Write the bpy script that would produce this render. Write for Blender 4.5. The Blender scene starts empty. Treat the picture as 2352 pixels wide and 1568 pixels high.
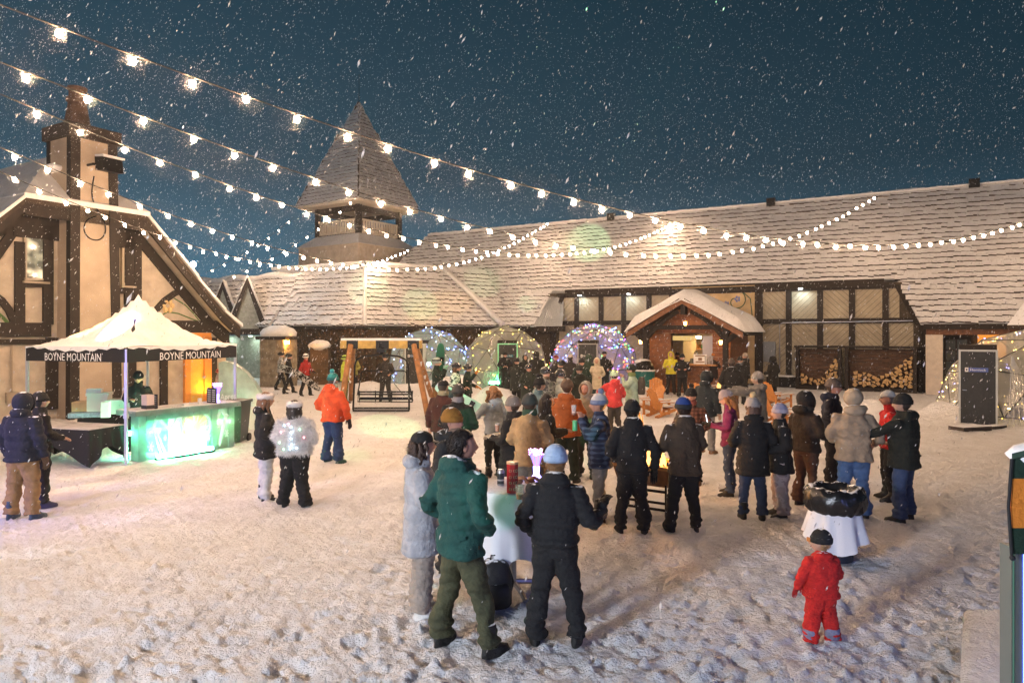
import bpy, bmesh, math, random
import numpy as np
from mathutils import Vector, Matrix
R = math.radians
SC = bpy.context.scene
COL = SC.collection
rng = np.random.default_rng(7)
random.seed(7)

# ------------------------------------------------------------------ camera
F, CX, YH, CH = 1568.0, 1176.0, 765.0, 2.62      # focal length, centre, horizon (in a 2352 px wide picture), eye height
cam_data = bpy.data.cameras.new('camera')
cam = bpy.data.objects.new('camera', cam_data)
COL.objects.link(cam)
cam.location = (0, 0, CH)
cam.rotation_euler = (R(90), 0, 0)
cam_data.sensor_width = 36
cam_data.lens = 24.0
cam_data.shift_y = -19.0 / 2352
cam_data.clip_start = 0.05
cam_data.clip_end = 2000
SC.camera = cam

# ------------------------------------------------------------------ world and exposure
W = bpy.data.worlds.new('World')
SC.world = W
W.use_nodes = True
nt = W.node_tree
bg = nt.nodes['Background']
geo = nt.nodes.new('ShaderNodeNewGeometry')
sep = nt.nodes.new('ShaderNodeSeparateXYZ')
nt.links.new(geo.outputs['Incoming'], sep.inputs[0])
neg = nt.nodes.new('ShaderNodeMath'); neg.operation = 'MULTIPLY'; neg.inputs[1].default_value = -1
nt.links.new(sep.outputs['Z'], neg.inputs[0])
ramp = nt.nodes.new('ShaderNodeValToRGB')
ramp.color_ramp.elements[0].position = 0.0
ramp.color_ramp.elements[0].color = (0.050, 0.130, 0.195, 1)
ramp.color_ramp.elements[1].position = 0.62
ramp.color_ramp.elements[1].color = (0.0026, 0.0150, 0.0265, 1)
e = ramp.color_ramp.elements.new(0.22); e.color = (0.0105, 0.043, 0.068, 1)
nt.links.new(neg.outputs[0], ramp.inputs[0])
# the town glow lies to the left of the view: the sky darkens smoothly towards the right
mr = nt.nodes.new('ShaderNodeMapRange')
mr.inputs['From Min'].default_value = 0.75; mr.inputs['From Max'].default_value = -0.75
mr.inputs['To Min'].default_value = 1.35; mr.inputs['To Max'].default_value = 0.50
nt.links.new(sep.outputs['X'], mr.inputs['Value'])
mx = nt.nodes.new('ShaderNodeVectorMath'); mx.operation = 'SCALE'
nt.links.new(ramp.outputs[0], mx.inputs[0]); nt.links.new(mr.outputs[0], mx.inputs['Scale'])
nt.links.new(mx.outputs[0], bg.inputs['Color'])
bg.inputs['Strength'].default_value = 0.70
SC.view_settings.view_transform = 'Standard'
SC.view_settings.look = 'None'
SC.view_settings.exposure = 0.95
SC.view_settings.gamma = 1.0
SC.render.engine = 'CYCLES'
cy = SC.cycles
cy.use_denoising = True
cy.max_bounces = 7; cy.diffuse_bounces = 3; cy.glossy_bounces = 2; cy.transmission_bounces = 5
cy.transparent_max_bounces = 12; cy.volume_bounces = 0
cy.sample_clamp_indirect = 3.0
cy.use_light_tree = True
cy.caustics_reflective = False; cy.caustics_refractive = False

BULB = 345.0          # radiance of the festoon bulbs
# ------------------------------------------------------------------ helpers
def px(x, Z): return (x - CX) / F * Z
def hz(y, Z): return CH - (y - YH) / F * Z
def gp(x, y):
    Z = F * CH / (y - YH)
    return (px(x, Z), Z)

def nz(p, seed=0, k=1.0, oct=3):
    """cheap smooth pseudo-noise in about -1..1 for an (n,3) array"""
    r = np.random.default_rng(seed)
    out = np.zeros(len(p)); a = 1.0; tot = 0
    for o in range(oct):
        for i in range(4):
            d = r.normal(size=3); d /= np.linalg.norm(d)
            out += a * np.sin((p @ d) * k * r.uniform(.7, 1.4) * 2 + r.uniform(0, 6.28))
            tot += a * .55
        a *= .55; k *= 2.1
    return out / tot

class MB:
    def __init__(s): s.v = []; s.f = []; s.m = []
    def add(s, vs, fs, m=0):
        b = len(s.v); s.v.extend([tuple(map(float, q)) for q in vs])
        for f in fs: s.f.append([b + i for i in f]); s.m.append(m)
    def obox(s, o, a, b, c, m=0):
        o, a, b, c = map(np.array, (o, a, b, c)); o = o.astype(float)
        vs = [o, o + a, o + a + b, o + b, o + c, o + a + c, o + a + b + c, o + b + c]
        fs = [(0, 3, 2, 1), (4, 5, 6, 7), (0, 1, 5, 4), (1, 2, 6, 5), (2, 3, 7, 6), (3, 0, 4, 7)]
        if np.dot(np.cross(a, b), c) < 0: fs = [f[::-1] for f in fs]
        s.add(vs, fs, m)
    def box(s, c, d, m=0, rz=0):
        c = np.array(c, float); ca, sa = math.cos(rz), math.sin(rz)
        a = np.array((ca, sa, 0)) * d[0]; b = np.array((-sa, ca, 0)) * d[1]; u = np.array((0, 0, d[2]))
        s.obox(c - a / 2 - b / 2 - u / 2, a, b, u, m)
    def bar(s, p, q, w, h, m=0, up=(0, 0, 1)):
        """square bar from p to q"""
        p, q = np.array(p, float), np.array(q, float); d = q - p
        up = np.array(up, float); x = np.cross(d, up)
        if np.linalg.norm(x) < 1e-6: x = np.cross(d, (1, 0, 0))
        x /= np.linalg.norm(x); z = np.cross(x, d); z /= np.linalg.norm(z)
        s.obox(p - x * w / 2 - z * h / 2, d, x * w, z * h, m)
    def tube(s, path, rad, n=8, m=0, cap=True, ry=None, ref=None):
        P = np.array(path, float); k = len(P)
        rad = np.broadcast_to(np.array(rad, float), (k,)); ry = rad if ry is None else np.broadcast_to(np.array(ry, float), (k,))
        T = np.gradient(P, axis=0); T /= np.linalg.norm(T, axis=1)[:, None] + 1e-12
        ref = np.array(ref if ref is not None else ((0, 0, 1) if abs(T[0][2]) < .9 else (0, 1, 0)), float)
        vs = []
        for i in range(k):
            x = np.cross(ref, T[i]); x /= np.linalg.norm(x) + 1e-12; y = np.cross(T[i], x); ref = y
            for j in range(n):
                t = 2 * math.pi * j / n
                vs.append(P[i] + x * math.cos(t) * rad[i] + y * math.sin(t) * ry[i])
        fs = [(i * n + j, i * n + (j + 1) % n, (i + 1) * n + (j + 1) % n, (i + 1) * n + j) for i in range(k - 1) for j in range(n)]
        if cap: fs += [tuple(range(n))[::-1], tuple((k - 1) * n + j for j in range(n))]
        s.add(vs, fs, m)
    def rings(s, rr, n=16, m=0, cap=True, pw=2.0):
        """closed stack of ellipse rings: (cx,cy,z,rx,ry)"""
        vs = []
        for cx_, cy_, z, rx, ry in rr:
            for j in range(n):
                t = 2 * math.pi * j / n; c, q = math.cos(t), math.sin(t)
                vs.append((cx_ + rx * math.copysign(abs(c) ** (2 / pw), c), cy_ + ry * math.copysign(abs(q) ** (2 / pw), q), z))
        k = len(rr)
        fs = [(i * n + j, i * n + (j + 1) % n, (i + 1) * n + (j + 1) % n, (i + 1) * n + j) for i in range(k - 1) for j in range(n)]
        if cap: fs += [tuple(range(n))[::-1], tuple((k - 1) * n + j for j in range(n))]
        if rr[0][2] > rr[-1][2]: fs = [f[::-1] for f in fs]
        s.add(vs, fs, m)
    def ball(s, c, r, nu=12, nv=8, m=0, fn=None):
        c = np.array(c, float); r = np.broadcast_to(np.array(r, float), (3,))
        vs = [(0, 0, -1)]
        for i in range(1, nv):
            a = -math.pi / 2 + math.pi * i / nv
            for j in range(nu):
                t = 2 * math.pi * j / nu
                vs.append((math.cos(a) * math.cos(t), math.cos(a) * math.sin(t), math.sin(a)))
        vs.append((0, 0, 1)); vs = np.array(vs)
        if fn is not None: vs = fn(vs)
        vs = vs * r + c
        fs = [(0, 1 + (j + 1) % nu, 1 + j) for j in range(nu)]
        fs += [(1 + i * nu + j, 1 + i * nu + (j + 1) % nu, 1 + (i + 1) * nu + (j + 1) % nu, 1 + (i + 1) * nu + j) for i in range(nv - 2) for j in range(nu)]
        l = len(vs) - 1; b = 1 + (nv - 2) * nu
        fs += [(b + j, b + (j + 1) % nu, l) for j in range(nu)]
        s.add(vs, fs, m)
    def prism(s, poly, ext, m=0):
        """planar polygon (3-D points) pushed along ext"""
        P = [np.array(q, float) for q in poly]; e_ = np.array(ext, float); n = len(P)
        nrm = sum((np.cross(P[i] - P[0], P[(i + 1) % n] - P[0]) for i in range(n)), np.zeros(3))
        fl = np.dot(nrm, e_) > 0
        fs = [tuple(range(n))[::-1], tuple(range(n, 2 * n))] + [(i, (i + 1) % n, n + (i + 1) % n, n + i) for i in range(n)]
        if not fl: fs = [f[::-1] for f in fs]
        s.add(P + [q + e_ for q in P], fs, m)
    def mesh(s, name, mats, off=(0, 0, 0), smooth=False):
        me = bpy.data.meshes.new(name)
        v = np.array(s.v, float).reshape(-1, 3) - np.array(off, float)
        me.from_pydata(v.tolist(), [], s.f)
        for m_ in (mats if isinstance(mats, (list, tuple)) else [mats]): me.materials.append(m_)
        me.polygons.foreach_set('material_index', s.m)
        if smooth is True: me.polygons.foreach_set('use_smooth', [True] * len(s.f))
        elif smooth: me.shade_smooth(); me.set_sharp_from_angle(angle=R(smooth))
        me.update()
        return me
    def build(s, name, mats, parent=None, smooth=False, off=None, kind=None):
        if off is None: off = ROOT.get(parent, (0, 0, 0)) if parent else (0, 0, 0)
        me = s.mesh(name, mats, off, smooth)
        o = bpy.data.objects.new(name, me); COL.objects.link(o)
        if parent: o.parent = parent; ROOT[o] = off
        if kind: o['kind'] = kind
        return o

ROOT = {}
def tag(o, label=None, cat=None, group=None, kind=None):
    if label: o['label'] = label
    if cat: o['category'] = cat
    if group: o['group'] = group
    if kind: o['kind'] = kind
    return o
def thing(name, label, cat, loc=(0, 0, 0), rz=0, group=None):
    """Empty at the base of a thing; parts given in world coordinates unless the thing is turned (rz)"""
    o = bpy.data.objects.new(name, None); COL.objects.link(o)
    o.location = loc; o.rotation_euler = (0, 0, rz); o.empty_display_size = .2
    tag(o, label, cat, group); ROOT[o] = tuple(loc)
    return o
def local(o): ROOT[o] = (0, 0, 0); return o          # parts given in the thing's own coordinates
def copy_tree(o, parent=None):
    c = o.copy(); COL.objects.link(c)
    if parent: c.parent = parent
    for ch in list(o.children): copy_tree(ch, c)
    return c
def single(mb, name, mats, label, cat, loc=(0, 0, 0), group=None, smooth=False):
    o = mb.build(name, mats, None, smooth, off=(0, 0, 0)); o.location = loc
    return tag(o, label, cat, group)
def clip(poly, nx, ny, d):
    """keep the part of a 2-D polygon where nx*x+ny*y<=d"""
    out = []
    for i in range(len(poly)):
        a, b = poly[i], poly[(i + 1) % len(poly)]
        da, db = nx * a[0] + ny * a[1] - d, nx * b[0] + ny * b[1] - d
        if da <= 0: out.append(a)
        if (da < 0) != (db < 0) and da != db:
            t = da / (da - db); out.append((a[0] + (b[0] - a[0]) * t, a[1] + (b[1] - a[1]) * t))
    return out

# ------------------------------------------------------------------ materials
MATS = {}
def mat(name, col, rough=.7, metal=0, bump=0, bscale=20, var=0, vscale=6, emit=None, es=0, trans=0, snow=0, sheen=0, stripes=None, alpha=1, coat=0):
    if name in MATS: return MATS[name]
    m = bpy.data.materials.new(name); m.use_nodes = True; MATS[name] = m
    n = m.node_tree.nodes; l = m.node_tree.links; b = n['Principled BSDF']
    b.inputs['Base Color'].default_value = (*col, 1); b.inputs['Roughness'].default_value = rough
    b.inputs['Metallic'].default_value = metal; b.inputs['Transmission Weight'].default_value = trans
    b.inputs['Sheen Weight'].default_value = sheen; b.inputs['Coat Weight'].default_value = coat
    if alpha < 1: b.inputs['Alpha'].default_value = alpha
    if emit: b.inputs['Emission Color'].default_value = (*emit, 1); b.inputs['Emission Strength'].default_value = es
    tc = n.new('ShaderNodeTexCoord')
    last = None
    if var:
        t = n.new('ShaderNodeTexNoise'); t.inputs['Scale'].default_value = vscale; t.inputs['Detail'].default_value = 5
        l.new(tc.outputs['Object'], t.inputs['Vector'])
        mm = n.new('ShaderNodeMapRange'); mm.inputs['From Min'].default_value = .3; mm.inputs['From Max'].default_value = .7
        mm.inputs['To Min'].default_value = 1 - var; mm.inputs['To Max'].default_value = 1 + var
        l.new(t.outputs['Fac'], mm.inputs['Value'])
        vm = n.new('ShaderNodeVectorMath'); vm.operation = 'SCALE'; vm.inputs[0].default_value = col
        l.new(mm.outputs[0], vm.inputs['Scale']); last = vm.outputs[0]
    if snow:
        g = n.new('ShaderNodeNewGeometry'); sp = n.new('ShaderNodeSeparateXYZ'); l.new(g.outputs['Normal'], sp.inputs[0])
        t = n.new('ShaderNodeTexNoise'); t.inputs['Scale'].default_value = 14; t.inputs['Detail'].default_value = 4
        l.new(tc.outputs['Object'], t.inputs['Vector'])
        ad = n.new('ShaderNodeMath'); ad.operation = 'ADD'; l.new(sp.outputs['Z'], ad.inputs[0]); l.new(t.outputs['Fac'], ad.inputs[1])
        mm = n.new('ShaderNodeMapRange'); mm.inputs['From Min'].default_value = 1.55 - snow * .5; mm.inputs['From Max'].default_value = 1.66 - snow * .5
        l.new(ad.outputs[0], mm.inputs['Value'])
        mix = n.new('ShaderNodeMix'); mix.data_type = 'RGBA'
        l.new(mm.outputs[0], mix.inputs['Factor'])
        if last: l.new(last, mix.inputs['A'])
        else: mix.inputs['A'].default_value = (*col, 1)
        mix.inputs['B'].default_value = (.8, .82, .86, 1); last = mix.outputs['Result']
    if last: l.new(last, b.inputs['Base Color'])
    if bump:
        t = n.new('ShaderNodeTexNoise'); t.inputs['Scale'].default_value = bscale; t.inputs['Detail'].default_value = 6
        l.new(tc.outputs['Object'], t.inputs['Vector'])
        bp = n.new('ShaderNodeBump'); bp.inputs['Strength'].default_value = bump; bp.inputs['Distance'].default_value = .02
        l.new(t.outputs['Fac'], bp.inputs['Height']); l.new(bp.outputs[0], b.inputs['Normal'])
    return m
def emit_mat(name, col, s):
    if name in MATS: return MATS[name]
    m = bpy.data.materials.new(name); m.use_nodes = True; MATS[name] = m
    n = m.node_tree.nodes; n.clear(); o = n.new('ShaderNodeOutputMaterial'); e_ = n.new('ShaderNodeEmission')
    e_.inputs[0].default_value = (*col, 1); e_.inputs[1].default_value = s
    m.node_tree.links.new(e_.outputs[0], o.inputs[0])
    return m
def snow_mat(name, scale, strength, dist=.03, col=(.80, .81, .83)):
    m = mat(name, col, .65)
    n = m.node_tree.nodes; l = m.node_tree.links; b = n['Principled BSDF']
    tc = n.new('ShaderNodeTexCoord')
    bp = None; prev = None
    for sc_, st, ds in ((scale, strength, dist), (scale * 4, strength * .45, dist * .3)):
        t = n.new('ShaderNodeTexNoise'); t.inputs['Scale'].default_value = sc_; t.inputs['Detail'].default_value = 8; t.inputs['Roughness'].default_value = .62
        l.new(tc.outputs['Object'], t.inputs['Vector'])
        bp = n.new('ShaderNodeBump'); bp.inputs['Strength'].default_value = st; bp.inputs['Distance'].default_value = ds
        l.new(t.outputs['Fac'], bp.inputs['Height'])
        if prev: l.new(prev.outputs[0], bp.inputs['Normal'])
        prev = bp
    l.new(bp.outputs[0], b.inputs['Normal'])
    t = n.new('ShaderNodeTexNoise'); t.inputs['Scale'].default_value = 1.6; t.inputs['Detail'].default_value = 11; t.inputs['Roughness'].default_value = .78
    l.new(tc.outputs['Object'], t.inputs['Vector'])
    cr = n.new('ShaderNodeValToRGB'); cr.color_ramp.elements[0].position = .3; cr.color_ramp.elements[0].color = (col[0] * .78, col[1] * .765, col[2] * .75, 1)
    cr.color_ramp.elements[1].position = .6; cr.color_ramp.elements[1].color = (*col, 1)
    l.new(t.outputs['Fac'], cr.inputs[0]); l.new(cr.outputs[0], b.inputs['Base Color'])
    return m
SNOW = snow_mat('packed_snow', 11, 1.0, .07, (.82, .83, .86))
SNOWS = snow_mat('soft_snow', 5, .35, .03, (.74, .745, .76))
WOODD = mat('dark_timber', (.017, .011, .0075), .8, bump=.4, bscale=9, var=.35, vscale=5)
SHAKE = mat('weathered_shake', (.045, .030, .020), .85, bump=.5, bscale=12, var=.4)
STUC = mat('cream_stucco', (.42, .36, .29), .9, bump=.8, bscale=60, var=.16, vscale=3)
STUCW = mat('white_stucco', (.60, .52, .42), .9, bump=.5, bscale=60, var=.08)
METB = mat('black_metal', (.012, .012, .013), .45, metal=.6)
METG = mat('grey_metal', (.35, .36, .38), .4, metal=.8)
WOODO = mat('oiled_cedar', (.17, .062, .019), .6, bump=.4, bscale=8, var=.35, vscale=7)
WOODP = mat('pine_plank', (.40, .19, .06), .6, bump=.3, bscale=10, var=.25)
BLK = mat('black_cloth', (.010, .010, .012), .85, bump=.3, bscale=40)
WHT = mat('white_cloth', (.74, .74, .76), .85, bump=.15, bscale=60)
# ------------------------------------------------------------------ ground
UV = np.array((-.862, .507)); NV = np.array((.507, .862))      # along the lodge (to the left and away), and into it
def smooth1(a, b, n): return np.linspace(a, b, n)
def make_ground():
    zr = np.concatenate([np.linspace(-14, 3.4, 14)[:-1], 3.4 * (36 / 3.4) ** np.linspace(0, 1, 560), 36 * (700 / 36) ** np.linspace(0, 1, 22)[1:]])
    kk = np.concatenate([-np.geomspace(40, .95, 12)[:-1], np.linspace(-.95, .95, 520), np.geomspace(.95, 40, 12)[1:]])
    Zg, Kg = np.meshgrid(zr, kk, indexing='ij')
    Xg = Kg * np.maximum(Zg, 3.4)
    P = np.stack([Xg.ravel(), Zg.ravel(), np.zeros(Xg.size)], 1)
    d = np.hypot(P[:, 0], P[:, 1]); amp = np.clip(1 - (d - 30) / 8, 0, 1) * (P[:, 1] > 2.5)
    h = .020 * nz(P, 3, .8, 2) + .011 * nz(P, 4, 3.4, 2) + .010 * np.abs(nz(P, 5, 9, 3)) + .014 * nz(P, 8, 26, 3)
    H2 = h.reshape(Zg.shape).copy()
    # footprints and kicked lumps
    r = np.random.default_rng(11)
    for i in range(9500):
        z = 3.6 * (30 / 3.6) ** r.uniform(0, 1); k = r.uniform(-.8, .8); x = k * z
        i0 = np.searchsorted(zr, z); L = r.uniform(.06, .15); wd = L * r.uniform(.4, .7); a = r.uniform(0, 3.14)
        if i % 3 == 0: L *= .42; wd *= .6
        di = max(2, int(L / max(1e-3, z * .0042)) + 1)
        j0 = np.searchsorted(kk, k); dj = max(2, int(L / (z * .00366)) + 1)
        s = (slice(max(0, i0 - di), i0 + di), slice(max(0, j0 - dj), j0 + dj))
        dx, dz = Xg[s] - x, Zg[s] - z
        u = (dx * math.cos(a) + dz * math.sin(a)) / L; v = (-dx * math.sin(a) + dz * math.cos(a)) / wd
        q = np.exp(-(u * u + v * v) ** 1.5 * 1.6)
        H2[s] += q * (r.uniform(.012, .045) if i % 3 == 0 else -r.uniform(.008, .026))
    h = np.clip(H2.ravel(), -.085, .10) * amp
    # snow banks heaped round the domes and at the foot of the walls
    def bump(x, z, rx, rz, hh):
        u = (P[:, 0] - x) / rx; v = (P[:, 1] - z) / rz
        return hh * np.exp(-(u * u + v * v)) * (1 + .25 * nz(P, 9, 2.2, 2))
    for b in BANKS: h += bump(*b)
    P[:, 2] = h
    n, m = Zg.shape
    idx = np.arange(n * m).reshape(n, m)
    f = np.stack([idx[:-1, :-1], idx[:-1, 1:], idx[1:, 1:], idx[1:, :-1]], -1).reshape(-1, 4)
    me = bpy.data.meshes.new('snowy_ground'); me.from_pydata(P.tolist(), [], f.tolist())
    me.polygons.foreach_set('use_smooth', [True] * len(f)); me.materials.append(SNOW)
    o = bpy.data.objects.new('snowy_ground', me); COL.objects.link(o); o['kind'] = 'structure'
BANKS = [(-.6, 24.5, 1.0, .7, .75), (1.1, 26.6, 1.3, .8, .85), (-2.2, 27.5, 1.0, .8, .9), (2.4, 27.6, .8, .7, .8),
         (5.0, 27.0, .9, .8, .6), (-4.2, 28, 1.5, .9, .6), (13.9, 20.9, 1.0, .9, .8), (15.2, 17.9, 1.1, .8, .55), (11.2, 21.5, .9, 1.3, .55),
         (-6.2, 29, 1.2, 1.0, .5), (3.0, 25.4, .6, .5, .35)]
make_ground()

# ------------------------------------------------------------------ shake roofs
VARS = []
for i in range(10):
    w = random.uniform(.20, .33); th = random.uniform(.06, .125)
    mb = MB(); L = .44
    z0 = .022
    j1, j2 = random.uniform(-.035, .035), random.uniform(-.035, .035)
    vs = [(0, j1, z0), (w, j2, z0), (w, L, .0), (0, L, .0), (0, j1, z0 + th), (w, j2, z0 + th * random.uniform(.8, 1.1)), (w, L, .012), (0, L, .012)]
    mb.add(vs, [(0, 3, 2, 1)], 1); mb.add(vs, [(4, 5, 6, 7)], 0)
    mb.add(vs, [(0, 1, 5, 4)], 1); mb.add(vs, [(1, 2, 6, 5), (3, 0, 4, 7)], 0)
    VARS.append((w, mb))
def shakes(parent, O, A, V, amax, vmax, inside, expo=.31, nsep=300, near=None, seed=1, gap=.005, bridge=.35, flat=1.0):
    """rows of snow-topped shakes on the plane O + a*A + v*V; A x V must point outward"""
    O, A, V = (np.array(q, float) for q in (O, A, V)); N = np.cross(A, V)
    r = np.random.default_rng(seed); items = []
    nrow = int(vmax / expo) + 1
    for i in range(nrow):
        v = i * expo; a = -r.uniform(0, .3) + amax[0]
        while a < amax[1]:
            k = int(r.integers(len(VARS))); w = VARS[k][0]
            if inside(a + w / 2, v + expo * .5):
                # where snow bridges the joint the shake sinks into the layer below
                q = math.sin(a * .9 + i * 1.7 + seed) * math.sin(a * .37 - i * .8) + r.normal() * .45
                dz = -.10 * min(1, max(0, (q - .8 + bridge)))
                items.append((a, v + r.normal() * .014, k, dz + r.normal() * .004))
            a += w + gap
    def key(it):
        p = O + A * it[0] + V * it[1]
        return np.linalg.norm(p - np.array((0, 0, CH))) + (1e3 if abs(p[0] / max(p[1], 1)) > .745 else 0)
    items.sort(key=key)
    base = Matrix(((A[0], V[0], N[0], 0), (A[1], V[1], N[1], 0), (A[2], V[2], N[2], 0), (0, 0, 0, 1)))
    off = np.array(ROOT[parent])
    if nsep:
        data = [mb.mesh('shingle', [SNOWS, SHAKE]) for _, mb in VARS]
        for a, v, k, dz in items[:nsep]:
            o = bpy.data.objects.new('shingle', data[k]); COL.objects.link(o); o.parent = parent
            p = O + A * a + V * v + N * dz - off
            mw = base.copy(); mw.translation = p; o.matrix_local = mw
    rest = MB(); arr = [np.array(mb.v) for _, mb in VARS]
    for a, v, k, dz in items[nsep:]:
        q = arr[k]; p = O + A * a + V * v + N * dz
        b = len(rest.v); W_ = q[:, :1] * A + q[:, 1:2] * V + q[:, 2:] * N + p
        rest.v.extend(map(tuple, W_.tolist()))
        nv = 8
        for fi, f in enumerate(VARS[k][1].f):
            rest.f.append([b + j for j in f]); rest.m.append(VARS[k][1].m[fi])
    if rest.f: rest.build('shingle_field', [SNOWS, SHAKE], parent, kind='stuff')
def P3(xy, z): return np.array((xy[0], xy[1], z), float)

# ------------------------------------------------------------------ lodge (long shake-roofed building)
E0 = np.array((17.67, 29.5)); LOW, UPE, RID = 3.05, 5.15, 9.67
def L(t, s, z): return P3(E0 + UV * t + NV * s, z)             # t along to the left, s inwards, z up
lodge = thing('lodge_building', 'long half-timbered lodge under a huge snow-covered shake roof', 'building', L(10, 2, 0))
SL = (RID - LOW) / 5.0; vlen = math.hypot(5.0, RID - LOW); sv = 5.0 / vlen; cz = (RID - LOW) / vlen
A3 = np.array((-UV[0], -UV[1], 0.)); V3 = np.array((NV[0] * sv, NV[1] * sv, cz))   # A to the right, V up the slope
ve = math.hypot(1.6, UPE - LOW)
def in_main(a, v):
    t = -a; s = v * sv
    if t > 30.4 + (5 - s): return False
    if v < ve:
        f = v / ve
        if .0 + .93 * f < t < 19.1 - .44 * f: return False
    if v > vlen - .05: return False
    # ridge vents
    return True
shakes(lodge, L(0, 0, LOW), A3, V3, (-36, 9), vlen, in_main, .31, 300, seed=2)
# roof sheets under the shakes
mb = MB()
def roofq(pts, th=.12):
    q = [L(0, 0, LOW) + A3 * a + V3 * v - np.cross(A3, V3) * .02 for a, v in pts]
    mb.prism(q, -np.cross(A3, V3) * th)
roofq([(-18.66, ve), (-.93, ve), (-.93, vlen), (-18.66, vlen)])
roofq([(-.93, ve), (0, 0), (9, 0), (9, vlen), (-.93, vlen)])
roofq([(-35.3, 0), (-19.1, 0), (-18.66, ve), (-18.66, vlen), (-30.4, vlen)])
mb.build('roof', [SNOWS, SHAKE], lodge)
mb = MB(); mb.prism([L(-9, 4.85, RID + .02), L(-9, 5.3, RID + .02), L(30.4, 5.3, RID + .02), L(30.4, 4.85, RID + .02)], (0, 0, .07)); mb.build('ridge_cap', SNOWS, lodge)
mb = MB(); mb.prism([L(-9, 5.2, RID), L(30.4, 5.2, RID), L(35.4, 10, 3.0), L(-9, 10, 3.0)], (0, 0, -.1)); mb.prism([L(30.4, 5.1, RID), L(35.4, .1, LOW), L(35.4, 9, LOW)], (0, 0, -.1)); mb.build('rear_roof', SNOWS, lodge)
for xx, yy in ((1402, 494), (1770, 467), (2238, 432)):
    k = (xx - CX) / F; Z = 40
    for _ in range(20):
        # point on ridge at this bearing
        t = (E0[0] + NV[0] * 4.75 - k * (E0[1] + NV[1] * 4.75)) / (-UV[0] + k * UV[1])
    m2 = MB(); c = L(t, 4.72, RID - .12)
    m2.obox(c + A3 * -.22, A3 * .44, P3(NV * .35, 0), (0, 0, .42)); m2.build('roof_vent', METB, lodge)
WALLM = mat('lodge_panel', (.36, .31, .22), .8, bump=.25, bscale=30, var=.15, vscale=2)
# back wall plate and soffit
WS = 1.25
mb = MB(); mb.obox(L(-8, WS + .06, 0), P3(UV * 43, 0), P3(NV * .2, 0), (0, 0, 3.0)); mb.obox(L(.2, WS + .06, 3.0), P3(UV * 18.6, 0), P3(NV * .2, 0), (0, 0, 1.95))
mb.build('wall', mat('dark_wall', (.06, .045, .03), .9, var=.3), lodge)
mb = MB(); mb.obox(L(1.2, 1.0, UPE - .36), P3(UV * 16.9, 0), P3(NV * .75, 0), (0, 0, .10)); mb.build('soffit', WOODD, lodge)
mb = MB(); mb.obox(L(1.45, 1.56, UPE - .16), P3(UV * 16.4, 0), P3(NV * .06, 0), (0, 0, .16)); mb.build('fascia', WOODD, lodge)
mb = MB(); mb.obox(L(-8, .02, LOW - .26), P3(UV * 7.9, 0), P3(NV * .10, 0), (0, 0, .22)); mb.build('fascia', WOODD, lodge)
mb = MB(); mb.obox(L(19.3, .02, LOW - .26), P3(UV * 6, 0), P3(NV * .10, 0), (0, 0, .22)); mb.build('fascia', WOODD, lodge)
# sloping metal cheek closing the left end of the opening
CHK = mat('standing_seam', (.40, .42, .43), .45, metal=.4)
c1, c2, c3, c4 = L(19.1, .0, LOW), L(18.66, 1.6, UPE - .03), L(17.9, 1.62, UPE - .03), L(17.45, .45, LOW)
mb = MB(); mb.prism([c1, c2, c3, c4], np.array((0, 0, -.06)))
for i in range(1, 12):
    f = i / 12; a = c1 + (c4 - c1) * f; b = c2 + (c3 - c2) * f; mb.bar(a + np.array((.0, -.02, .02)), b + np.array((0, -.02, .02)), .02, .03)
mb.build('metal_cheek', CHK, lodge)
mb = MB(); mb.obox(L(19.1, .05, LOW - .33), P3(-UV * 1.8, 0), P3(NV * .5, 0), (0, 0, .30)); mb.build('timber', WOODD, lodge)
# timber framing on the opening wall
def tof(x):                                                    # wall position t for a bearing
    k = (x - CX) / F; b = E0 + NV * WS
    return (b[0] - k * b[1]) / (-UV[0] + k * UV[1])
def timber(t0, z0, t1, z1, w=.28, out=.08, m=WOODD, name='timber', par=None):
    q = MB(); a, b = L(t0, WS, z0), L(t1, WS, z1)
    q.bar(a, b, out * 2, w, up=np.cross(b - a, (NV[0], NV[1], 0)) if False else (0, 0, 1)) if abs(t1 - t0) > abs(z1 - z0) else q.obox(a - P3(UV * w / 2, 0) - P3(NV * out, 0), P3(UV * w, 0), P3(NV * out * 2, 0), b - a)
    return q.build(name, m, par or lodge)
zt, zm = 4.82, 3.20
timber(17.5, zt, 1.1, zt, .32, .11); timber(18.4, zm, 11.9, zm, .24, .10); timber(8.6, zm, -.1, zm, .24, .10)
vx = [1325, 1381, 1433, 1491]; vr = [1746, 1812, 1884, 1957, 2034]
lt = [18.1] + [tof(x) for x in vx] + [tof(1541)]
rt = [tof(x) for x in vr] + [0.15]
for t in lt[1:-1] + rt[:-1]: timber(t, 0, t, zt - .16, .26, .085)
mb = MB(); mb.obox(L(18.55, WS - .1, zm), L(17.9, WS - .1, zt) - L(18.55, WS - .1, zm), P3(UV * -.24, 0), P3(NV * .16, 0)); mb.build('timber', WOODD, lodge)
mb = MB(); mb.obox(L(.0, WS - .1, 3.0), L(.85, WS - .1, zt) - L(.0, WS - .1, 3.0), P3(UV * .2, 0), P3(NV * .16, 0)); mb.build('timber', WOODD, lodge)
timber(18.45, 0, 18.45, zm, .3, .09); timber(-.05, 0, -.05, 3.1, .24, .1)
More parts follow.
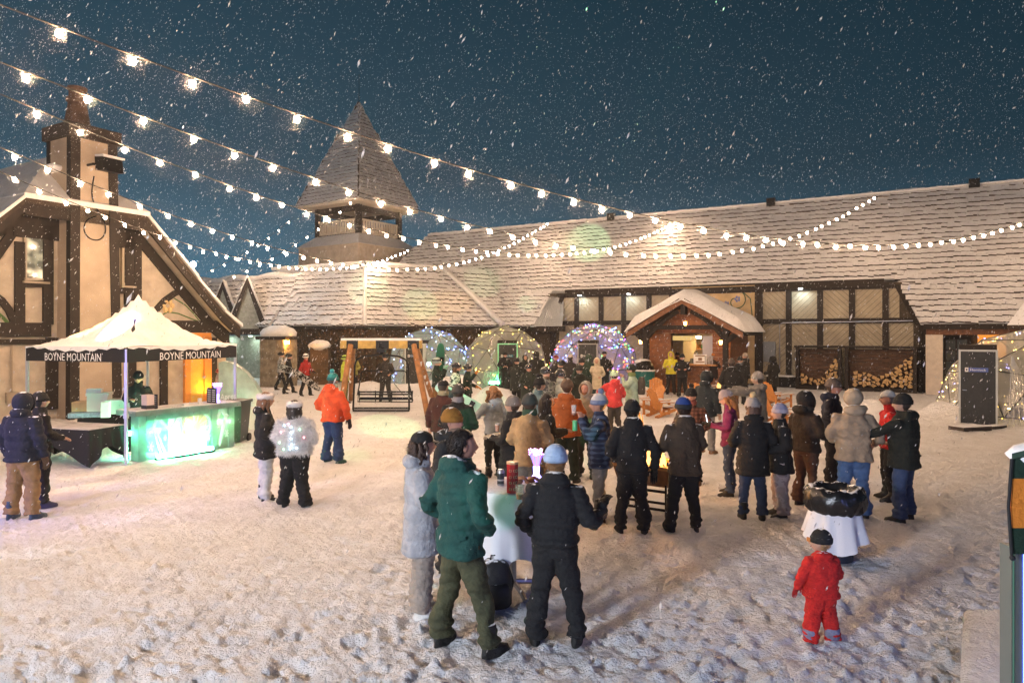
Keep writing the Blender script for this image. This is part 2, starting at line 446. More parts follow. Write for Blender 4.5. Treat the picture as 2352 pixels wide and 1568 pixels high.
def panel(ta, tb, za, zb, left, idx):
    """diagonal planks clipped to the panel"""
    poly = [(ta, za), (tb, za), (tb, zb), (ta, zb)] if ta < tb else [(tb, za), (ta, za), (ta, zb), (tb, zb)]
    s = 1 if left else -1; c = .7071; w = .19
    ds = [c * (s * p[0] + p[1]) for p in poly]; d = min(ds)
    while d < max(ds):
        q = clip(clip(poly, s * c, c, d + w - .016), -s * c, -c, -d)
        if len(q) >= 3:
            jit = random.uniform(0, .012)
            m_ = MB(); m_.prism([L(p[0], WS + .05 - .03 - jit, p[1]) for p in q], P3(NV * .05, 0)); m_.build('plank', WALLM, lodge)
        d += w
for i in range(len(lt) - 1):
    a, b = lt[i] - .13, lt[i + 1] + .13
    if i == 0: a = lt[0] - .05
    panel(b, a, zm + .12, zt - .16, i % 2 == 0, i)
    panel(b, a, .1, zm - .12, i % 2 == 1, i)
for i in range(len(rt) - 1):
    a, b = rt[i] - .13, rt[i + 1] + .13
    if i == len(rt) - 2: panel(b + .55, a, zm + .12, zt - .16, True, i)
    else: panel(b, a, zm + .12, zt - .16, i % 2 == 1, i)
    panel(b, a, .1, zm - .12, i % 2 == 0, i)
# painted mural bay behind the kiosk
MUR = mat('mural_plaster', (.50, .37, .20), .9, bump=.2, bscale=40, var=.25, vscale=1.5)
mb = MB(); ta, tb = tof(1733), tof(1543); mb.obox(L(ta, WS - .02, .1), P3(UV * (tb - ta), 0), P3(NV * .07, 0), (0, 0, zt + .1)); mb.build('mural', MUR, lodge)
GRN = mat('mural_vine', (.05, .10, .06), .9); BLU = mat('mural_petal', (.16, .20, .42), .9)
def scroll(cx, cz_, sgn):
    q = MB(); pts = []
    for i in range(26):
        a = i / 25 * 6.6; r_ = .62 * (1 - i / 31.)
        pts.append(L(cx + sgn * r_ * math.cos(a + 1.2), WS - .03, cz_ + r_ * math.sin(a + 1.2)))
    q.tube(pts, .025, 4); q.tube([L(cx - sgn * .25, WS - .03, cz_ + .55), L(cx - sgn * .72, WS - .03, cz_ + .1), L(cx - sgn * .8, WS - .03, cz_ - .7), L(cx - sgn * .55, WS - .03, cz_ - 1.3)], .025, 4)
    q.build('painted_vine', GRN, lodge)
    for fx, fz in ((-.75, .55), (.45, -.15), (-.1, .1)):
        q = MB()
        for i in range(5):
            a = i * 1.2566
            q.ball(L(cx + sgn * fx + .1 * math.cos(a), WS - .028, cz_ + fz + .1 * math.sin(a)), (.075, .012, .075), 6, 4)
        q.build('painted_flower', BLU, lodge)
scroll(tof(1690), 4.25, 1); scroll(tof(1580), 4.25, -1)
# downlights under the soffit
DL = emit_mat('downlight_led', (.75, .95, 1.0), 95)
for x, st in ((1337, 1), (1449, 1), (1839, 1)):
    t = tof(x)
    if x == 1839: t = tof(1841)
    q = MB(); q.rings([(0, 0, 0, .13, .13), (0, 0, .05, .13, .13)], 12, 1); q.rings([(0, 0, -.004, .10, .10), (0, 0, -.001, .10, .10)], 12, 0)
    p = L(t, WS - .36, UPE - .40)
    o = single(q, 'soffit_downlight', [DL, METG], 'lit white downlight under the eave, ' + {1337: 'left of the pair at the left bay', 1449: 'right of the pair nearest the kiosk roof', 1839: 'alone over the right-hand bay'}[x], 'downlight', tuple(p), group='soffit downlights')
# conduit pipe and electric cabinet on the right bay
q = MB(); t1 = tof(1755); q.tube([L(t1 - .75, WS - .12, .3), L(t1 - .75, WS - .12, 3.05), L(t1 - .9, WS - .12, 3.13), L(.3, WS - .12, 3.18)], .025, 6)
q.build('conduit_pipe', METG, lodge)
q = MB(); q.obox(L(tof(1782), WS - .2, 1.2), P3(UV * .55, 0), P3(NV * .2, 0), (0, 0, 1.0)); q.build('meter_cabinet', mat('cabinet_grey', (.18, .2, .22), .5), lodge)
# entrance at the right end: posts, white pier, glazed door
q = MB(); q.obox(L(tof(2163) , -.1, 0), P3(UV * .62, 0), P3(NV * .5, 0), (0, 0, 2.55)); q.build('pier', STUCW, lodge)
for x in (2117, 2128, 2139):
    q = MB(); q.obox(L(tof(x), .7, 0), P3(UV * .12, 0), P3(NV * .2, 0), (0, 0, 2.75)); q.build('post', WOODD, lodge)
q = MB(); q.obox(L(-8, .3, 2.55), P3(UV * 7.8, 0), P3(NV * .25, 0), (0, 0, .26)); q.build('beam', WOODO, lodge)
dr = MB(); t0 = tof(2230)
dr.obox(L(t0, WS - .15, 0), P3(UV * 1.5, 0), P3(NV * .08, 0), (0, 0, 2.45)); dro = dr.build('door', WOODD, lodge)
q = MB()
for i in range(3):
    for j in range(4): q.obox(L(t0 + .15 + i * .42, WS - .17, .5 + j * .47), P3(UV * .36, 0), P3(NV * .02, 0), (0, 0, .42))
q.build('pane', mat('dark_glass', (.05, .06, .06), .1, coat=.5), dro)
q = MB(); q.obox(L(tof(2310), WS - .2, 1.6), P3(UV * 1.0, 0), P3(NV * .05, 0), (0, 0, 1.0)); q.build('lit_panel', emit_mat('amber_panel', (1, .33, .05), .55), lodge)
# right-hand roof return
mb = MB(); a = L(-4.2, -.2, LOW - .1); b = L(-7.2, 3, 7.2)
q0, q1, q2 = L(-3.0, -.25, LOW - .1), L(-4.6, 1.8, 5.4), L(-9, -2.5, 5.6)
mb.prism([q0, L(-4.9, 2.0, 5.7), L(-9.5, .5, 6.6), L(-9, -3, LOW - .1)], (0, 0, -.15)); mb.build('side_roof', mat('snow_patched_shake', (.05, .035, .025), .9, bump=1, bscale=8, snow=1.2), lodge)
# ------------------------------------------------------------------ low wing with the hip
C0 = np.array((-7.54, 35.0)); RV = np.array((.815, .578)); HIPV = np.array((-.65, 3.0)); WT = 6.55
wing = thing('wing_building', 'low ivy-walled wing with hipped snow-covered shake roof joining the lodge', 'building', P3(C0, 0))
c0 = P3(C0, LOW); top = P3(C0 + HIPV, WT)
def face(dirv, nv_in, length, inside_extra, seed, nsep, flip):
    d = np.array((dirv[0], dirv[1], 0.)); run = float(np.dot(HIPV, nv_in)); rise = WT - LOW
    vl = math.hypot(run, rise); V = np.array((nv_in[0] * run / vl, nv_in[1] * run / vl, rise / vl))
    lean = float(np.dot(HIPV, dirv)) / vl                      # how the hip drifts along dirv per metre of slope
    A = d if not flip else -d
    def ins(a, v):
        u = a if not flip else -a
        return u > lean * v + .02 and u < length and v < vl - .06 and inside_extra(u, v)
    shakes(wing, c0, A, V, (0 - 1.0, length) if not flip else (-length, 1.0), vl, ins, .31, nsep, seed=seed)
    q = MB(); N = np.cross(A, V)
    pts = [c0, c0 + d * length, c0 + d * length + V * vl, top]
    q.prism([p - N * .02 for p in pts], -N * .12); q.build('roof', SNOWS, wing)
    return V, vl, N
nr = np.array((-.578, .815))
Vr, vlr, Nr = face(RV, nr, 9.2, lambda u, v: True, 5, 150, False)
Vl, vll, Nl = face(UV, NV, 6.9, lambda u, v: True, 6, 150, True)
q = MB(); q.tube([c0 + np.array((0, -.05, .03)), top + np.array((0, 0, .05))], .11, 6); q.tube([top, top + P3(RV * 6.2, 0)], .12, 6); q.tube([top, top + P3(UV * 7.5, 0)], .12, 6); q.build('ridge_cap', SNOWS, wing, True)
# back slopes so the wing is solid
q = MB(); q.prism([top, top + P3(RV * 7, 0), top + P3(RV * 7 + nr * 4, -3), top + P3(nr * 4, -3)], (0, 0, -.1)); q.prism([top, top + P3(UV * 7.2, 0), top + P3(UV * 7.2 + NV * 4, -3), top + P3(NV * 4, -3)], (0, 0, -.1)); q.build('rear_roof', SNOWS, wing)
IVW = mat('ivy_wall', (.075, .048, .026), .95, bump=1, bscale=9, var=.45, vscale=4)
q = MB(); q.obox(P3(C0 + nr * .55 + RV * .1, 0), P3(RV * 9, 0), P3(nr * .3, 0), (0, 0, LOW)); q.obox(P3(C0 + NV * .5, 0), P3(UV * 6.9, 0), P3(NV * .3, 0), (0, 0, LOW)); q.build('wall', IVW, wing)
q = MB(); q.obox(P3(C0 + nr * .05, LOW - .2), P3(RV * 8.8, 0), P3(nr * .08, 0), (0, 0, .16)); q.obox(P3(C0 + NV * .05, LOW - .2), P3(UV * 6.9, 0), P3(NV * .08, 0), (0, 0, .16)); q.build('fascia', WOODD, wing)
# valley snow where the wing meets the lodge
q = MB(); va = P3(C0 + RV * 8.6, LOW + .05); vb = P3(C0 + RV * 6.1 + nr * 2.9, WT + .1)
q.tube([va, (va + vb) / 2 - np.array((0, .15, -.05)), vb], [.55, .5, .4], 8, ry=[.18, .18, .15]); q.build('valley_snow', SNOWS, wing, True)
# bare ivy: stems and withered leaves on the wing walls
q = MB(); r = np.random.default_rng(3)
def ivy(o, d, nin, length, zmax, n):
    for i in range(n):
        a = r.uniform(0, length); z = r.uniform(.1, zmax); p = P3(np.array(o) + np.array(d) * a - np.array(nin) * r.uniform(.0, .10), z)
        s = r.uniform(.04, .10); e1 = r.normal(size=3); e1 /= np.linalg.norm(e1); e2 = r.normal(size=3); e2 -= e1 * (e1 @ e2); e2 /= np.linalg.norm(e2)
        q.add([p - e1 * s, p + e2 * s * .6, p + e1 * s, p - e2 * s * .6], [(0, 1, 2, 3)], int(r.integers(3)))
    for i in range(int(length * 5)):
        a = r.uniform(0, length); pts = []
        z = 0
        while z < zmax: pts.append(P3(np.array(o) + np.array(d) * a - np.array(nin) * .04, z)); z += .35; a += r.normal() * .13
        q.tube(pts, .018, 4, 3)
ivy(C0 + nr * .55, RV, nr, 9, 2.9, 3600); ivy(C0 + NV * .5, UV, NV, 6.9, 2.9, 2600)
ivm = [mat('ivy_leaf', (.10, .060, .028), .9), mat('ivy_leaf_dry', (.16, .085, .035), .9), mat('ivy_leaf_dark', (.05, .035, .02), .9), mat('ivy_stem', (.07, .045, .03), .9)]
tag(q.build('ivy', ivm), 'bare brown ivy covering the low wall behind the ski chair', 'ivy', kind='stuff')

# ------------------------------------------------------------------ bell tower
TZ = 46.5
tm = np.array((-.225, 1.)) * TZ; tl = np.array((-.337, 1.058)) * TZ; tr = np.array((-.145, 1.10)) * TZ
side = .135 * TZ; ex = np.array((-.84, .543)); ey = np.array((-ex[1], ex[0])) * -1
if np.dot(ey, tr - tm) < 0: ey = -ey
TC = tm + (ex + ey) * side / 2
EAV = CH + 312 / F * TZ; APX = CH + 534 / F * TZ * 1.079
tower = thing('bell_tower', 'square tower with open belfry and steep pointed snow-dusted roof', 'tower', P3(TC, 0))
def Tq(a, b, z): return P3(TC + ex * a + ey * b, z)
h2 = side / 2
SHG = mat('snowy_slate_row', (.30, .30, .31), .9, bump=.6, bscale=10, var=.25)
def pyr(faces_ab, seed):
    a0, b0, a1, b1 = faces_ab
    A = Tq(a1, b1, 0) - Tq(a0, b0, 0); ln = np.linalg.norm(A); A /= ln
    mid = (Tq(a0, b0, EAV) + Tq(a1, b1, EAV)) / 2; apex = Tq(0, 0, APX); V = apex - mid; vl = np.linalg.norm(V); V /= vl
    O = Tq(a0, b0, EAV); N = np.cross(A, V)
    if np.dot(N, mid - Tq(0, 0, EAV)) < 0: A = -A; O = Tq(a1, b1, EAV); N = -N
    def ins(a, v):
        f = v / vl * ln / 2
        return f - .05 < a < ln - f + .05 and v < vl - .1
    shakes(tower, O, A, V, (0, ln), vl, ins, .30, 0, seed=seed, bridge=.15)
    q = MB(); q.prism([O, O + A * ln, apex], -N * .06); q.build('roof', SNOWS, tower)
for i, fc in enumerate(((-h2, -h2, h2, -h2), (-h2, -h2, -h2, h2), (h2, -h2, h2, h2), (-h2, h2, h2, h2))): pyr(fc, 20 + i)
q = MB(); q.tube([Tq(0, 0, APX - .2), Tq(0, 0, APX + 2.1)], [.03, .012], 6); q.ball(Tq(0, 0, APX + 2.1), .05, 8, 6); q.build('lightning_rod', METB, tower)
q = MB(); q.tube([Tq(-h2, -h2, EAV + .08), Tq(0, 0, APX)], .07, 5); q.build('hip_cap', SHAKE, tower)
q = MB(); q.prism([Tq(-h2 + .06, -h2 + .06, EAV - .03), Tq(h2 - .06, -h2 + .06, EAV - .03), Tq(h2 - .06, h2 - .06, EAV - .03), Tq(-h2 + .06, h2 - .06, EAV - .03)], (0, 0, -.16)); q.build('eave_board', STUCW, tower)
pb = h2 * .66; bz = hz(528, TZ)
for a, b in ((-1, -1), (1, -1), (-1, 1), (1, 1)):
    q = MB(); q.box(Tq(a * pb, b * pb, (EAV + bz) / 2 - .05), (.34, .34, EAV - bz - .1), rz=math.atan2(ex[1], ex[0])); q.build('post', WOODD, tower)
for a0, b0, a1, b1 in ((-1, -1, 1, -1), (-1, -1, -1, 1), (1, -1, 1, 1), (-1, 1, 1, 1)):
    q = MB(); p0, p1 = Tq(a0 * pb, b0 * pb, 0), Tq(a1 * pb, b1 * pb, 0)
    for zz, w in ((bz + .12, .10), (bz + 1.02, .12)): q.bar(p0 + np.array((0, 0, zz)), p1 + np.array((0, 0, zz)), .08, w)
    for i in range(1, 16):
        p = p0 + (p1 - p0) * i / 16; q.bar(p + np.array((0, 0, bz + .15)), p + np.array((0, 0, bz + .98)), .05, .16, up=ex.tolist() + [0] if b0 == b1 else ey.tolist() + [0])
    q.build('balustrade', STUCW, tower)
    q = MB(); q.bar(p0 + np.array((0, 0, EAV - .42)), p1 + np.array((0, 0, EAV - .42)), .2, .4); q.build('beam', WOODD, tower)
bb = h2 * 1.02
q = MB(); q.add([Tq(a * pb * 1.05, b * pb * 1.05, bz) for a, b in ((-1, -1), (1, -1), (1, 1), (-1, 1))] + [Tq(a * bb, b * bb, bz - .85) for a, b in ((-1, -1), (1, -1), (1, 1), (-1, 1))],
    [(0, 1, 2, 3), (0, 4, 5, 1), (1, 5, 6, 2), (2, 6, 7, 3), (3, 7, 4, 0), (7, 6, 5, 4)]); q.build('skirt_roof', SNOWS, tower)
bs = h2 * .97
q = MB(); q.box(Tq(0, 0, (bz - .85) / 2), (bs * 2, bs * 2, bz - .85), rz=math.atan2(ex[1], ex[0])); q.build('wall', STUC, tower)
q = MB(); aw = -bs - .02; q.prism([Tq(.9 + .45 * math.cos(t), aw, bz - 3.4 + .45 * math.sin(t)) for t in np.linspace(0, math.pi, 9)] + [Tq(.45, aw, bz - 5), Tq(1.35, aw, bz - 5)], P3(ey * .05, 0)); q.build('arched_window', mat('night_window', (.04, .07, .11), .3), tower)

# ------------------------------------------------------------------ dormered building at the left
D0 = C0 + UV * 6.9 + NV * -.3
dorm = thing('dormer_building', 'low dark building with two steep gable dormers and heavy snow', 'building', P3(D0, 0))
DLg = 10.5; DT = 6.15
Vd = np.array((NV[0] * 2.5, NV[1] * 2.5, DT - LOW)); vld = np.linalg.norm(Vd); Vd /= vld
Od = P3(D0 + UV * DLg, LOW)
shakes(dorm, Od, np.array((-UV[0], -UV[1], 0)), Vd, (0, DLg), vld, lambda a, v: v < vld - .08, .36, 0, seed=31, bridge=.75)
q = MB(); Nd = np.cross(np.array((-UV[0], -UV[1], 0)), Vd); q.prism([Od - Nd * .02, P3(D0, LOW) - Nd * .02, P3(D0, LOW) + Vd * vld, Od + Vd * vld], -Nd * .12); q.build('roof', SNOWS, dorm)
q = MB()
pts = [Od + Vd * (vld - .2) + np.array((0, 0, .06)) - P3(UV * DLg, 0) * i / 14 + np.array((0, 0, .1 * math.sin(i * 1.3))) for i in range(15)]
q.tube(pts, .30, 8, ry=.2); q.build('ridge_snow', SNOWS, dorm, True)
GRW = mat('grey_green_wall', (.30, .30, .25), .9, bump=.5, bscale=20, var=.2)
q = MB(); q.obox(P3(D0 + NV * .9, 0), P3(UV * DLg, 0), P3(NV * .3, 0), (0, 0, 2.5)); q.build('wall', GRW, dorm)
q = MB(); q.obox(P3(D0 + NV * .1, 2.52), P3(UV * DLg, 0), P3(NV * .9, 0), (0, 0, .5)); q.build('eave_beam', WOODD, dorm)
def toD(x):
    k = (x - CX) / F; return (D0[0] - k * D0[1]) / (-UV[0] + k * UV[1])
for xc, hw, ht in ((580, 1.05, 5.75), (524, .95, 5.6)):
    t = toD(xc); UG = np.array((-.955, -.297)); NG = np.array((-.297, .955)); base = D0 + UV * t - NV * .35
    p = lambda a, z, s: P3(base + UG * a - NG * s, z)
    q = MB(); q.prism([p(-hw, 2.75, .0), p(hw, 2.75, .0), p(0, ht - .3, .0)], P3(NG * .12, 0)); q.build('gable', GRW, dorm)
    for sg in (-1, 1):
        q = MB(); q.prism([p(sg * (hw + .16), 2.6, .22), p(sg * (hw - .18), 2.6, .22), p(0, ht - .45, .22), p(0, ht, .22)], P3(NG * .3, 0)); q.build('barge_board', WOODD, dorm)
        q = MB(); q.prism([p(sg * (hw + .2), 2.62, .2), p(0, ht + .06, .2), p(0, ht + .06, -2.2), p(sg * (hw + .2), 2.62, .0)], (0, 0, .10)); q.build('gable_roof', SNOWS, dorm)
    q = MB(); q.bar(p(-hw - .1, 2.72, .2), p(hw + .1, 2.72, .2), .16, .3); q.build('tie_beam', WOODD, dorm)
SOF = emit_mat('soffit_led', (.72, 1, .86), 110)
for x in (505, 560, 601):
    q = MB(); q.rings([(0, 0, -.01, .10, .10), (0, 0, .0, .10, .10)], 10, 0); q.rings([(0, 0, .002, .13, .13), (0, 0, .06, .13, .13)], 10, 1)
    single(q, 'soffit_lamp', [SOF, METG], {505: 'lit soffit lamp over the grey wall beside the chalet roof tip', 560: 'lit soffit lamp under the larger dormer, middle of the wall', 601: 'lit soffit lamp nearest the snow-capped stone pillar'}[x], 'soffit lamp', tuple(P3(D0 + UV * toD(x) + NV * .45, 2.45)), group='soffit lamps on the dormer building')
# stone pillar with lamp
pp = gp(640, 887)
pil = thing('stone_pillar', 'stone pillar with thick snow cap and amber lamp on its side', 'pillar', (pp[0], pp[1], 0))
q = MB()
STN = mat('rubble_stone', (.24, .20, .14), .9, bump=1, bscale=8, var=.35, vscale=4)
q.box((pp[0], pp[1], 1.15), (1.3, 1.2, 2.3), rz=-.2); q.build('shaft', STN, pil)
for kz in range(8):
    for fx in range(3):
        for fy in (0, 1):
            s = MB(); c = np.array((pp[0], pp[1], .15 + kz * .285)); ca, sa = math.cos(-.2), math.sin(-.2)
            ax = np.array((ca, sa, 0)); bx = np.array((-sa, ca, 0)); o_ = (.2 if kz % 2 else 0)
            if fy == 0: s.obox(c + ax * (-.63 + fx * .43 + random.uniform(0, .03)) - bx * (.61 + random.uniform(.01, .04)), ax * .40, bx * .06, (0, 0, .26))
            else: s.obox(c + ax * (.62 + random.uniform(0, .03)) + bx * (-.58 + fx * .4), ax * .03, bx * .37, (0, 0, .26))
            s.build('stone', STN, pil)
q = MB(); q.box((pp[0], pp[1], 2.38), (1.6, 1.5, .16), rz=-.2); q.build('capstone', WOODD, pil)
q = MB(); q.rings([(pp[0], pp[1], 2.46, .80, .75), (pp[0], pp[1], 2.66, .82, .77), (pp[0], pp[1], 2.85, .68, .64), (pp[0], pp[1], 3.0, .3, .3)], 14, pw=3); q.build('snow_cap', SNOWS, pil, True)
AMB = emit_mat('amber_lamp', (1, .42, .08), 170)
q = MB(); q.box((pp[0] + .66, pp[1] - .75, 2.18), (.18, .12, .12)); q.build('lamp', AMB, pil)
# low stone lamp niche right of the pillar, snow on top
q = MB(); lp = gp(700, 884); q.ball((0, 0, 2.0), (.55, .4, .28), 12, 8, 0, lambda v: v * (1 + .12 * nz(v * 3, 3, 1.2, 2))[:, None]); q.box((0, .1, 1.0), (.9, .5, 2.0), 1)
single(q, 'ivy_wall_end', [SNOWS, IVW], 'snow-topped ivy wall end just right of the stone pillar', 'wall', (pp[0] + 1.7, pp[1] + 1.2, 0), smooth=40)
# ------------------------------------------------------------------ chalet at the left
F0 = np.array((-14.8, 19.7)); HV = np.array((.507, .862)); OV = np.array((.862, -.507))   # along the gable wall, and out of it
def fac(x, y=None, out=0.0):
    k = (x - CX) / F; b = F0 + OV * out
    t = (b[0] - k * b[1]) / (k * HV[1] - HV[0])
    if y is None: return t
    return t, hz(y, b[1] + HV[1] * t)
def Hf(t, z, out=0.0): return P3(F0 + HV * t + OV * out, z)
chalet = thing('chalet_house', 'half-timbered stucco chalet with clipped gable, broad chimney and painted flowers', 'house', Hf(2.6, 0))
CT = 2.15
wall = [(-4.0, 0), (7.6, 0), (7.5, 2.95), (4.0, 6.3), (.30, 6.3), (-3.1, 2.9), (-4.0, 2.9)]
q = MB(); q.prism([Hf(t, z) for t, z in wall], P3(-OV * .3, 0)); q.build('wall', STUC, chalet)
q = MB(); q.obox(Hf(7.6, 0, -.3), P3(-HV * .3, 0), P3(-OV * 8, 0), (0, 0, 2.9)); q.build('side_wall', STUC, chalet)
# roof: right and left slopes, clipped front, snow on top
def slab(pts, th, m, nm): 
    q = MB(); q.prism(pts, (0, 0, th)); return q.build(nm, m, chalet)
OH = .75
rk = lambda t, z, o: Hf(t, z, o)
for sg in (1, -1):
    a = (CT + sg * 1.82, 6.50); b_ = (CT + sg * 3.65, 4.55); c = (CT + sg * 4.75, 3.42); d = (CT + sg * 5.47, 2.86)
    rid = (CT, 8.25)
    for p0, p1 in ((a, b_), (b_, c), (c, d)):
        slab([rk(*p0, OH), rk(*p1, OH), rk(*p1, -9), rk(*p0, -9)], -.16, SHAKE, 'roof')
        slab([rk(*p0, OH + .06), rk(p1[0] + sg * .06, p1[1], OH + .06), rk(p1[0] + sg * .06, p1[1], -9), rk(*p0, -9)], .12, SNOWS, 'roof_snow')
        m_ = MB(); m_.bar(rk(p0[0], p0[1] - .25, OH - .06), rk(p1[0], p1[1] - .25, OH - .06), .09, .36, up=(OV[0], OV[1], 0)) if False else m_.prism([rk(*p0, OH - .02), rk(*p1, OH - .02), rk(p1[0], p1[1] - .42, OH - .02), rk(p0[0], p0[1] - .42, OH - .02)], P3(-OV * .09, 0)); m_.build('barge_board', WOODD, chalet)
        # pale soffit strip and the wall-side rafter
        m_ = MB(); m_.prism([rk(p0[0], p0[1] - .20, OH - .12), rk(p1[0], p1[1] - .20, OH - .12), rk(p1[0], p1[1] - .20, .02), rk(p0[0], p0[1] - .20, .02)], (0, 0, .03)); m_.build('soffit', STUC, chalet)
        m_ = MB(); m_.prism([rk(p0[0], p0[1] - .30, .10), rk(p1[0], p1[1] - .30, .10), rk(p1[0], p1[1] - .78, .10), rk(p0[0], p0[1] - .78, .10)], P3(-OV * .12, 0)); m_.build('rafter', WOODD, chalet)
    slab([rk(*rid, -1.7), rk(*a, OH), rk(*a, -9), rk(*rid, -9)], -.16, SHAKE, 'roof'); slab([rk(*rid, -1.7), rk(*a, OH + .06), rk(*a, -9), rk(*rid, -9)], .16, SNOWS, 'roof_snow')
al, ar = (CT - 1.82, 6.50), (CT + 1.82, 6.50)
slab([rk(*al, OH), rk(*ar, OH), rk(CT, 8.25, -1.7)], -.14, SHAKE, 'roof'); slab([rk(al[0] - .05, al[1], OH + .08), rk(ar[0] + .05, ar[1], OH + .08), rk(CT, 8.3, -1.7)], .15, SNOWS, 'roof_snow')
q = MB(); q.obox(rk(al[0], 6.02, OH), P3(HV * 3.64, 0), P3(-OV * .12, 0), (0, 0, .38)); q.build('fascia', WOODD, chalet)
q = MB(); q.obox(rk(al[0], 5.45, .1), P3(HV * 3.64, 0), P3(-OV * .12, 0), (0, 0, .75)); q.build('timber', WOODD, chalet)
def tim(x0, y0, x1, y1, w, out=.09, nm='timber', m=WOODD):
    (t0, z0), (t1, z1) = fac(x0, y0, out), fac(x1, y1, out)
    a, b = np.array((t0, z0)), np.array((t1, z1)); d = (b - a) / np.linalg.norm(b - a); n_ = np.array((-d[1], d[0])) * w / 2
    q = MB(); q.prism([Hf(*(a + n_), out), Hf(*(b + n_), out), Hf(*(b - n_), out), Hf(*(a - n_), out)], P3(-OV * (out + .04), 0)); return q.build(nm, m, chalet)
# left bay (left of the chimney)
tim(47, 555, 47, 745, .26); tim(112, 520, 112, 745, .28, .10); tim(-60, 757, 118, 757, .42, .12); tim(47, 652, 112, 652, .2, .095)
tim(-30, 620, 40, 520, .25, .085)
# curved brace left
def arc(pts, w, out, m=WOODD, nm='curved_brace'):
    q = MB(); P = [fac(x, y, out) for x, y in pts]; n_ = len(P)
    for i in range(n_ - 1):
        a, b = np.array(P[i]), np.array(P[i + 1]); d = (b - a) / np.linalg.norm(b - a); e_ = np.array((-d[1], d[0])) * w / 2; d = d * .015
        q.prism([Hf(*(a + e_ - d), out), Hf(*(b + e_ + d), out), Hf(*(b - e_ + d), out), Hf(*(a - e_ - d), out)], P3(-OV * (out + .03), 0))
    return q.build(nm, m, chalet)
arc([(-20, 672), (5, 690), (22, 712), (35, 742)], .2, .075)
# right bay
tim(298, 520, 298, 745, .0 + .3, .10); tim(345, 545, 345, 745, .2, .085) if False else None
tim(318, 560, 318, 740, .24, .10); tim(270, 668, 318, 668, .2, .09)
tim(272, 750, 548, 750, .44, .12)
tim(318, 640, 318, 640.1, .2, .08) if False else None
arc([(345, 735), (360, 712), (380, 690), (402, 674), (425, 664)], .2, .085)
# lower storey posts and orange door
for x in (122, 152, 305, 378, 492): tim(x, 775, x, 940, .34 if x < 300 else .26, .10, 'post')
tim(-60, 785, 118, 785, .16, .1)
ORG = mat('orange_door_trim', (.62, .24, .04), .6, var=.1)
for x0, y0, x1, y1, w in ((432, 775, 432, 930, .22), (478, 772, 478, 925, .3), (425, 772, 485, 772, .24)): tim(x0, y0, x1, y1, w, .13, 'door_trim', ORG)
(ta, za), (tb, zb) = fac(436, 780, .08), fac(474, 780, .08)
q = MB(); q.obox(Hf(ta, .0, .08), P3(HV * (tb - ta), 0), P3(-OV * .1, 0), (0, 0, zb)); dd = q.build('door', mat('yellow_door', (.62, .36, .06), .5, var=.08), chalet)
q = MB(); q.ball(Hf(tb - .15, 1.0, .12), .04, 8, 6); q.build('handle', METG, dd)
# grey door between posts
q = MB(); (ta, _), (tb, _) = fac(205, 800, .06), fac(268, 800, .06); q.obox(Hf(ta, 0, .06), P3(HV * (tb - ta), 0), P3(-OV * .08, 0), (0, 0, 2.2)); q.build('door', mat('taupe_door', (.26, .21, .15), .7, bump=.3), chalet)
# windows
def window(x0, y0, x1, y1, lit, out=.06):
    (ta, za), (tb, zb) = fac(x0, y1, out), fac(x1, y0, out)
    q = MB(); w = .085
    for a, b, c, d in ((ta, za, tb, za + w), (ta, zb - w, tb, zb), (ta, za + w, ta + w, zb - w), (tb - w, za + w, tb, zb - w)): q.obox(Hf(a, b, out + .03), P3(HV * (c - a), 0), P3(-OV * .16, 0), (0, 0, d - b))
    fr = q.build('window', mat('window_frame', (.30, .25, .19), .6), chalet)
    q = MB(); q.obox(Hf(ta - .04, za - .07, out + .10), P3(HV * (tb - ta + .08), 0), P3(-OV * .2, 0), (0, 0, .06)); q.build('sill', mat('window_frame', (.3, .25, .19)), fr)
    q = MB(); q.obox(Hf(ta + w, za + w, out - .02), P3(HV * (tb - ta - 2 * w), 0), P3(-OV * .02, 0), (0, 0, zb - za - 2 * w)); q.build('pane', lit, fr)
def litwin(name, col, s):
    m = mat(name, (.03, .03, .03), .08, emit=col, es=s, coat=.6)
    n = m.node_tree.nodes; l = m.node_tree.links; b = n['Principled BSDF']
    t = n.new('ShaderNodeTexNoise'); t.inputs['Scale'].default_value = 1.7; tc = n.new('ShaderNodeTexCoord'); l.new(tc.outputs['Object'], t.inputs['Vector'])
    cr = n.new('ShaderNodeValToRGB'); cr.color_ramp.elements[0].position = .42; cr.color_ramp.elements[0].color = (*[c * .12 for c in col], 1); cr.color_ramp.elements[1].position = .60; cr.color_ramp.elements[1].color = (*col, 1)
    l.new(t.outputs['Fac'], cr.inputs[0]); l.new(cr.outputs[0], b.inputs['Emission Color'])
    return m
window(54, 526, 108, 644, litwin('lit_room', (.80, .66, .40), .75)); window(279, 547, 307, 655, litwin('dim_room', (.45, .36, .22), .5))
# painted flower
YEL = mat('painted_petal', (.60, .44, .22), .9); GRN2 = mat('painted_leaf', (.08, .16, .05), .9)
def stroke(pts, r_, m, nm):
    q = MB(); q.tube([Hf(*fac(x, y, .02), .02) for x, y in pts], r_, 4); q.build(nm, m, chalet)
stroke([(400, 685), (425, 700), (445, 720), (458, 737)], .022, GRN2, 'painted_stem'); stroke([(365, 728), (385, 716), (410, 720), (440, 732), (456, 738)], .022, GRN2, 'painted_stem'); stroke([(372, 700), (378, 690), (392, 688)], .04, GRN2, 'painted_leaf')
q = MB(); t, z = fac(385, 702, .02)
for i in range(6): q.ball(Hf(t + .17 * math.cos(i * 1.047), z + .17 * math.sin(i * 1.047), .012), (.10, .10, .11), 6, 4)
q.build('painted_flower', YEL, chalet)
stroke([(-8, 735), (2, 722), (8, 730), (18, 742)], .05, GRN2, 'painted_leaf')
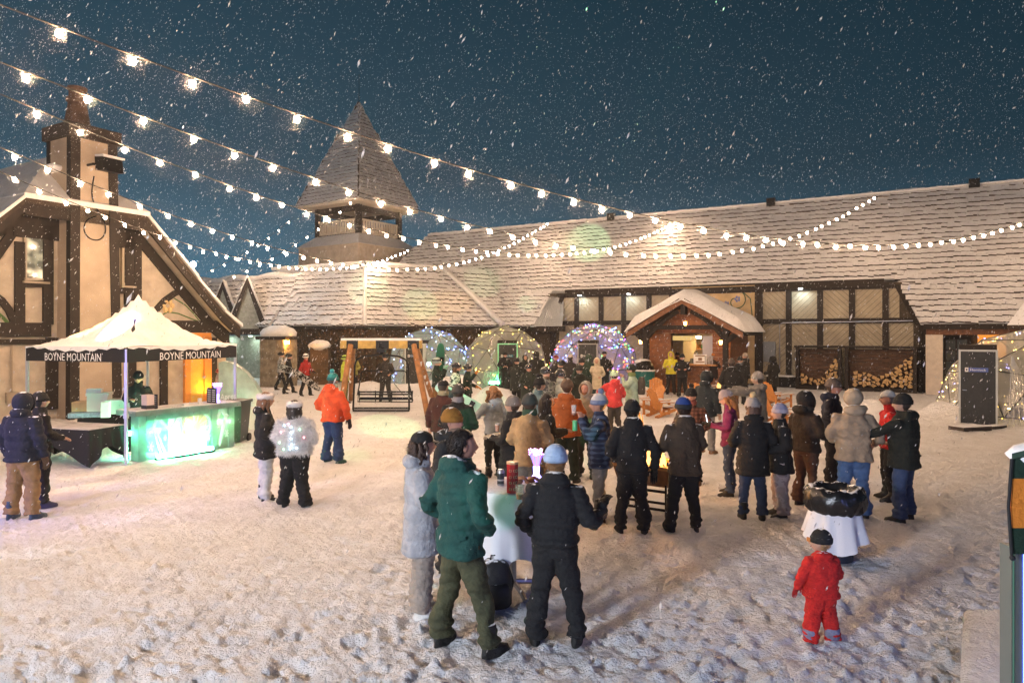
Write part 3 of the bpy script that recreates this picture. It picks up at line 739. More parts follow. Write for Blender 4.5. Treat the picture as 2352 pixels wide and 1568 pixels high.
q = MB(); t, z = fac(302, 703, .15); q.ball(Hf(t, z, .2), .12, 10, 8); q.build('security_camera', mat('camera_white', (.6, .6, .6), .4), chalet)
q = MB(); q.tube([Hf(*fac(27, 790, .05), .05), Hf(*fac(27, 900, .05), .05)], .03, 6); t, z = fac(27, 915, .05); q.obox(Hf(t - .15, z - .12, .12), P3(HV * .3, 0), P3(-OV * .12, 0), (0, 0, .3)); q.build('junction_box', mat('box_tan', (.30, .24, .18), .7), chalet)
# chimney
CO = .75
tl_b, tr_b = fac(160, None, CO), fac(278, None, CO); tl_t, tr_t = fac(163, None, CO), fac(266, None, CO)
ztop = fac(215, 305, CO)[1]
def chx(z): f = z / ztop; return tl_b + (tl_t - tl_b) * f, tr_b + (tr_t - tr_b) * f
q = MB(); d_in = 1.35
b0, b1 = chx(0); t0_, t1_ = chx(ztop)
vs = [Hf(b0, 0, CO), Hf(b1, 0, CO), Hf(b1, 0, CO - d_in), Hf(b0, 0, CO - d_in), Hf(t0_, ztop, CO), Hf(t1_, ztop, CO), Hf(t1_, ztop, CO - d_in), Hf(t0_, ztop, CO - d_in)]
q.add(vs, [(0, 1, 5, 4), (1, 2, 6, 5), (2, 3, 7, 6), (3, 0, 4, 7), (4, 5, 6, 7)]); chim = q.build('chimney', mat('chimney_stucco', (.40, .32, .24), .9, bump=.8, bscale=50, var=.14, vscale=1.5), chalet)
W_ = .24
q = MB()
for (tt, tb_), oo in (((t0_, b0), CO), ((t1_ - W_, b1 - W_), CO)):
    q.add([Hf(tb_ - .02, 0, oo + .04), Hf(tb_ + W_ + .02, 0, oo + .04), Hf(tb_ + W_ + .02, 0, oo - .2), Hf(tb_ - .02, 0, oo - .2), Hf(tt - .02, ztop, oo + .04), Hf(tt + W_ + .02, ztop, oo + .04), Hf(tt + W_ + .02, ztop, oo - .2), Hf(tt - .02, ztop, oo - .2)],
          [(0, 1, 5, 4), (1, 2, 6, 5), (2, 3, 7, 6), (3, 0, 4, 7), (4, 5, 6, 7)])
q.obox(Hf(t0_ - .03, 5.6, CO - d_in - .03), P3(HV * .2, 0), P3(OV * .2, 0), (0, 0, ztop - 5.6))
q.build('corner_board', WOODD, chim)
q = MB(); q.obox(Hf(t0_ - .12, ztop - .26, CO + .12), P3(HV * (t1_ - t0_ + .24), 0), P3(-OV * (d_in + .24), 0), (0, 0, .42)); q.build('cap', WOODD, chim)
cc = Hf((t0_ + t1_) / 2 - .15, 0, CO - d_in / 2)
q = MB(); q.rings([(cc[0], cc[1], ztop + .15, .42, .42), (cc[0], cc[1], ztop + .35, .36, .36), (cc[0], cc[1], ztop + 1.0, .25, .25), (cc[0], cc[1], ztop + 1.02, .31, .31), (cc[0], cc[1], ztop + 1.12, .31, .31), (cc[0], cc[1], ztop + 1.14, .24, .24), (cc[0], cc[1], ztop + 1.38, .23, .23), (cc[0], cc[1], ztop + 1.40, .28, .28), (cc[0], cc[1], ztop + 1.47, .28, .28)], 14)
q.build('chimney_pot', mat('clay_pot', (.085, .05, .035), .9, bump=.8, bscale=14, var=.3), chim, 40)
# floodlight box on the chimney
fx, fz_ = fac(228, 385, CO); c = Hf(fx, fz_, CO + .35)
q = MB(); q.obox(c - P3(HV * .3, .18) , P3(HV * .62, 0), P3(OV * .42, -.05), P3(OV * -.06, .42)); fl = q.build('floodlight', METB, chim)
q = MB(); q.obox(c - P3(HV * .32, -.24), P3(HV * .66, 0), P3(OV * .46, -.05), (0, 0, .06)); q.build('snow_cap', SNOWS, fl)
q = MB(); q.tube([Hf(fx - .35, fz_, CO), Hf(fx - .35, fz_, CO + .3), Hf(fx - .2, fz_, CO + .4)], .04, 6); q.build('bracket', METB, fl)
q = MB(); pts = [fac(215, 405, CO), fac(209, 440, CO), fac(214, 468, CO), fac(228, 490, CO), fac(240, 510, CO), fac(243, 535, CO), fac(228, 553, CO), fac(205, 550, CO), fac(190, 530, CO), fac(196, 505, CO), fac(220, 497, CO)]
P_ = np.array(pts)
for _ in range(3): P_ = np.concatenate([P_[:1]] + [np.stack([a * .75 + b * .25, a * .25 + b * .75]) for a, b in zip(P_[:-1], P_[1:])] + [P_[-1:]])
q.tube([Hf(t, z, CO + .02) for t, z in P_], .020, 5); q.build('cable', METB, chim)
q = MB(); sx, sz = fac(120, 380, .3); q.ball(Hf(t0_ + .0, sz, CO - d_in * .55) - P3(HV * .1, 0), (.28, .28, .12), 10, 6); q.build('snow_clump', SNOWS, chim, True)
# amber uplight at the right corner of the chalet
UPL = emit_mat('amber_uplight', (1, .52, .06), 260)
q = MB(); t = fac(489, None, .35); p = Hf(t - .15, .25, .42); q.rings([(0, 0, 0, .09, .09), (0, 0, .12, .10, .10)], 10, 1); q.rings([(0, 0, .122, .08, .08), (0, 0, .125, .08, .08)], 10, 0)
single(q, 'uplight', [UPL, METB], 'small amber uplight on the snow at the corner of the orange door', 'uplight', tuple(p))

# floodlight far behind the chalet roof
fp = np.array((px(444, 33), 33, hz(607, 33)))
q = MB(); q.ball((0, 0, 0), .13, 10, 8, 0); q.tube([(0, 0, -.1), (0, .1, -fp[2])], .05, 6, 1)
single(q, 'pole_floodlight', [emit_mat('cold_flood', (.72, .88, 1), 420), METG], 'cold white floodlight on a pole behind the chalet roof edge', 'floodlight', tuple(fp))

# conifer behind the chimney
def conifer(x, y, h, seed, label):
    r = np.random.default_rng(seed); t_ = thing('spruce_tree', label, 'tree', (x, y, 0)); local(t_)
    q = MB(); q.tube([(0, 0, 0), (0, 0, h * .5), (0, 0, h)], [.28, .16, .02], 8); q.build('trunk', mat('bark', (.05, .035, .025), .95), t_)
    q = MB(); b = MB()
    for i in range(90):
        z = h * r.uniform(.12, .99); ln = (1 - z / h) ** .7 * 7.0 * r.uniform(.45, 1) + .2; a = r.uniform(0, 6.283); d = np.array((math.cos(a), math.sin(a), 0))
        pts = [np.array((0, 0, z)) + d * ln * f + np.array((0, 0, -.28 * ln * f * f)) for f in (0, .35, .7, 1)]
        q.tube(pts, [.035, .028, .02, .008], 4)
        sd = np.array((-d[1], d[0], 0))
        for k in range(int(ln * 26)):
            f = r.uniform(.12, 1); p = np.array((0, 0, z)) + d * ln * f + np.array((0, 0, -.28 * ln * f * f)) + sd * r.normal() * .16 * ln * (1.1 - f) + np.array((0, 0, r.normal() * .05))
            u = d * r.uniform(.1, .26) + sd * r.normal() * .14 + np.array((0, 0, -.08)); w = np.cross(u, r.normal(size=3)); w = w / np.linalg.norm(w) * .035
            b.add([p - w, p + u, p + w], [(0, 1, 2)], int(r.random() < .22))
    q.build('branches', mat('bark', (.05, .035, .025)), t_)
    b.build('crown', [mat('needle', (.020, .032, .020), .9), mat('needle_snow', (.35, .37, .38), .9)], t_)
conifer(px(190, 38), 38, 13.6, 5, 'dark spruce rising behind the chalet chimney, tallest of the trees')
conifer(px(40, 46), 46, 13.0, 6, 'dark spruce showing only left of the chalet chimney')
# ------------------------------------------------------------------ text
def text_mb(mb, s, O, ux, uz, height, depth=.006, m=0, xs=1.0, width=None):
    """raised flat lettering: string s starting at O, running along ux, upright along uz"""
    cu = bpy.data.curves.new('t', 'FONT'); cu.body = s; cu.size = 1; cu.resolution_u = 2
    o = bpy.data.objects.new('t', cu); COL.objects.link(o); bpy.context.view_layer.update()
    me = bpy.data.meshes.new_from_object(o.evaluated_get(bpy.context.evaluated_depsgraph_get()))
    v = np.array([q.co[:] for q in me.vertices]); fs = [tuple(p.vertices) for p in me.polygons]
    bpy.data.objects.remove(o); bpy.data.curves.remove(cu)
    O, ux, uz = (np.array(q, float) for q in (O, ux, uz)); nrm = np.cross(ux, uz)
    sc = height / .69; sx = sc * xs
    if width: sx = width / v[:, 0].max()
    W_ = O + v[:, :1] * sx * ux + v[:, 1:2] * sc * uz + nrm * depth
    mb.add(W_, fs, m); bpy.data.meshes.remove(me)

# ------------------------------------------------------------------ pop-up canopy
T0 = np.array((-7.66, 13.55)); TR = np.array((.313, .950)); TL = np.array((-.825, .272)); TS = 3.1
tent = thing('canopy_tent', 'black pop-up canopy with white lettering and snow lying on its peaked roof', 'canopy', P3(T0 + (TR + TL) * TS / 2, 0))
def Tt(a, b, z): return P3(T0 + TR * a + TL * b, z)
TOP = 2.32; PK = 3.46
def cz_(u, v):                                                 # canopy height over the unit square, saddle-sagging
    r_ = max(abs(u - .5), abs(v - .5)) * 2; s_ = min(abs(u - .5), abs(v - .5)) * 2
    f = 1 - r_
    return TOP + (PK - TOP) * (.30 * f + .70 * f ** 2.3) - .05 * (1 - s_) * r_
def canopy_sheet(dz, grow, irregular):
    q = MB(); n = 28; r = np.random.default_rng(2)
    for i in range(n + 1):
        for j in range(n + 1):
            u, v = i / n, j / n; e_ = -grow
            z = cz_(u, v) + dz(u, v)
            q.v.append(tuple(Tt(e_ + u * (TS - 2 * e_), e_ + v * (TS - 2 * e_), z)))
    for i in range(n):
        for j in range(n):
            q.f.append([i * (n + 1) + j, (i + 1) * (n + 1) + j, (i + 1) * (n + 1) + j + 1, i * (n + 1) + j + 1]); q.m.append(0)
    return q
canopy_sheet(lambda u, v: 0, .02, False).build('canopy', BLK, tent, True)
def sn(u, v):
    d = abs(abs(u - .5) - abs(v - .5)); edge = min(u, v, 1 - u, 1 - v)
    return .035 + .03 * math.sin(u * 7) * math.sin(v * 9 + 1) - (.06 * (.4 + .6 * math.sin(edge * 60) ** 2) if d < .012 and edge < .36 else 0)
canopy_sheet(sn, .045, True).build('snow_cover', SNOWS, tent, True)
VH = .28
for a, b, c, d in ((0, 0, 1, 0), (0, 0, 0, 1), (1, 0, 1, 1), (0, 1, 1, 1)):
    p0, p1 = Tt(a * TS, b * TS, TOP), Tt(c * TS, d * TS, TOP); ax = (p1 - p0) / TS
    out = np.array((ax[1], -ax[0], 0)); ctr = Tt(TS / 2, TS / 2, TOP)
    if np.dot(out, (p0 + p1) / 2 - ctr) < 0: out = -out
    q = MB(); n = 16
    q.prism([p0 + out * .03, p1 + out * .03, p1 + out * .03 - np.array((0, 0, VH)), p0 + out * .03 - np.array((0, 0, VH))], out * .006); va = q.build('valance', BLK, tent)
    # snow sagging over the valance edge
    q = MB(); top_ = [p0 + ax * TS * i / 24 + out * .045 + np.array((0, 0, .03)) for i in range(25)]
    bot = [p0 + ax * TS * i / 24 + out * .05 - np.array((0, 0, max(-.02, .07 * math.sin(math.pi * i / 24) ** 2 + .022 * math.sin(i * 1.9)))) for i in range(25)]
    q.add(top_ + bot, [(i, i + 1, 26 + i, 25 + i) for i in range(24)]); q.build('snow_edge', SNOWS, tent, True)
    q = MB(); q.bar(p0 + np.array((0, 0, -.06)), p1 + np.array((0, 0, -.06)), .03, .03); q.build('rail', METG, tent)
    if (a, b, c, d) in ((0, 0, 1, 0), (0, 0, 0, 1)):
        ux = ax if np.dot(np.cross(ax, (0, 0, 1)), out) > 0 else -ax
        st = p0 if np.dot(ux, ax) > 0 else p1
        q = MB(); wd = 1.55; text_mb(q, 'BOYNE MOUNTAIN', st + ux * (.78 if d == 0 else .62) + out * .042 - np.array((0, 0, .262)), ux, (0, 0, 1), .155, .004, width=1.78)
        q.build('lettering', mat('letter_white', (.75, .75, .75), .8), va)
ALU = mat('aluminium', (.62, .63, .66), .35, metal=.7)
for a, b in ((0, 0), (1, 0), (0, 1), (1, 1)):
    q = MB(); q.bar(Tt(a * TS, b * TS, .0), Tt(a * TS, b * TS, TOP - .02), .05, .05); lg = q.build('leg', ALU, tent)
    q = MB(); q.box(Tt(a * TS, b * TS, .98), (.075, .075, .10)); q.box(Tt(a * TS, b * TS, .01), (.12, .12, .02)); q.build('collar', METB if a else ALU, lg)

# ------------------------------------------------------------------ ice bar
B0 = np.array((-7.62, 13.9)); BD = np.array((.532, .847)); BI = np.array((-.847, .532)); BL = 2.24; BS = 2.24 / 3.55
def Bb(a, b, z): return P3(B0 + BD * a * BS + BI * b, z)             # a runs 0..3.55 along the bar front
def ice_mat():
    m = bpy.data.materials.new('carved_ice'); m.use_nodes = True; n = m.node_tree.nodes; l = m.node_tree.links; n.clear()
    o = n.new('ShaderNodeOutputMaterial'); tl_ = n.new('ShaderNodeBsdfTranslucent'); tl_.inputs[0].default_value = (.78, .92, .88, 1)
    df = n.new('ShaderNodeBsdfDiffuse'); df.inputs[0].default_value = (.55, .66, .64, 1)
    gl = n.new('ShaderNodeBsdfGlossy'); gl.inputs['Roughness'].default_value = .18
    tp = n.new('ShaderNodeBsdfTransparent'); tp.inputs[0].default_value = (.82, .95, .92, 1)
    tx = n.new('ShaderNodeTexNoise'); tx.inputs['Scale'].default_value = 3.5; tx.inputs['Detail'].default_value = 6
    tc = n.new('ShaderNodeTexCoord'); l.new(tc.outputs['Object'], tx.inputs['Vector'])
    mr_ = n.new('ShaderNodeMapRange'); mr_.inputs['From Min'].default_value = .38; mr_.inputs['From Max'].default_value = .62; mr_.inputs['To Min'].default_value = .06; mr_.inputs['To Max'].default_value = .30
    l.new(tx.outputs['Fac'], mr_.inputs['Value'])
    a = n.new('ShaderNodeMixShader'); a.inputs[0].default_value = .25; l.new(tl_.outputs[0], a.inputs[1]); l.new(df.outputs[0], a.inputs[2])
    b = n.new('ShaderNodeMixShader'); l.new(mr_.outputs[0], b.inputs[0]); l.new(a.outputs[0], b.inputs[1]); l.new(tp.outputs[0], b.inputs[2])
    c = n.new('ShaderNodeMixShader'); fr = n.new('ShaderNodeFresnel'); fr.inputs[0].default_value = 1.3; l.new(fr.outputs[0], c.inputs[0]); l.new(b.outputs[0], c.inputs[1]); l.new(gl.outputs[0], c.inputs[2])
    l.new(c.outputs[0], o.inputs[0]); return m
ICE = ice_mat(); FROST = mat('frosted_carving', (.78, .84, .84), .5)
icebar = thing('ice_bar', 'carved ice bar counter glowing green and amber under the canopy', 'bar counter', tuple(Bb(BL / 2, .3, 0)))
q = MB(); q.obox(Bb(-.16, -.12, .93), P3(BD * (BL + .2), 0), P3(BI * .75, 0), (0, 0, .10)); q.build('counter_top', [ICE], icebar)
q = MB(); q.obox(Bb(-.13, -.10, 1.032), P3(BD * (BL + .16), 0), P3(BI * .7, 0), (0, 0, .012)); q.build('snow_dusting', SNOWS, icebar)
blocks = [(0, .25, -.03), (.26, 1.05, .03), (1.06, 1.50, 0), (1.51, 2.42, .01), (2.43, 2.62, .06), (2.63, 2.82, -.03), (2.83, 3.30, .03), (3.31, 3.53, -.02)]
for a0, a1, o_ in blocks:
    q = MB(); q.obox(Bb(a0, o_, 0), P3(BD * (a1 - a0) * BS, 0), P3(BI * .28, 0), (0, 0, .928)); q.build('ice_block', ICE, icebar)
q = MB(); q.obox(Bb(.26, -.035, .82), P3(BD * 1.38, 0), P3(BI * .05, 0), (0, 0, .10)); q.build('ice_ledge', ICE, icebar)
# frosted carvings: mountains, skis, snowflakes, wheel emblem
def BbF(a, z, o_=.004): return Bb(a, -o_, z)
def ridge(pts, o_):
    q = MB()
    for (a0, z0), (a1, z1) in zip(pts[:-1], pts[1:]): q.bar(BbF(a0, z0, o_), BbF(a1, z1, o_), .07, .02, up=(-BI[0], -BI[1], 0))
    q.build('carved_ridge', FROST, icebar)
ridge([(.28, .58), (.5, .66), (.66, .86), (.88, .7), (1.0, .62)], .0); ridge([(1.08, .62), (1.22, .7), (1.46, .86)], .02); ridge([(2.84, .7), (3.02, .9), (3.14, .78), (3.28, .72)], .0)
def ski(a0, z0, a1, z1):
    q = MB(); q.bar(BbF(a0, z0, .0), BbF(a1, z1, .0), .035, .02, up=(-BI[0], -BI[1], 0)); q.build('carved_ski', FROST, icebar)
ski(.5, .62, .78, .08); ski(.62, .6, .92, .06); ski(2.9, .1, 3.18, .75); ski(2.95, .06, 3.22, .7)
def flake(a, z, r_):
    q = MB()
    for i in range(3):
        c_, s_ = math.cos(i * 1.047), math.sin(i * 1.047); q.bar(BbF(a - r_ * c_, z - r_ * s_, .0), BbF(a + r_ * c_, z + r_ * s_, .0), .016, .02, up=(-BI[0], -BI[1], 0))
        for f in (-.6, .6):
            for g in (-.5, .5): q.bar(BbF(a + f * r_ * c_, z + f * r_ * s_, 0), BbF(a + f * r_ * c_ + .3 * r_ * math.cos(i * 1.047 + g + (0 if f > 0 else 3.14)), z + f * r_ * s_ + .3 * r_ * math.sin(i * 1.047 + g + (0 if f > 0 else 3.14)), 0), .012, .016, up=(-BI[0], -BI[1], 0))
    q.build('carved_snowflake', FROST, icebar)
for a, z, r_ in ((.42, .28, .11), (2.50, .33, .1), (2.93, .55, .08), (3.24, .33, .09), (.9, .42, .07), (2.35, .52, .12)): flake(a, z, r_)
q = MB(); wc = (2.02, .56)
for rr_ in (.36, .33):
    q.tube([BbF(wc[0] + rr_ / BS * math.cos(t), wc[1] + rr_ * math.sin(t), .012) for t in np.linspace(0, 6.283, 33)], .010, 5)
for i in range(14):
    t = i * .4488; q.bar(BbF(wc[0] + .10 / BS * math.cos(t), wc[1] + .1 * math.sin(t), .012), BbF(wc[0] + .31 / BS * math.cos(t), wc[1] + .31 * math.sin(t), .012), .02, .015, up=(-BI[0], -BI[1], 0))
q.build('carved_wheel', FROST, icebar)
q = MB(); text_mb(q, 'Boyne Mountain', BbF(1.54, .10, .0), -np.array((*(-BD), 0)), (0, 0, 1), .12, .006, width=.56); q.build('carved_lettering', FROST, icebar)
# LED lamps standing behind / inside the bar
def led(a, b, z, col, s, label, r_=.05, ln=.5, lie=False):
    q = MB()
    if lie: q.tube([(0, 0, 0), P3(BD * ln, 0)], r_, 8, 0); q.tube([P3(-BD * .05, 0), P3(-BD * .01, 0)], .06, 8, 1)
    else: q.tube([(0, 0, 0), (0, 0, ln)], r_, 8, 0); q.rings([(0, 0, -.06, .09, .09), (0, 0, -.01, .09, .09)], 10, 1)
    single(q, 'led_lamp', [emit_mat('led_' + label.split()[0], col, s), METB], label, 'lamp', tuple(Bb(a, b, z)), group='lamps lighting the ice bar')
led(1.42, .36, .1, (.75, 1, .95), 36, 'white LED lamp glaring through the middle of the ice bar', .07, .6)
led(2.1, .37, .1, (1, .52, .08), 70, 'amber LED lamp behind the carved wheel of the ice bar', .06, .6)
led(.0, .36, .55, (.12, 1, .52), 52, 'green LED tube behind the left blocks of the ice bar', .05, .82, True)
led(2.5, .36, .55, (.45, 1, .40), 42, 'lime LED tube behind the right blocks of the ice bar', .05, .66, True)
q = MB(); q.box((0, 0, .02), (1.30, .14, .04), 1); q.box((0, 0, .075), (1.25, .08, .07), 0)
o = single(q, 'led_bar', [emit_mat('led_mint', (.14, 1, .50), 95), METB], 'green LED bar lying on the snow in front of the ice bar', 'lamp', tuple(Bb(1.5, -.16, 0))); o.rotation_euler = (0, 0, math.atan2(BD[1], BD[0]))
q = MB(); q.box((0, 0, .05), (.5, .14, .10), 1); q.box((0, 0, .16), (.44, .10, .12), 0)
single(q, 'led_lamp', [emit_mat('led_emerald', (.15, 1, .42), 40), METB], 'green LED lamp on the snow before the green-edged dome door', 'lamp', (px(1135, 31.2), 31.2, .2))
# things on the bar
def boxy(name, label, cat, loc, size, m, rz=0, group=None, extra=None):
    q = MB(); q.box((0, 0, size[2] / 2), size, 0)
    if extra: extra(q, size)
    me_m = m if isinstance(m, list) else [m]
    o = single(q, name, me_m, label, cat, tuple(loc), group); o.rotation_euler = (0, 0, rz); return o
BRZ = math.atan2(BD[1], BD[0])
CARD = mat('cardboard', (.55, .40, .22), .8, var=.1); PALE = mat('pale_carton', (.62, .50, .45), .7); INK = mat('menu_ink', (.03, .03, .03), .7); PAP = mat('paper_white', (.75, .74, .70), .7)
boxy('drink_carton', 'pale carton box at the left end of the ice bar', 'carton', Bb(.42, .1, 1.045), (.16, .2, .3), [PALE, INK], BRZ, None, lambda q, s: q.box((.0, .0, s[2] * .16), (s[0] + .006, s[1] + .006, s[2] * .25), 1))
def menu(a, b, label, w=.3, h=.34):
    t_ = thing('menu_stand', label, 'menu stand', tuple(Bb(a, b, 1.045)), BRZ - math.pi / 2 + .1); local(t_)
    q = MB(); q.box((0, 0, h / 2), (w, .02, h)); q.build('board', INK, t_)
    q = MB()
    for i in range(6):
        for j in (-1, 1): q.box((j * w * .23, -.013, h * .14 + i * h * .14), (w * .32, .004, h * .045))
    q.build('menu_lines', PAP, t_)
menu(.62, .08, 'dark drinks menu stand beside the pale carton on the ice bar', .2, .3); menu(2.75, .1, 'dark drinks menu stand near the right end of the ice bar')
t_ = thing('fibre_lamp', 'violet fibre-optic table lamp by the menu on the ice bar', 'lamp', tuple(Bb(3.0, .12, 1.045))); local(t_)
def fibre(t_, h=.3, s=8):
    q = MB(); q.rings([(0, 0, 0, .05, .05), (0, 0, .03, .05, .05), (0, 0, .05, .03, .03), (0, 0, h * .45, .035, .035)], 10); q.build('base', emit_mat('violet_base', (.30, .25, 1), s), t_)
    r = np.random.default_rng(4); q = MB()
    for i in range(90):
        a = r.uniform(0, 6.28); f = r.uniform(.0, .5); tip = np.array((math.cos(a) * f * h * .55, math.sin(a) * f * h * .55, h * r.uniform(.85, 1.05)))
        st = np.array((math.cos(a) * .02, math.sin(a) * .02, h * .40)); q.tube([st, (st + tip) / 2 + np.array((0, 0, .015)), tip], .0022, 3, int(r.random() < .45))
        q.ball(tip, .005, 4, 3, 2)
    q.build('fibres', [emit_mat('fibre_violet', (.42, .16, 1), s * .32), emit_mat('fibre_blue', (.16, .25, 1), s * .32), emit_mat('fibre_tip', (.85, .40, 1), s * 1.6)], t_, kind='stuff')
fibre(t_, .42, 5)
q = MB(); text_mb(q, 'Apres', Bb(3.0, .02, 1.10), P3(BD, 0), (0, 0, 1), .14, .0, width=.40); lp_ = tuple(Bb(3.2, .02, 1.045)); q.v = [(v[0] - lp_[0], v[1] - lp_[1], v[2] - lp_[2]) for v in q.v]; single(q, 'ice_lettering', FROST, 'frosted lettering reading Apres on the right end of the ice bar', 'lettering', lp_)
# ice sculpture block behind the lettering: a leaning slab with a curved back
q = MB(); prof = [(0, 0), (1.25, 0), (1.15, .25), (.95, .62), (.7, .95), (.4, 1.18), (.12, 1.26), (0, 1.22)]
sp = gp(508, 984); q.prism([(a, 0, z + .0) for a, z in prof], (0, .35, 0)); q.box((.6, .18, -.30), (1.3, .5, .6), 1)
o = single(q, 'ice_sculpture', [ICE, WHT], 'curved clear ice slab standing right of the orange door', 'ice sculpture', (px(502, 18.6), 18.6, .60)); o.rotation_euler = (0, 0, .15)
boxy('snack_box', 'small white packet on the middle of the ice bar', 'packet', Bb(1.75, .1, 1.045), (.14, .1, .05), PAP, BRZ); boxy('snack_box', 'small upright white card right of the packet on the ice bar', 'card', Bb(2.3, .12, 1.045), (.07, .05, .13), PAP, BRZ)
# black-clothed tables
def cloth_table(p0, ax, ay, lx, ly, h, label, sw=.0):
    t_ = thing('folding_table', label, 'table', (p0[0], p0[1], 0)); ax, ay = np.array(ax), np.array(ay)
    c = lambda a, b, z: P3(np.array(p0) + ax * a + ay * b, z)
    q = MB(); q.obox(c(0, 0, h - .03), P3(ax * lx, 0), P3(ay * ly, 0), (0, 0, .03)); q.build('tabletop', mat('grey_top', (.30, .28, .27), .8), t_)
    q = MB(); q.obox(c(.01, .01, h + .002), P3(ax * (lx - .02), 0), P3(ay * (ly - .02), 0), (0, 0, .012)); q.build('snow_dusting', mat('dusty_snow', (.55, .53, .54), .8, bump=.5, bscale=15, var=.2), t_)
    per = []
    n = 20
    for (a0, b0), (a1, b1) in (((0, 0), (lx, 0)), ((lx, 0), (lx, ly)), ((lx, ly), (0, ly)), ((0, ly), (0, 0))):
        for i in range(n): per.append((a0 + (a1 - a0) * i / n, b0 + (b1 - b0) * i / n, i / n))
    q = MB(); N_ = len(per); vs = []
    for lv, f in enumerate((0, .35, .7, 1)):
        for i, (a, b, s_) in enumerate(per):
            g = .02 + .06 * f * (1 + math.sin(i * 1.1)); ca, cb = a - lx / 2, b - ly / 2
            sag = 1 - .55 * sw * math.sin(math.pi * s_) ** 1.5
            vs.append(c(lx / 2 + ca * (1 + g), ly / 2 + cb * (1 + g), h - (h - .03) * f * sag))
    q.add(vs, [(l_ * N_ + i, l_ * N_ + (i + 1) % N_, (l_ + 1) * N_ + (i + 1) % N_, (l_ + 1) * N_ + i) for l_ in range(3) for i in range(N_)])
    q.build('tablecloth', BLK, t_, True)
    return t_
cloth_table((-8.19, 13.2), (-.96, .28), (.28, .96), 1.85, .86, .74, 'black-draped table with snowy top left of the ice bar', .9)
cloth_table((-8.3, 16.2), (-.95, .31), (.31, .95), 2.6, .75, .78, 'black-draped back table holding boxes behind the bartender', 0)
def bt(x, y, z=.795):                                          # a place on the back table
    Z = F * (CH - z) / (y - YH); return (px(x, Z), Z, z)
boxy('carton_box', 'yellow and white food carton at the left of the back table', 'box', bt(195, 943), (.45, .35, .22), [CARD], .3)
boxy('bottle_pack', 'low pack of blue-capped bottles before the yellow carton', 'drinks pack', bt(205, 957), (.75, .25, .10), [mat('pack_blue', (.25, .33, .42), .4, var=.3, vscale=25)], .3)
def cooler(q, s): q.box((0, 0, s[2] + .03), (s[0] + .04, s[1] + .04, .06), 0); q.box((-.1, .0, s[2] + .1), (.3, .2, .1), 1)
boxy('foam_cooler', 'white foam cooler with a crumpled bag on its lid', 'cooler', bt(229, 947), (.42, .40, .40), [PAP, WHT], .3, None, cooler)
boxy('paper_stack', 'tall white carton in front of the foam cooler', 'carton', bt(243, 958), (.16, .16, .34), [PAP], .3)
boxy('foam_cooler', 'wide white foam box at the right end of the back table', 'box', bt(283, 948), (.62, .45, .32), [PAP, INK], .3, None, lambda q, s: q.obox((.05, -s[1] / 2 - .004, .1), (.05, 0, -.05), (0, .002, 0), (.01, 0, .03), 1))
# wheelie bin behind the bar end
bp_ = gp(541, 1016)
t_ = thing('wheelie_bin', 'dark wheelie bin behind the right end of the ice bar', 'bin', (*bp_, 0)); local(t_)
BIN = mat('bin_plastic', (.03, .04, .04), .5)
q = MB(); q.add([(-.2, -.22, .05), (.2, -.22, .05), (.2, .22, .05), (-.2, .22, .05), (-.26, -.30, .95), (.26, -.30, .95), (.26, .30, .95), (-.26, .30, .95)], [(3, 2, 1, 0), (4, 5, 6, 7), (0, 1, 5, 4), (1, 2, 6, 5), (2, 3, 7, 6), (3, 0, 4, 7)]); q.build('body', BIN, t_)
q = MB(); q.box((0, .0, .99), (.58, .68, .07)); q.box((0, .36, .96), (.4, .06, .05)); q.build('lid', BIN, t_)
for s_ in (-1, 1):
    q = MB(); q.tube([(s_ * .2, .25, .1), (s_ * .25, .25, .1)], .1, 12); q.build('wheel', METB, t_)

# ------------------------------------------------------------------ drinks kiosk
K0 = np.array((7.72, 29.8)); KU = -UV; KN = NV
def Kk(a, b, z): return P3(K0 + KU * a + KN * b, z)
kio = thing('drinks_kiosk', 'cedar drinks kiosk with serving window and thick snow on its gable roof', 'kiosk', P3(K0 + KN * 1.5, 0))
KD = 3.4; AP = 4.06; EV = 2.62; HW = 2.45; WH = 1.78
oL = K0
# horizontal cedar planks on the front with the serving window left open
wx0, wx1, wz0, wz1 = -.82, 1.02, 1.28, 2.52
def kplank(a0, a1, z0, z1, b=.0):
    q = MB(); q.obox(Kk(a0, b + random.uniform(0, .012), z0 + .004), P3(KU * (a1 - a0), 0), P3(KN * .05, 0), (0, 0, z1 - z0 - .010)); q.build('plank', WOODO, kio)
for i in range(13):
    z0 = i * .2; z1 = z0 + .2
    if z1 <= wz0 + .02 or z0 >= wz1 - .02: kplank(-WH, WH, z0, z1)
    else: kplank(-WH, wx0, z0, z1); kplank(wx1, WH, z0, z1)
for i in range(6):
    z0 = 2.62 + i * .21; h_ = (AP - .15 - z0 - .12) / (AP - EV) * HW
    if h_ > .15: kplank(-min(h_, 2.1), min(h_, 2.1), z0, z0 + .21, .02)
q = MB(); q.obox(Kk(-WH, 0, 0), P3(KN * KD, 0), P3(KU * .06, 0), (0, 0, 2.6)); q.obox(Kk(WH, 0.06, 0), P3(KN * KD, 0), P3(-KU * .06, 0), (0, 0, 2.6)); q.obox(Kk(-WH, KD - .06, 0), P3(KU * 2 * WH, 0), P3(KN * .06, 0), (0, 0, 3.4)); q.build('wall', WOODO, kio)
q = MB(); q.obox(Kk(-WH + .06, .06, 2.62), P3(KU * (2 * WH - .12), 0), P3(KN * (KD - .2), 0), (0, 0, .05)); q.obox(Kk(-WH + .06, KD - .12, 0), P3(KU * (2 * WH - .12), 0), P3(KN * .04, 0), (0, 0, 2.6), 0); q.build('inner_lining', mat('kiosk_lining', (.45, .36, .24), .8), kio)
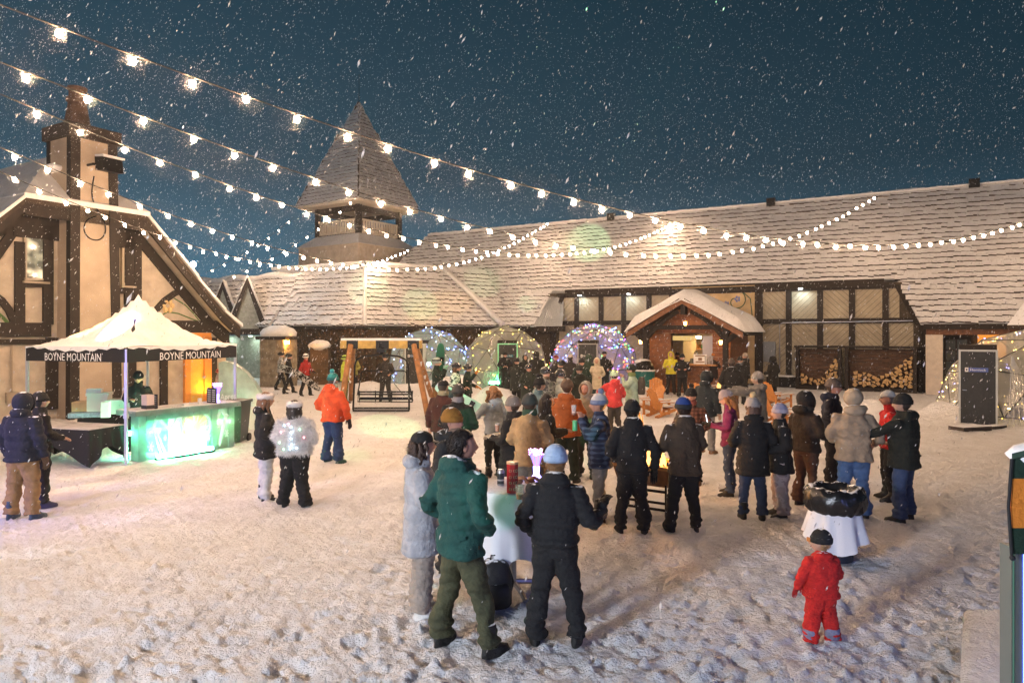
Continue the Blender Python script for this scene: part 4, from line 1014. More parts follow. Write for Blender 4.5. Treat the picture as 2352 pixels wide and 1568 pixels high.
q = MB(); q.obox(Kk(-1.05, -.32, 1.22), P3(KU * 2.3, 0), P3(KN * .5, 0), (0, 0, .07)); q.build('counter', WOODP, kio)
for a in (-1.72, 1.72):
    q = MB(); q.obox(Kk(a - .1, -.75, 0), P3(KU * .2, 0), P3(KN * .2, 0), (0, 0, 2.9)); q.build('post', WOODD, kio)
    s_ = 1 if a > 0 else -1
    q = MB(); q.tube([Kk(a, -.65, 2.2), Kk(a + s_ * .25, -.65, 2.45), Kk(a + s_ * .55, -.65, 2.68)], [.09, .12, .1], 6); q.tube([Kk(a, -.65, 2.3), Kk(a - s_ * .4, -.65, 2.85), Kk(a - s_ * .9, -.65, 3.25), Kk(a - s_ * 1.45, -.65, 3.55)], [.08, .13, .11, .08], 6); q.build('carved_bracket', WOODD, kio)
    q = MB(); q.tube([Kk(a, -.7, 2.35), Kk(a, .1, 2.75)], .08, 6); q.build('brace', WOODD, kio)
q = MB(); q.obox(Kk(-1.9, -.72, 2.78), P3(KU * 3.8, 0), P3(KN * .16, 0), (0, 0, .18)); q.build('beam', WOODD, kio)
q = MB(); q.obox(Kk(-.1, -.92, 3.42), P3(KU * .2, 0), P3(KN * .35, 0), (0, 0, .5)); q.build('ridge_bracket', WOODD, kio)
for s_ in (-1, 1):
    a, b_, c, d = Kk(0, -1.0, AP), Kk(s_ * HW, -1.0, EV), Kk(s_ * HW, KD, EV), Kk(0, KD, AP)
    q = MB(); q.prism([a, b_, c, d], (0, 0, -.10)); q.build('roof', WOODD, kio)
    q = MB(); q.prism([Kk(0, -1.05, AP + .05), Kk(s_ * (HW + .05), -1.05, EV + .03), Kk(s_ * (HW + .05), -1.05, EV - .20), Kk(0, -1.05, AP - .20)], P3(KN * .06, 0)); q.build('barge_board', WOODO, kio)
    for i in range(11):
        f = (i + .5) / 11; q = MB(); p = Kk(s_ * HW * f, -1.09, AP + (EV - AP) * f + .06); q.obox(p, P3(KU * s_ * .22, -.13), P3(KN * .14, 0), (0, 0, .035)); q.build('shingle', SHAKE, kio)
# heavy snow on the kiosk roof, rounded
q = MB(); nu, nvv = 26, 14
for i in range(nu + 1):
    f = -1 + 2 * i / nu
    for j in range(nvv + 1):
        g = j / nvv; e_ = min(1, (1 - abs(f)) * 6) ** .5 * min(1, g * 22) ** .5 * min(1, (1 - g) * 9) ** .5
        base = AP + (EV - AP) * abs(f) + .03
        ridge_round = -.18 * math.exp(-(f / .16) ** 2)
        th = .46 * e_ * (1 + .12 * math.sin(f * 5 + g * 4) + .16 * math.exp(-((f - .12) / .25) ** 2 - ((g - .55) / .25) ** 2)) + .02
        q.v.append(tuple(Kk(f * (HW + .12), -1.12 + g * (KD + 1.2), base + ridge_round * .5 + th)))
n1 = nvv + 1
for i in range(nu):
    for j in range(nvv): q.f.append([i * n1 + j, (i + 1) * n1 + j, (i + 1) * n1 + j + 1, i * n1 + j + 1]); q.m.append(0)
q.build('roof_snow', SNOWS, kio, True)
q = MB(); q.obox(Kk(.22, .2, 2.30), P3(KU * -1.0, 0), P3(KN * .03, 0), (0, 0, .2)); q.build('menu_banner', emit_mat('lit_banner', (.95, .62, .22), .45), kio)
q = MB(); q.obox(Kk(-.8, 1.9, 1.3), P3(KU * .6, 0), P3(KN * .05, 0), (0, 0, 1.2)); q.build('inner_panel', mat('cream_panel', (.42, .36, .24), .7), kio)
q = MB(); q.obox(Kk(.5, .35, 1.3), P3(KU * .5, 0), P3(KN * .03, 0), (0, 0, 1.2)); q.build('inner_panel', mat('silver_panel', (.40, .40, .44), .4), kio)
q = MB(); r = np.random.default_rng(5)
for i in range(18):
    a = -.55 + i * .075; h_ = r.uniform(.16, .3); q.rings([(*Kk(a, 2.2, 0)[:2], 1.9, .03, .03), (*Kk(a, 2.2, 0)[:2], 1.9 + h_ * .7, .03, .03), (*Kk(a, 2.2, 0)[:2], 1.9 + h_, .012, .012)], 6, int(r.integers(3)))
q.obox(Kk(-.62, 2.1, 1.86), P3(KU * 1.45, 0), P3(KN * .25, 0), (0, 0, .035), 3)
q.build('bottle_shelf', [mat('bottle_amber', (.25, .10, .02), .2), mat('bottle_green', (.04, .12, .05), .2), mat('bottle_clear', (.5, .5, .45), .2), WOODP], kio)
KL = emit_mat('kiosk_bulb', (1, .62, .24), 150)
q = MB(); q.rings([(0, 0, 0, .10, .10), (0, 0, .08, .10, .10)], 10, 0); q.tube([(0, 0, .08), (0, 0, .2)], .02, 5, 1)
single(q, 'kiosk_lamp', [KL, METB], 'warm lamp lighting the inside of the drinks kiosk', 'lamp', tuple(Kk(.1, 1.2, 2.40)))
LAN = emit_mat('lantern_glow', (1, .40, .08), 26)
for a in (-2.0, 1.5, 0.0):
    q = MB(); q.rings([(0, 0, 0, .05, .05), (0, 0, .16, .07, .07)], 8, 0); q.rings([(0, 0, .16, .09, .09), (0, 0, .22, .03, .03)], 8, 1)
    single(q, 'wall_lantern', [LAN, METB], {-2.0: 'amber lantern under the left eave of the kiosk', 1.5: 'amber lantern by the right post of the kiosk', 0.0: 'amber lantern under the peak of the kiosk gable'}[a], 'lantern', tuple(Kk(a, -.55, 2.15 if a else 2.95)), group='amber lanterns of the kiosk')
def sign(q, s): pass
q = MB(); q.obox((0, 0, 0), (KU[0] * .56, KU[1] * .56, 0), (KN[0] * .015, KN[1] * .015, 0), (0, 0, .42)); 
ux = np.array((KU[0], KU[1], 0)); nn = np.array((-KN[0], -KN[1], 0))
for i, (w, z) in enumerate(((.42, .33), (.38, .07))): q.obox(ux * (.28 - w / 2) + nn * .004 + np.array((0, 0, z)), ux * w, nn * .002, (0, 0, .05), 1)
q.obox(ux * .2 + nn * .004 + np.array((0, 0, .16)), ux * .16, nn * .002, (0, 0, .12), 1)
single(q, 'counter_sign', [PAP, mat('sign_print', (.22, .12, .06), .7)], 'white notice propped on the kiosk counter', 'sign', tuple(Kk(.28, -.26, 1.29)))
q = MB(); r = np.random.default_rng(9)
t_ = thing('cup_stack', 'stacked clear cups at the right of the kiosk counter', 'cups', tuple(Kk(.9, -.2, 1.29))); local(t_)
for i in range(5):
    q = MB(); q.rings([(i * .07 - .12, (i % 2) * .08, 0, .035, .035), (i * .07 - .12, (i % 2) * .08, r.uniform(.15, .4), .042, .042)], 8); q.build('cup', mat('clear_plastic', (.6, .6, .58), .15, alpha=.45), t_)

# ------------------------------------------------------------------ firewood racks
LOGE = [mat('log_end', (.52, .33, .14), .8, bump=.3, bscale=20, var=.25, vscale=18), mat('log_bark', (.10, .06, .035), .9)]
logmesh = []
for i in range(6):
    q = MB(); n = random.choice([3, 4, 5, 7]); r_ = .105
    poly = [(r_ * random.uniform(.75, 1.1) * math.cos(t), r_ * random.uniform(.75, 1.1) * math.sin(t)) for t in (2 * math.pi * (k + random.uniform(-.2, .2)) / n for k in range(n))]
    b = len(q.v); q.prism([(x, 0, z) for x, z in poly], (0, .5, 0), 1)
    q.m[0] = q.m[1] = 0
    logmesh.append(q.mesh('split_log', LOGE))
def rack(x0, x1, label, side, seed):
    Ra = E0 + NV * .05
    def tq(x): k = (x - CX) / F; return (Ra[0] - k * Ra[1]) / (-UV[0] + k * UV[1])
    ta, tb = tq(x1), tq(x0)                                     # ta right, tb left
    c = lambda t, s, z: P3(Ra + UV * t + NV * s, z)
    k_ = thing('firewood_rack', label, 'rack', tuple(c((ta + tb) / 2, .3, 0))); H_ = 1.95
    for t in (ta, tb - .14):
        q = MB(); q.obox(c(t, 0, 0), P3(UV * .14, 0), P3(NV * .14, 0), (0, 0, H_)); q.build('post', WOODD, k_)
        q = MB(); q.obox(c(t + .04, .14, .1), P3(UV * .05, 0), P3(NV * .62, 0), (0, 0, H_ - .2)); q.build('side', WOODD, k_)
    for i in range(9):
        q = MB(); q.obox(c(ta + .1, .74, .1 + i * .2), P3(UV * (tb - ta - .2), 0), P3(NV * .03, 0), (0, 0, .185)); q.build('board', mat('rack_board', (.10, .05, .025), .8, bump=.4, bscale=10, var=.4), k_)
    q = MB(); q.obox(c(ta + .14, -.01, .12), P3(UV * (tb - ta - .28), 0), P3(NV * .8, 0), (0, 0, .06)); q.build('floor_board', WOODD, k_)
    q = MB(); q.obox(c(ta - .05, -.05, H_), P3(UV * (tb - ta + .1), 0), P3(NV * .9, 0), (0, 0, .09)); q.build('top_board', WOODD, k_)
    q = MB(); q.obox(c(ta + .14, .02, .0), P3(UV * (tb - ta - .28), 0), P3(NV * .08, 0), (0, 0, .12)); q.build('sill_board', WOODD, k_)
    r = np.random.default_rng(seed); n = 0; cols = int((tb - ta - .34) / .178)
    for i in range(cols):
        f = 1 - i / (cols - 1)                                  # 0 at right..: i counts from the right
        hgt = (.50 + .95 * max(0, 1 - i / (cols * .42)) + .28 * max(0, 1 - (cols - 1 - i) / (cols * .3))) if side == 'r' else (.42 + .85 * max(0, 1 - i / (cols * .34)) + .1 * math.sin(i))
        z = .26 + .09 * (i % 2) + r.uniform(0, .03)
        while z < .18 + hgt:
            o = bpy.data.objects.new('split_log', logmesh[int(r.integers(6))]); COL.objects.link(o)
            o.location = c(ta + .25 + i * .178 + r.normal() * .028, .08 + r.uniform(0, .12), z + r.normal() * .012); o.rotation_euler = (r.normal() * .03, r.uniform(0, 6.28), math.atan2(NV[1], NV[0]) - math.pi / 2)
            tag(o, 'split firewood log in the ' + ('rack nearest the white pier' if side == 'r' else 'rack further from the white pier'), 'firewood log', 'firewood logs in the ' + ('right' if side == 'r' else 'left') + ' rack'); z += .178; n += 1
rack(1940, 2106, 'open timber firewood rack nearest the white pier, logs piled high at its right', 'r', 1)
rack(1827, 1932, 'open timber firewood rack beside the black bench box, logs low at its left', 'l', 2)
q = MB(); q.box((0, 0, .25), (1.5, .5, .5)); q.box((0, 0, .54), (1.56, .56, .06), 1)
c = P3(E0 + NV * .2 + UV * 3.0, 0); o = single(q, 'bench_box', [BLK, SNOWS], 'low black box bench with snowy lid left of the firewood racks', 'bench', tuple((px(1800, 33.2), 33.2, 0))); o.rotation_euler = (0, 0, math.atan2(-UV[1], -UV[0]))
# ------------------------------------------------------------------ geodesic domes
def film(name, col, mixf):
    m = bpy.data.materials.new(name); m.use_nodes = True; n = m.node_tree.nodes; l = m.node_tree.links; n.clear()
    o = n.new('ShaderNodeOutputMaterial'); d = n.new('ShaderNodeBsdfDiffuse'); d.inputs[0].default_value = (*col, 1); t = n.new('ShaderNodeBsdfTranslucent'); t.inputs[0].default_value = (*col, 1)
    g = n.new('ShaderNodeBsdfGlossy'); g.inputs['Roughness'].default_value = .22; tr_ = n.new('ShaderNodeBsdfTransparent')
    a = n.new('ShaderNodeMixShader'); a.inputs[0].default_value = .55; l.new(d.outputs[0], a.inputs[1]); l.new(t.outputs[0], a.inputs[2])
    b = n.new('ShaderNodeMixShader'); b.inputs[0].default_value = mixf; l.new(tr_.outputs[0], b.inputs[1]); l.new(a.outputs[0], b.inputs[2])
    c = n.new('ShaderNodeMixShader'); c.inputs[0].default_value = .07; l.new(b.outputs[0], c.inputs[1]); l.new(g.outputs[0], c.inputs[2])
    l.new(c.outputs[0], o.inputs[0]); return m
FILM = film('clear_film', (.66, .66, .64), .40)
STRUT = mat('dome_strut', (.09, .09, .09), .5, metal=.5)
bm = bmesh.new(); bmesh.ops.create_icosphere(bm, subdivisions=2, radius=1); bm.verts.ensure_lookup_table()
IV = np.array([v.co[:] for v in bm.verts]); IE = [(e_.verts[0].index, e_.verts[1].index) for e_ in bm.edges]; IF = [[v.index for v in f.verts] for f in bm.faces]; bm.free()
def fairy(col_list, sz):
    col_list = [tuple(max(0.02, c) ** 1.7 for c in col) for col in col_list]
    return [emit_mat('fairy_%d_%d_%d' % tuple(int(c * 30) for c in col), col, sz * (1 + 1.2 * (col[2] > .8 and col[0] < .3))) for col in col_list]
def dome(x, y, r_, rz, label, lamp_col, lamp_s, fcols, nf, fs, door_ang, sign_txt, sign_col, door_label, door_edge, fairy_label, fac_=.96, face=None, zf=.42):
    t_ = thing('geodesic_dome', label, 'dome tent', (x, y, 0)); local(t_); zc = r_ * zf
    rot = np.array(Matrix.Rotation(rz, 3, 'Z'))
    V = IV @ rot.T * r_ + np.array((0, 0, zc)); ok = V[:, 2] > -.12 * r_
    V[:, 2] = np.maximum(V[:, 2], 0)
    q = MB()
    fs_ = [f for f in IF if all(ok[i] for i in f)]
    q.add(V, fs_); q.build('film_cover', FILM, t_)
    q = MB()
    used = {tuple(sorted((f[i], f[(i + 1) % 3]))) for f in fs_ for i in range(3)}
    for a, b in used: q.tube([V[a] * .995, V[b] * .995], .022, 5)
    q.build('strut_frame', STRUT, t_)
    # rumpled film gathered by the door
    q = MB(); rr_ = np.random.default_rng(int(abs(x * 10)))
    dv = np.array((math.cos(door_ang), math.sin(door_ang), 0)); sv_ = np.array((-dv[1], dv[0], 0))
    for s_ in (-1, 1):
        for i in range(7):
            a0 = dv * r_ * .88 + sv_ * s_ * .55 + np.array((0, 0, 2.0)); a1 = dv * r_ * (1.0 - .03 * i) + sv_ * s_ * (.6 + i * .13); q.tube([a0, (a0 + a1) / 2 - dv * .06, a1], .012, 4)
    fo_ = q.build('film_fold', FILM, t_); fo_['kind'] = 'stuff'
    q = MB(); q.rings([(0, 0, 0, .75, .75), (0, 0, .05, .75, .75)], 16); q.rings([(0, 0, .05, .06, .06), (0, 0, .7, .06, .06)], 8); q.rings([(0, 0, .7, .5, .5), (0, 0, .74, .5, .5)], 16)
    for a in range(4):
        c_, s_ = math.cos(a * 1.57 + .5), math.sin(a * 1.57 + .5); q.rings([(c_ * 1.05, s_ * 1.05, 0, .2, .2), (c_ * 1.05, s_ * 1.05, .42, .22, .22)], 8)
    q.build('table_set', mat('dome_furniture', (.18, .13, .09), .7), t_)
    q = MB(); q.ball((0, 0, r_ * .55), .09, 10, 8); q.tube([(0, 0, r_ * .55), (0, 0, zc + r_ * .98)], .008, 4, 1); q.build('lamp', [emit_mat('dome_lamp_%d' % int(x * 10), lamp_col, lamp_s), METB], t_)
    # door set in a boxed frame, facing door_ang
    dz_, dw = 2.15, .92; P = np.array((x, y, 0)) + dv * (r_ * fac_)
    if face is not None: dv = np.array((math.cos(face), math.sin(face), 0)); sv_ = np.array((-dv[1], dv[0], 0))
    d_ = thing('dome_door', door_label, 'door', tuple(P)); ROOT[d_] = tuple(P); W2 = dw / 2
    c = lambda a, b, z: P + sv_ * a + dv * b + np.array((0, 0, z))
    DRM = mat('door_slate', (.028, .028, .026), .6, bump=.3, bscale=14, var=.2)
    q = MB()
    for i in range(6): q.obox(c(-W2 + .05 + i * (dw - .1) / 6, .02, .06), sv_ * ((dw - .1) / 6 - .008), dv * .04, (0, 0, dz_ - .12))
    q.build('leaf', DRM, d_)
    q = MB(); q.obox(c(-W2 + .04, .0, .04), sv_ * (dw - .08), dv * .03, (0, 0, dz_ - .08)); q.build('backing', DRM, d_)
    for a, b, cc, d in ((-W2, 0, .05, dz_ - .05), (W2 - .05, 0, .05, dz_ - .05), (-W2, dz_ - .05, dw, .05)):
        q = MB(); q.obox(c(a, -.3, b), sv_ * cc, dv * .38, (0, 0, d)); q.build('frame', mat('door_frame_' + door_edge[0], door_edge[1], .5), d_)
    q = MB(); q.obox(c(-W2 + .02, -r_ * .35, dz_ - .02), sv_ * (dw - .04), dv * r_ * .35, (0, 0, .16)); q.build('hood', WOODD, d_)
    up = np.array((0, 0, 1.)); right = sv_ if np.dot(np.cross(sv_, up), dv) > 0 else -sv_
    q = MB(); s0 = c(0, 0, 0) - right * .22 + dv * .064 + up * 1.52; q.obox(s0, right * .46, dv * .008, up * .12, 0); q.obox(s0 - right * .09, right * .085, dv * .008, up * .12, 1)
    q.obox(s0 - right * .065 + dv * .009 + up * .035, right * .035, dv * .002, up * .05, 2)
    text_mb(q, sign_txt, s0 + right * .03 + up * .03 + dv * .010, right, up, .065, .0, 1, width=.38)
    q.build('name_plate', [mat('plate_' + sign_txt.split()[0], sign_col, .5), PAP, INK], d_)
    q = MB(); q.tube([c(-.36 if np.dot(right, sv_) > 0 else .36, .06, 1.0), c(-.36 if np.dot(right, sv_) > 0 else .36, .12, 1.0), c(-.26 if np.dot(right, sv_) > 0 else .26, .12, 1.0)], .012, 5); q.build('handle', METG, d_)
    # fairy lights along struts
    q = MB(); lst = sorted(used); r = np.random.default_rng(int(abs(x * 100)) + 3)
    for i in range(nf):
        a, b = lst[int(r.integers(len(lst)))]; f = r.uniform(0, 1); p = V[a] * (1 - f) + V[b] * f
        p = p * .985 + r.normal(size=3) * .05; p[2] = max(.1, p[2])
        q.ball(p, fs * r.uniform(.7, 1.3), 5, 3, int(r.integers(len(fcols))))
    q.v = [tuple(np.array(v) + 0) for v in q.v]
    o = single(q, 'fairy_lights', fairy(fcols, 9), fairy_label, 'fairy lights', (x, y, 0)); o['kind'] = 'stuff'
    return t_
def dome_at(xc, Z, *a, **k): return dome(px(xc, Z), Z, *a, **k)
down = lambda deg: R(deg - 90)
dome_at(985, 33.2, 2.05, .2, 'clear dome tent with blue and white fairy lights behind the ski chair swing', (.16, .95, .55), 95, [(.35, .5, 1), (.7, .85, 1), (.25, .35, 1)], 130, .022, down(-12), 'Cedar', (.05, .1, .2), 'dark dome door half hidden by the hanging ski chair', ('white', (.5, .52, .5)), 'blue and white fairy lights on the dome behind the ski chair')
dome_at(1160, 33.4, 2.12, .5, 'clear dome tent with yellow fairy lights and a dark green-edged door', (.80, .62, .12), 42, [(1, .78, .2), (1, .85, .4)], 150, .020, down(4), 'Castle Box', (.03, .16, .22), 'dark door edged in green light on the yellow-lit dome', ('green', (.25, .75, .42)), 'yellow fairy lights on the dome with the green-edged door')  # the door frame's green light is put into its base colour
dome_at(1363, 33.4, 2.2, .9, 'clear dome tent covered in multicoloured fairy lights left of the kiosk', (.24, .22, 1.0), 120, [(1, .25, .2), (.25, 1, .4), (.25, .35, 1), (1, .75, .2), (.7, .3, 1), (.3, .45, 1)], 340, .024, down(-14), 'Bonfire', (.05, .05, .05), 'dark door on the left of the multicoloured dome', ('grey', (.35, .33, .3)), 'multicoloured fairy lights on the dome left of the kiosk')
dome_at(2372, 20.7, 2.55, .35, 'large clear dome tent with warm fairy lights at the right edge', (1, .68, .26), 70, [(1, .72, .2), (1, .85, .5), (1, .75, .3), (.6, .55, 1)], 330, .016, R(207), 'Hemlock', (.07, .11, .34), 'dark plank door with blue name plate on the large right-hand dome', ('white', (.55, .52, .48)), 'warm fairy lights on the large right-hand dome', 1.12, R(236), .10)
q = MB(); q.box((0, 0, .06), (1.0, .45, .12), rz=.3); q.box((.9, .35, .05), (.6, .3, .08), rz=.4); single(q, 'door_step', [mat('wet_wood', (.05, .035, .025), .7, snow=.6, var=.3)], 'dark wooden step half buried before the plank door', 'step', (*gp(2228, 988), 0))

# ------------------------------------------------------------------ ski chair swing
def W2(x, y, Z): return np.array((px(x, Z), Z, hz(y, Z)))
sw = thing('swing_frame', 'A-frame of round timber posts with a yellowish wood beam in black steel sleeves', 'swing frame', (px(885, 22.8), 22.8, 0))
YB = mat('yellow_pine_beam', (.42, .28, .075), .65, bump=.4, bscale=9, var=.3); LOG = mat('honey_log', (.30, .13, .04), .55, bump=.3, bscale=6, var=.3)
Zb = 22.8; bl, br = W2(783, 791, Zb), W2(969, 791, Zb)
q = MB(); q.bar(bl, br, .22, .26, 0); q.build('beam', YB, sw)
for f0, f1 in ((.08, .22), (.44, .60), (.83, .97)):
    q = MB(); q.bar(bl + (br - bl) * f0 - np.array((0, .004, 0)), bl + (br - bl) * f1 - np.array((0, .004, 0)), .235, .27); q.build('steel_sleeve', METB, sw)
q = MB(); q.rings([(0, 0, 0, 1, 1), (0, 0, .1, .9, .8)], 8) if False else q.bar(bl + np.array((.02, 0, .17)), br + np.array((-.02, 0, .17)), .20, .08); q.build('snow_cap', SNOWS, sw)
for xt, xb, yb in ((808, 779, 955), (808, 806, 920), (952, 984, 958), (953, 997, 926)):
    Zf = F * CH / (yb - YH); q = MB(); q.tube([W2(xt, 792, Zb - .0) + np.array((0, (-.15 if yb > 940 else .15), 0)), (px(xb, Zf), Zf, -.05)], .095, 10); lg = q.build('post', LOG, sw, 40)
    q = MB(); r = np.random.default_rng(xb)
    for i in range(4):
        f = r.uniform(.02, .9); p = W2(xt, 792, Zb) * (1 - f) + np.array((px(xb, Zf), Zf, 0)) * f; q.ball(p + np.array((r.uniform(-.05, .02), -.085, 0)), (.045, .03, .12), 7, 5)
    q.build('snow_patch', SNOWS, lg, True)['kind'] = 'stuff'
ch = thing('ski_lift_chair', 'black tubular ski-lift chair hanging as a swing from the timber frame', 'chairlift seat', (px(876, 22.6), 22.6, .1))
Zc = 22.6; w = lambda x, y, dz=0: W2(x, y, Zc + dz)
def s6(x, y, dz=0): return w((600 + x * .2934) / 1.063, (820 + y * .2934) / 1.063, dz)
q = MB(); q.tube([s6(893, 615), s6(903, 400), s6(908, 240), s6(925, 195), s6(980, 170), s6(1130, 152), s6(1270, 170), s6(1330, 195), s6(1352, 240), s6(1358, 400), s6(1360, 615)], .032, 7); q.build('hoop', METB, ch, True)
q = MB(); q.tube([s6(1130, 152), s6(1132, 95)], .06, 8); q.box(s6(1130, 120), (.28, .2, .12)); q.tube([s6(1110, 95), s6(1112, 60)], .03, 6); q.build('hanger', METB, ch)
for y in (600, 620):
    q = MB(); q.bar(s6(890, y), s6(1362, y), .05, .06); q.build('foot_rail', METB, ch)
q = MB(); q.tube([s6(930, 490, .2), s6(950, 380, .1), s6(965, 300, 0), s6(985, 288, 0), s6(1310, 288, 0), s6(1335, 300, 0), s6(1360, 400, .1), s6(1390, 540, .2)], .022, 6); q.build('safety_bar', METB, ch, True)
for x0, x1 in ((945, 1080), (1085, 1215), (1220, 1385)):
    for y, dz in ((465, -.30), (485, -.22), (515, -.0), (525, .12)):
        q = MB(); q.bar(s6(x0, y, dz + .3), s6(x1, y, dz + .3), .07, .05); q.build('slat', METB, ch)
for x in (945, 1080, 1215, 1385):
    q = MB(); q.tube([s6(x, 455, 0), s6(x, 530, .05), s6(x, 550, .45)], .02, 6); q.build('seat_frame', METB, ch)
q = MB(); q.tube([s6(940, 455), s6(930, 545), s6(1385, 548), s6(1388, 455)], .02, 6); q.tube([s6(1235, 395, .1), s6(1320, 500, .3)], .012, 5); q.build('arm_rest', METB, ch)
q = MB(); q.bar(s6(900, 596), s6(1355, 596), .05, .012); q.build('snow_strip', SNOWS, ch)

# ------------------------------------------------------------------ adirondack chairs
def adirondack():
    t_ = thing('adirondack_chair', '', 'garden chair', (0, 0, 0)); local(t_)
    M_ = mat('chair_orange', (.50, .20, .045), .55, var=.15, vscale=9)
    for i in range(5):
        x = (i - 2) * .115; q = MB(); h_ = .86 + .12 * (1 - abs(i - 2) / 2) ** .7
        q.obox((x - .052, .26, .26), (.104, 0, 0), (0, .34 * h_ / .9, h_ * .86), (0, .022, -.008)); q.build('back_slat', M_, t_)
    for i in range(5):
        q = MB(); y = -.34 + i * .115; q.obox((-.27, y, .40 - (y + .34) * .28), (.54, 0, 0), (0, .1, -.028), (0, 0, .022)); q.build('seat_slat', M_, t_)
    for s_ in (-1, 1):
        q = MB(); q.obox((s_ * .36 - .08, -.44, .56), (.16, 0, 0), (0, .85, 0), (0, 0, .025)); ar_ = q.build('armrest', M_, t_)
        q = MB(); q.obox((s_ * .36 - .075, -.43, .586), (.15, 0, 0), (0, .82, 0), (0, 0, .03)); q.build('snow_strip', SNOWS, ar_)
        q = MB(); q.obox((s_ * .33 - .015, -.42, 0), (.03, 0, 0), (0, .1, 0), (0, 0, .56)); q.build('leg', M_, t_)
        q = MB(); q.prism([(s_ * .29, -.42, .30), (s_ * .29, -.42, .41), (s_ * .29, .62, .08), (s_ * .29, .62, 0), (s_ * .29, .5, 0)], (s_ * .028, 0, 0)); q.build('leg', M_, t_)
        q = MB(); q.obox((s_ * .33 - .015, .34, .05), (.03, 0, 0), (0, .09, 0), (0, 0, .52)); q.build('back_leg', M_, t_)
    q = MB(); q.obox((-.32, .34, .53), (.64, 0, 0), (0, .03, 0), (0, 0, .07)); q.build('back_rail', M_, t_)
    q = MB(); q.ball((0, -.08, .39), (.26, .28, .05), 12, 6); q.build('seat_snow', SNOWS, t_, True)
    return t_
A0 = adirondack(); first = True
for x, y, yaw, lb in ((1488, 950, 70, 'orange slatted garden chair in front of the teal bin, side on'), (1505, 925, 15, 'orange slatted garden chair showing its fanned back just right of the teal bin'), (1528, 957, 250, 'orange slatted garden chair with its seat tilted toward the teal bin group'),
                      (1600, 945, 10, 'orange slatted garden chair behind the woman in glasses'), (1655, 915, 40, 'orange slatted garden chair beside the dark hooded man'), (1787, 935, 250, 'orange slatted garden chair right of the man pointing'), (1205, 918, 120, 'orange slatted garden chair before the green-edged dome door'), (1792, 975, 265, 'orange slatted garden chair low behind the striped beanie woman')):
    o = A0 if first else copy_tree(A0); first = False
    X, Y = gp(x, y); o.location = (X, Y, 0); o.scale = (.86, .86, .84); o.rotation_euler = (0, 0, -R(yaw)); o['label'] = lb; o['group'] = 'orange garden chairs'
# teal bin with domed lid
bx = gp(1480, 905); t_ = thing('litter_bin', 'teal ribbed litter bin with dark domed lid beside the coloured dome', 'bin', (*bx, 0)); local(t_)
TEAL = mat('teal_bin', (.01, .13, .12), .5)
q = MB(); vs = [];  n = 40
q.rings([(0, 0, 0, .36, .36), (0, 0, 1.02, .42, .42)], 24); q.build('body', TEAL, t_)
for i in range(24):
    a = i * .2618; q = MB(); q.bar((.37 * math.cos(a), .37 * math.sin(a), .02), (.435 * math.cos(a), .435 * math.sin(a), 1.0), .06, .02, up=(math.cos(a), math.sin(a), 0)); q.build('rib', TEAL, t_)
q = MB(); q.rings([(0, 0, 1.0, .46, .46), (0, 0, 1.06, .46, .46)], 24); q.build('rim', SNOWS, t_)
q = MB(); q.rings([(0, 0, 1.06, .42, .42), (0, 0, 1.28, .38, .38), (0, 0, 1.42, .25, .25), (0, 0, 1.47, .08, .08)], 20); q.build('lid', METB, t_, True)
q = MB(); q.ball((-.05, .08, 1.40), (.36, .3, .12), 12, 6); q.build('lid_snow', SNOWS, t_, True)

# ------------------------------------------------------------------ fire table
ft = np.array((1.98, 10.05)); fa = math.radians(-32)
t_ = thing('fire_table', 'long rusty steel fire trough on a black tubular stand with flames', 'fire pit', (ft[0], ft[1], 0), fa); local(t_); t_.scale = (.60, .74, 1.0)
RUST = mat('rusty_steel', (.20, .085, .035), .7, bump=.4, bscale=14, var=.4)
q = MB(); q.add([(-.62, -.22, .42), (.62, -.22, .42), (.62, .22, .42), (-.62, .22, .42), (-.72, -.36, .72), (.72, -.36, .72), (.72, .36, .72), (-.72, .36, .72)], [(3, 2, 1, 0), (0, 1, 5, 4), (1, 2, 6, 5), (2, 3, 7, 6), (3, 0, 4, 7)])
q.add([(-.60, -.26, .60), (.60, -.26, .60), (.60, .26, .60), (-.6, .26, .6)], [(0, 1, 2, 3)], 1); q.build('trough', [RUST, METB], t_)
q = MB()
for a, b, c, d in ((-.98, -.50, 1.96, .16), (-.98, .34, 1.96, .16), (-.98, -.34, .28, .68), (.70, -.34, .28, .68)): q.obox((a, b, .70), (c, 0, 0), (0, d, 0), (0, 0, .045))
q.build('ledge', WOODP, t_)
q = MB()
for s_ in (-1, 1):
    for z in (.1, .36): q.bar((-.6, s_ * .25, z), (.6, s_ * .25, z), .035, .035)
    for x in (-.6, .6): q.bar((x, s_ * .25, 0), (x, s_ * .25, .46), .04, .04)
    q.bar((s_ * .6, -.25, .1), (s_ * .6, .25, .1), .035, .035)
q.build('stand', METB, t_)
for i in range(5):
    q = MB(); a = random.uniform(-.5, .5); q.tube([(-.45 + i * .2, -.16, .64), (-.35 + i * .2 + a * .2, .16, .70)], .055, 7); q.build('burning_log', mat('charred_log', (.03, .02, .015), .9), t_)
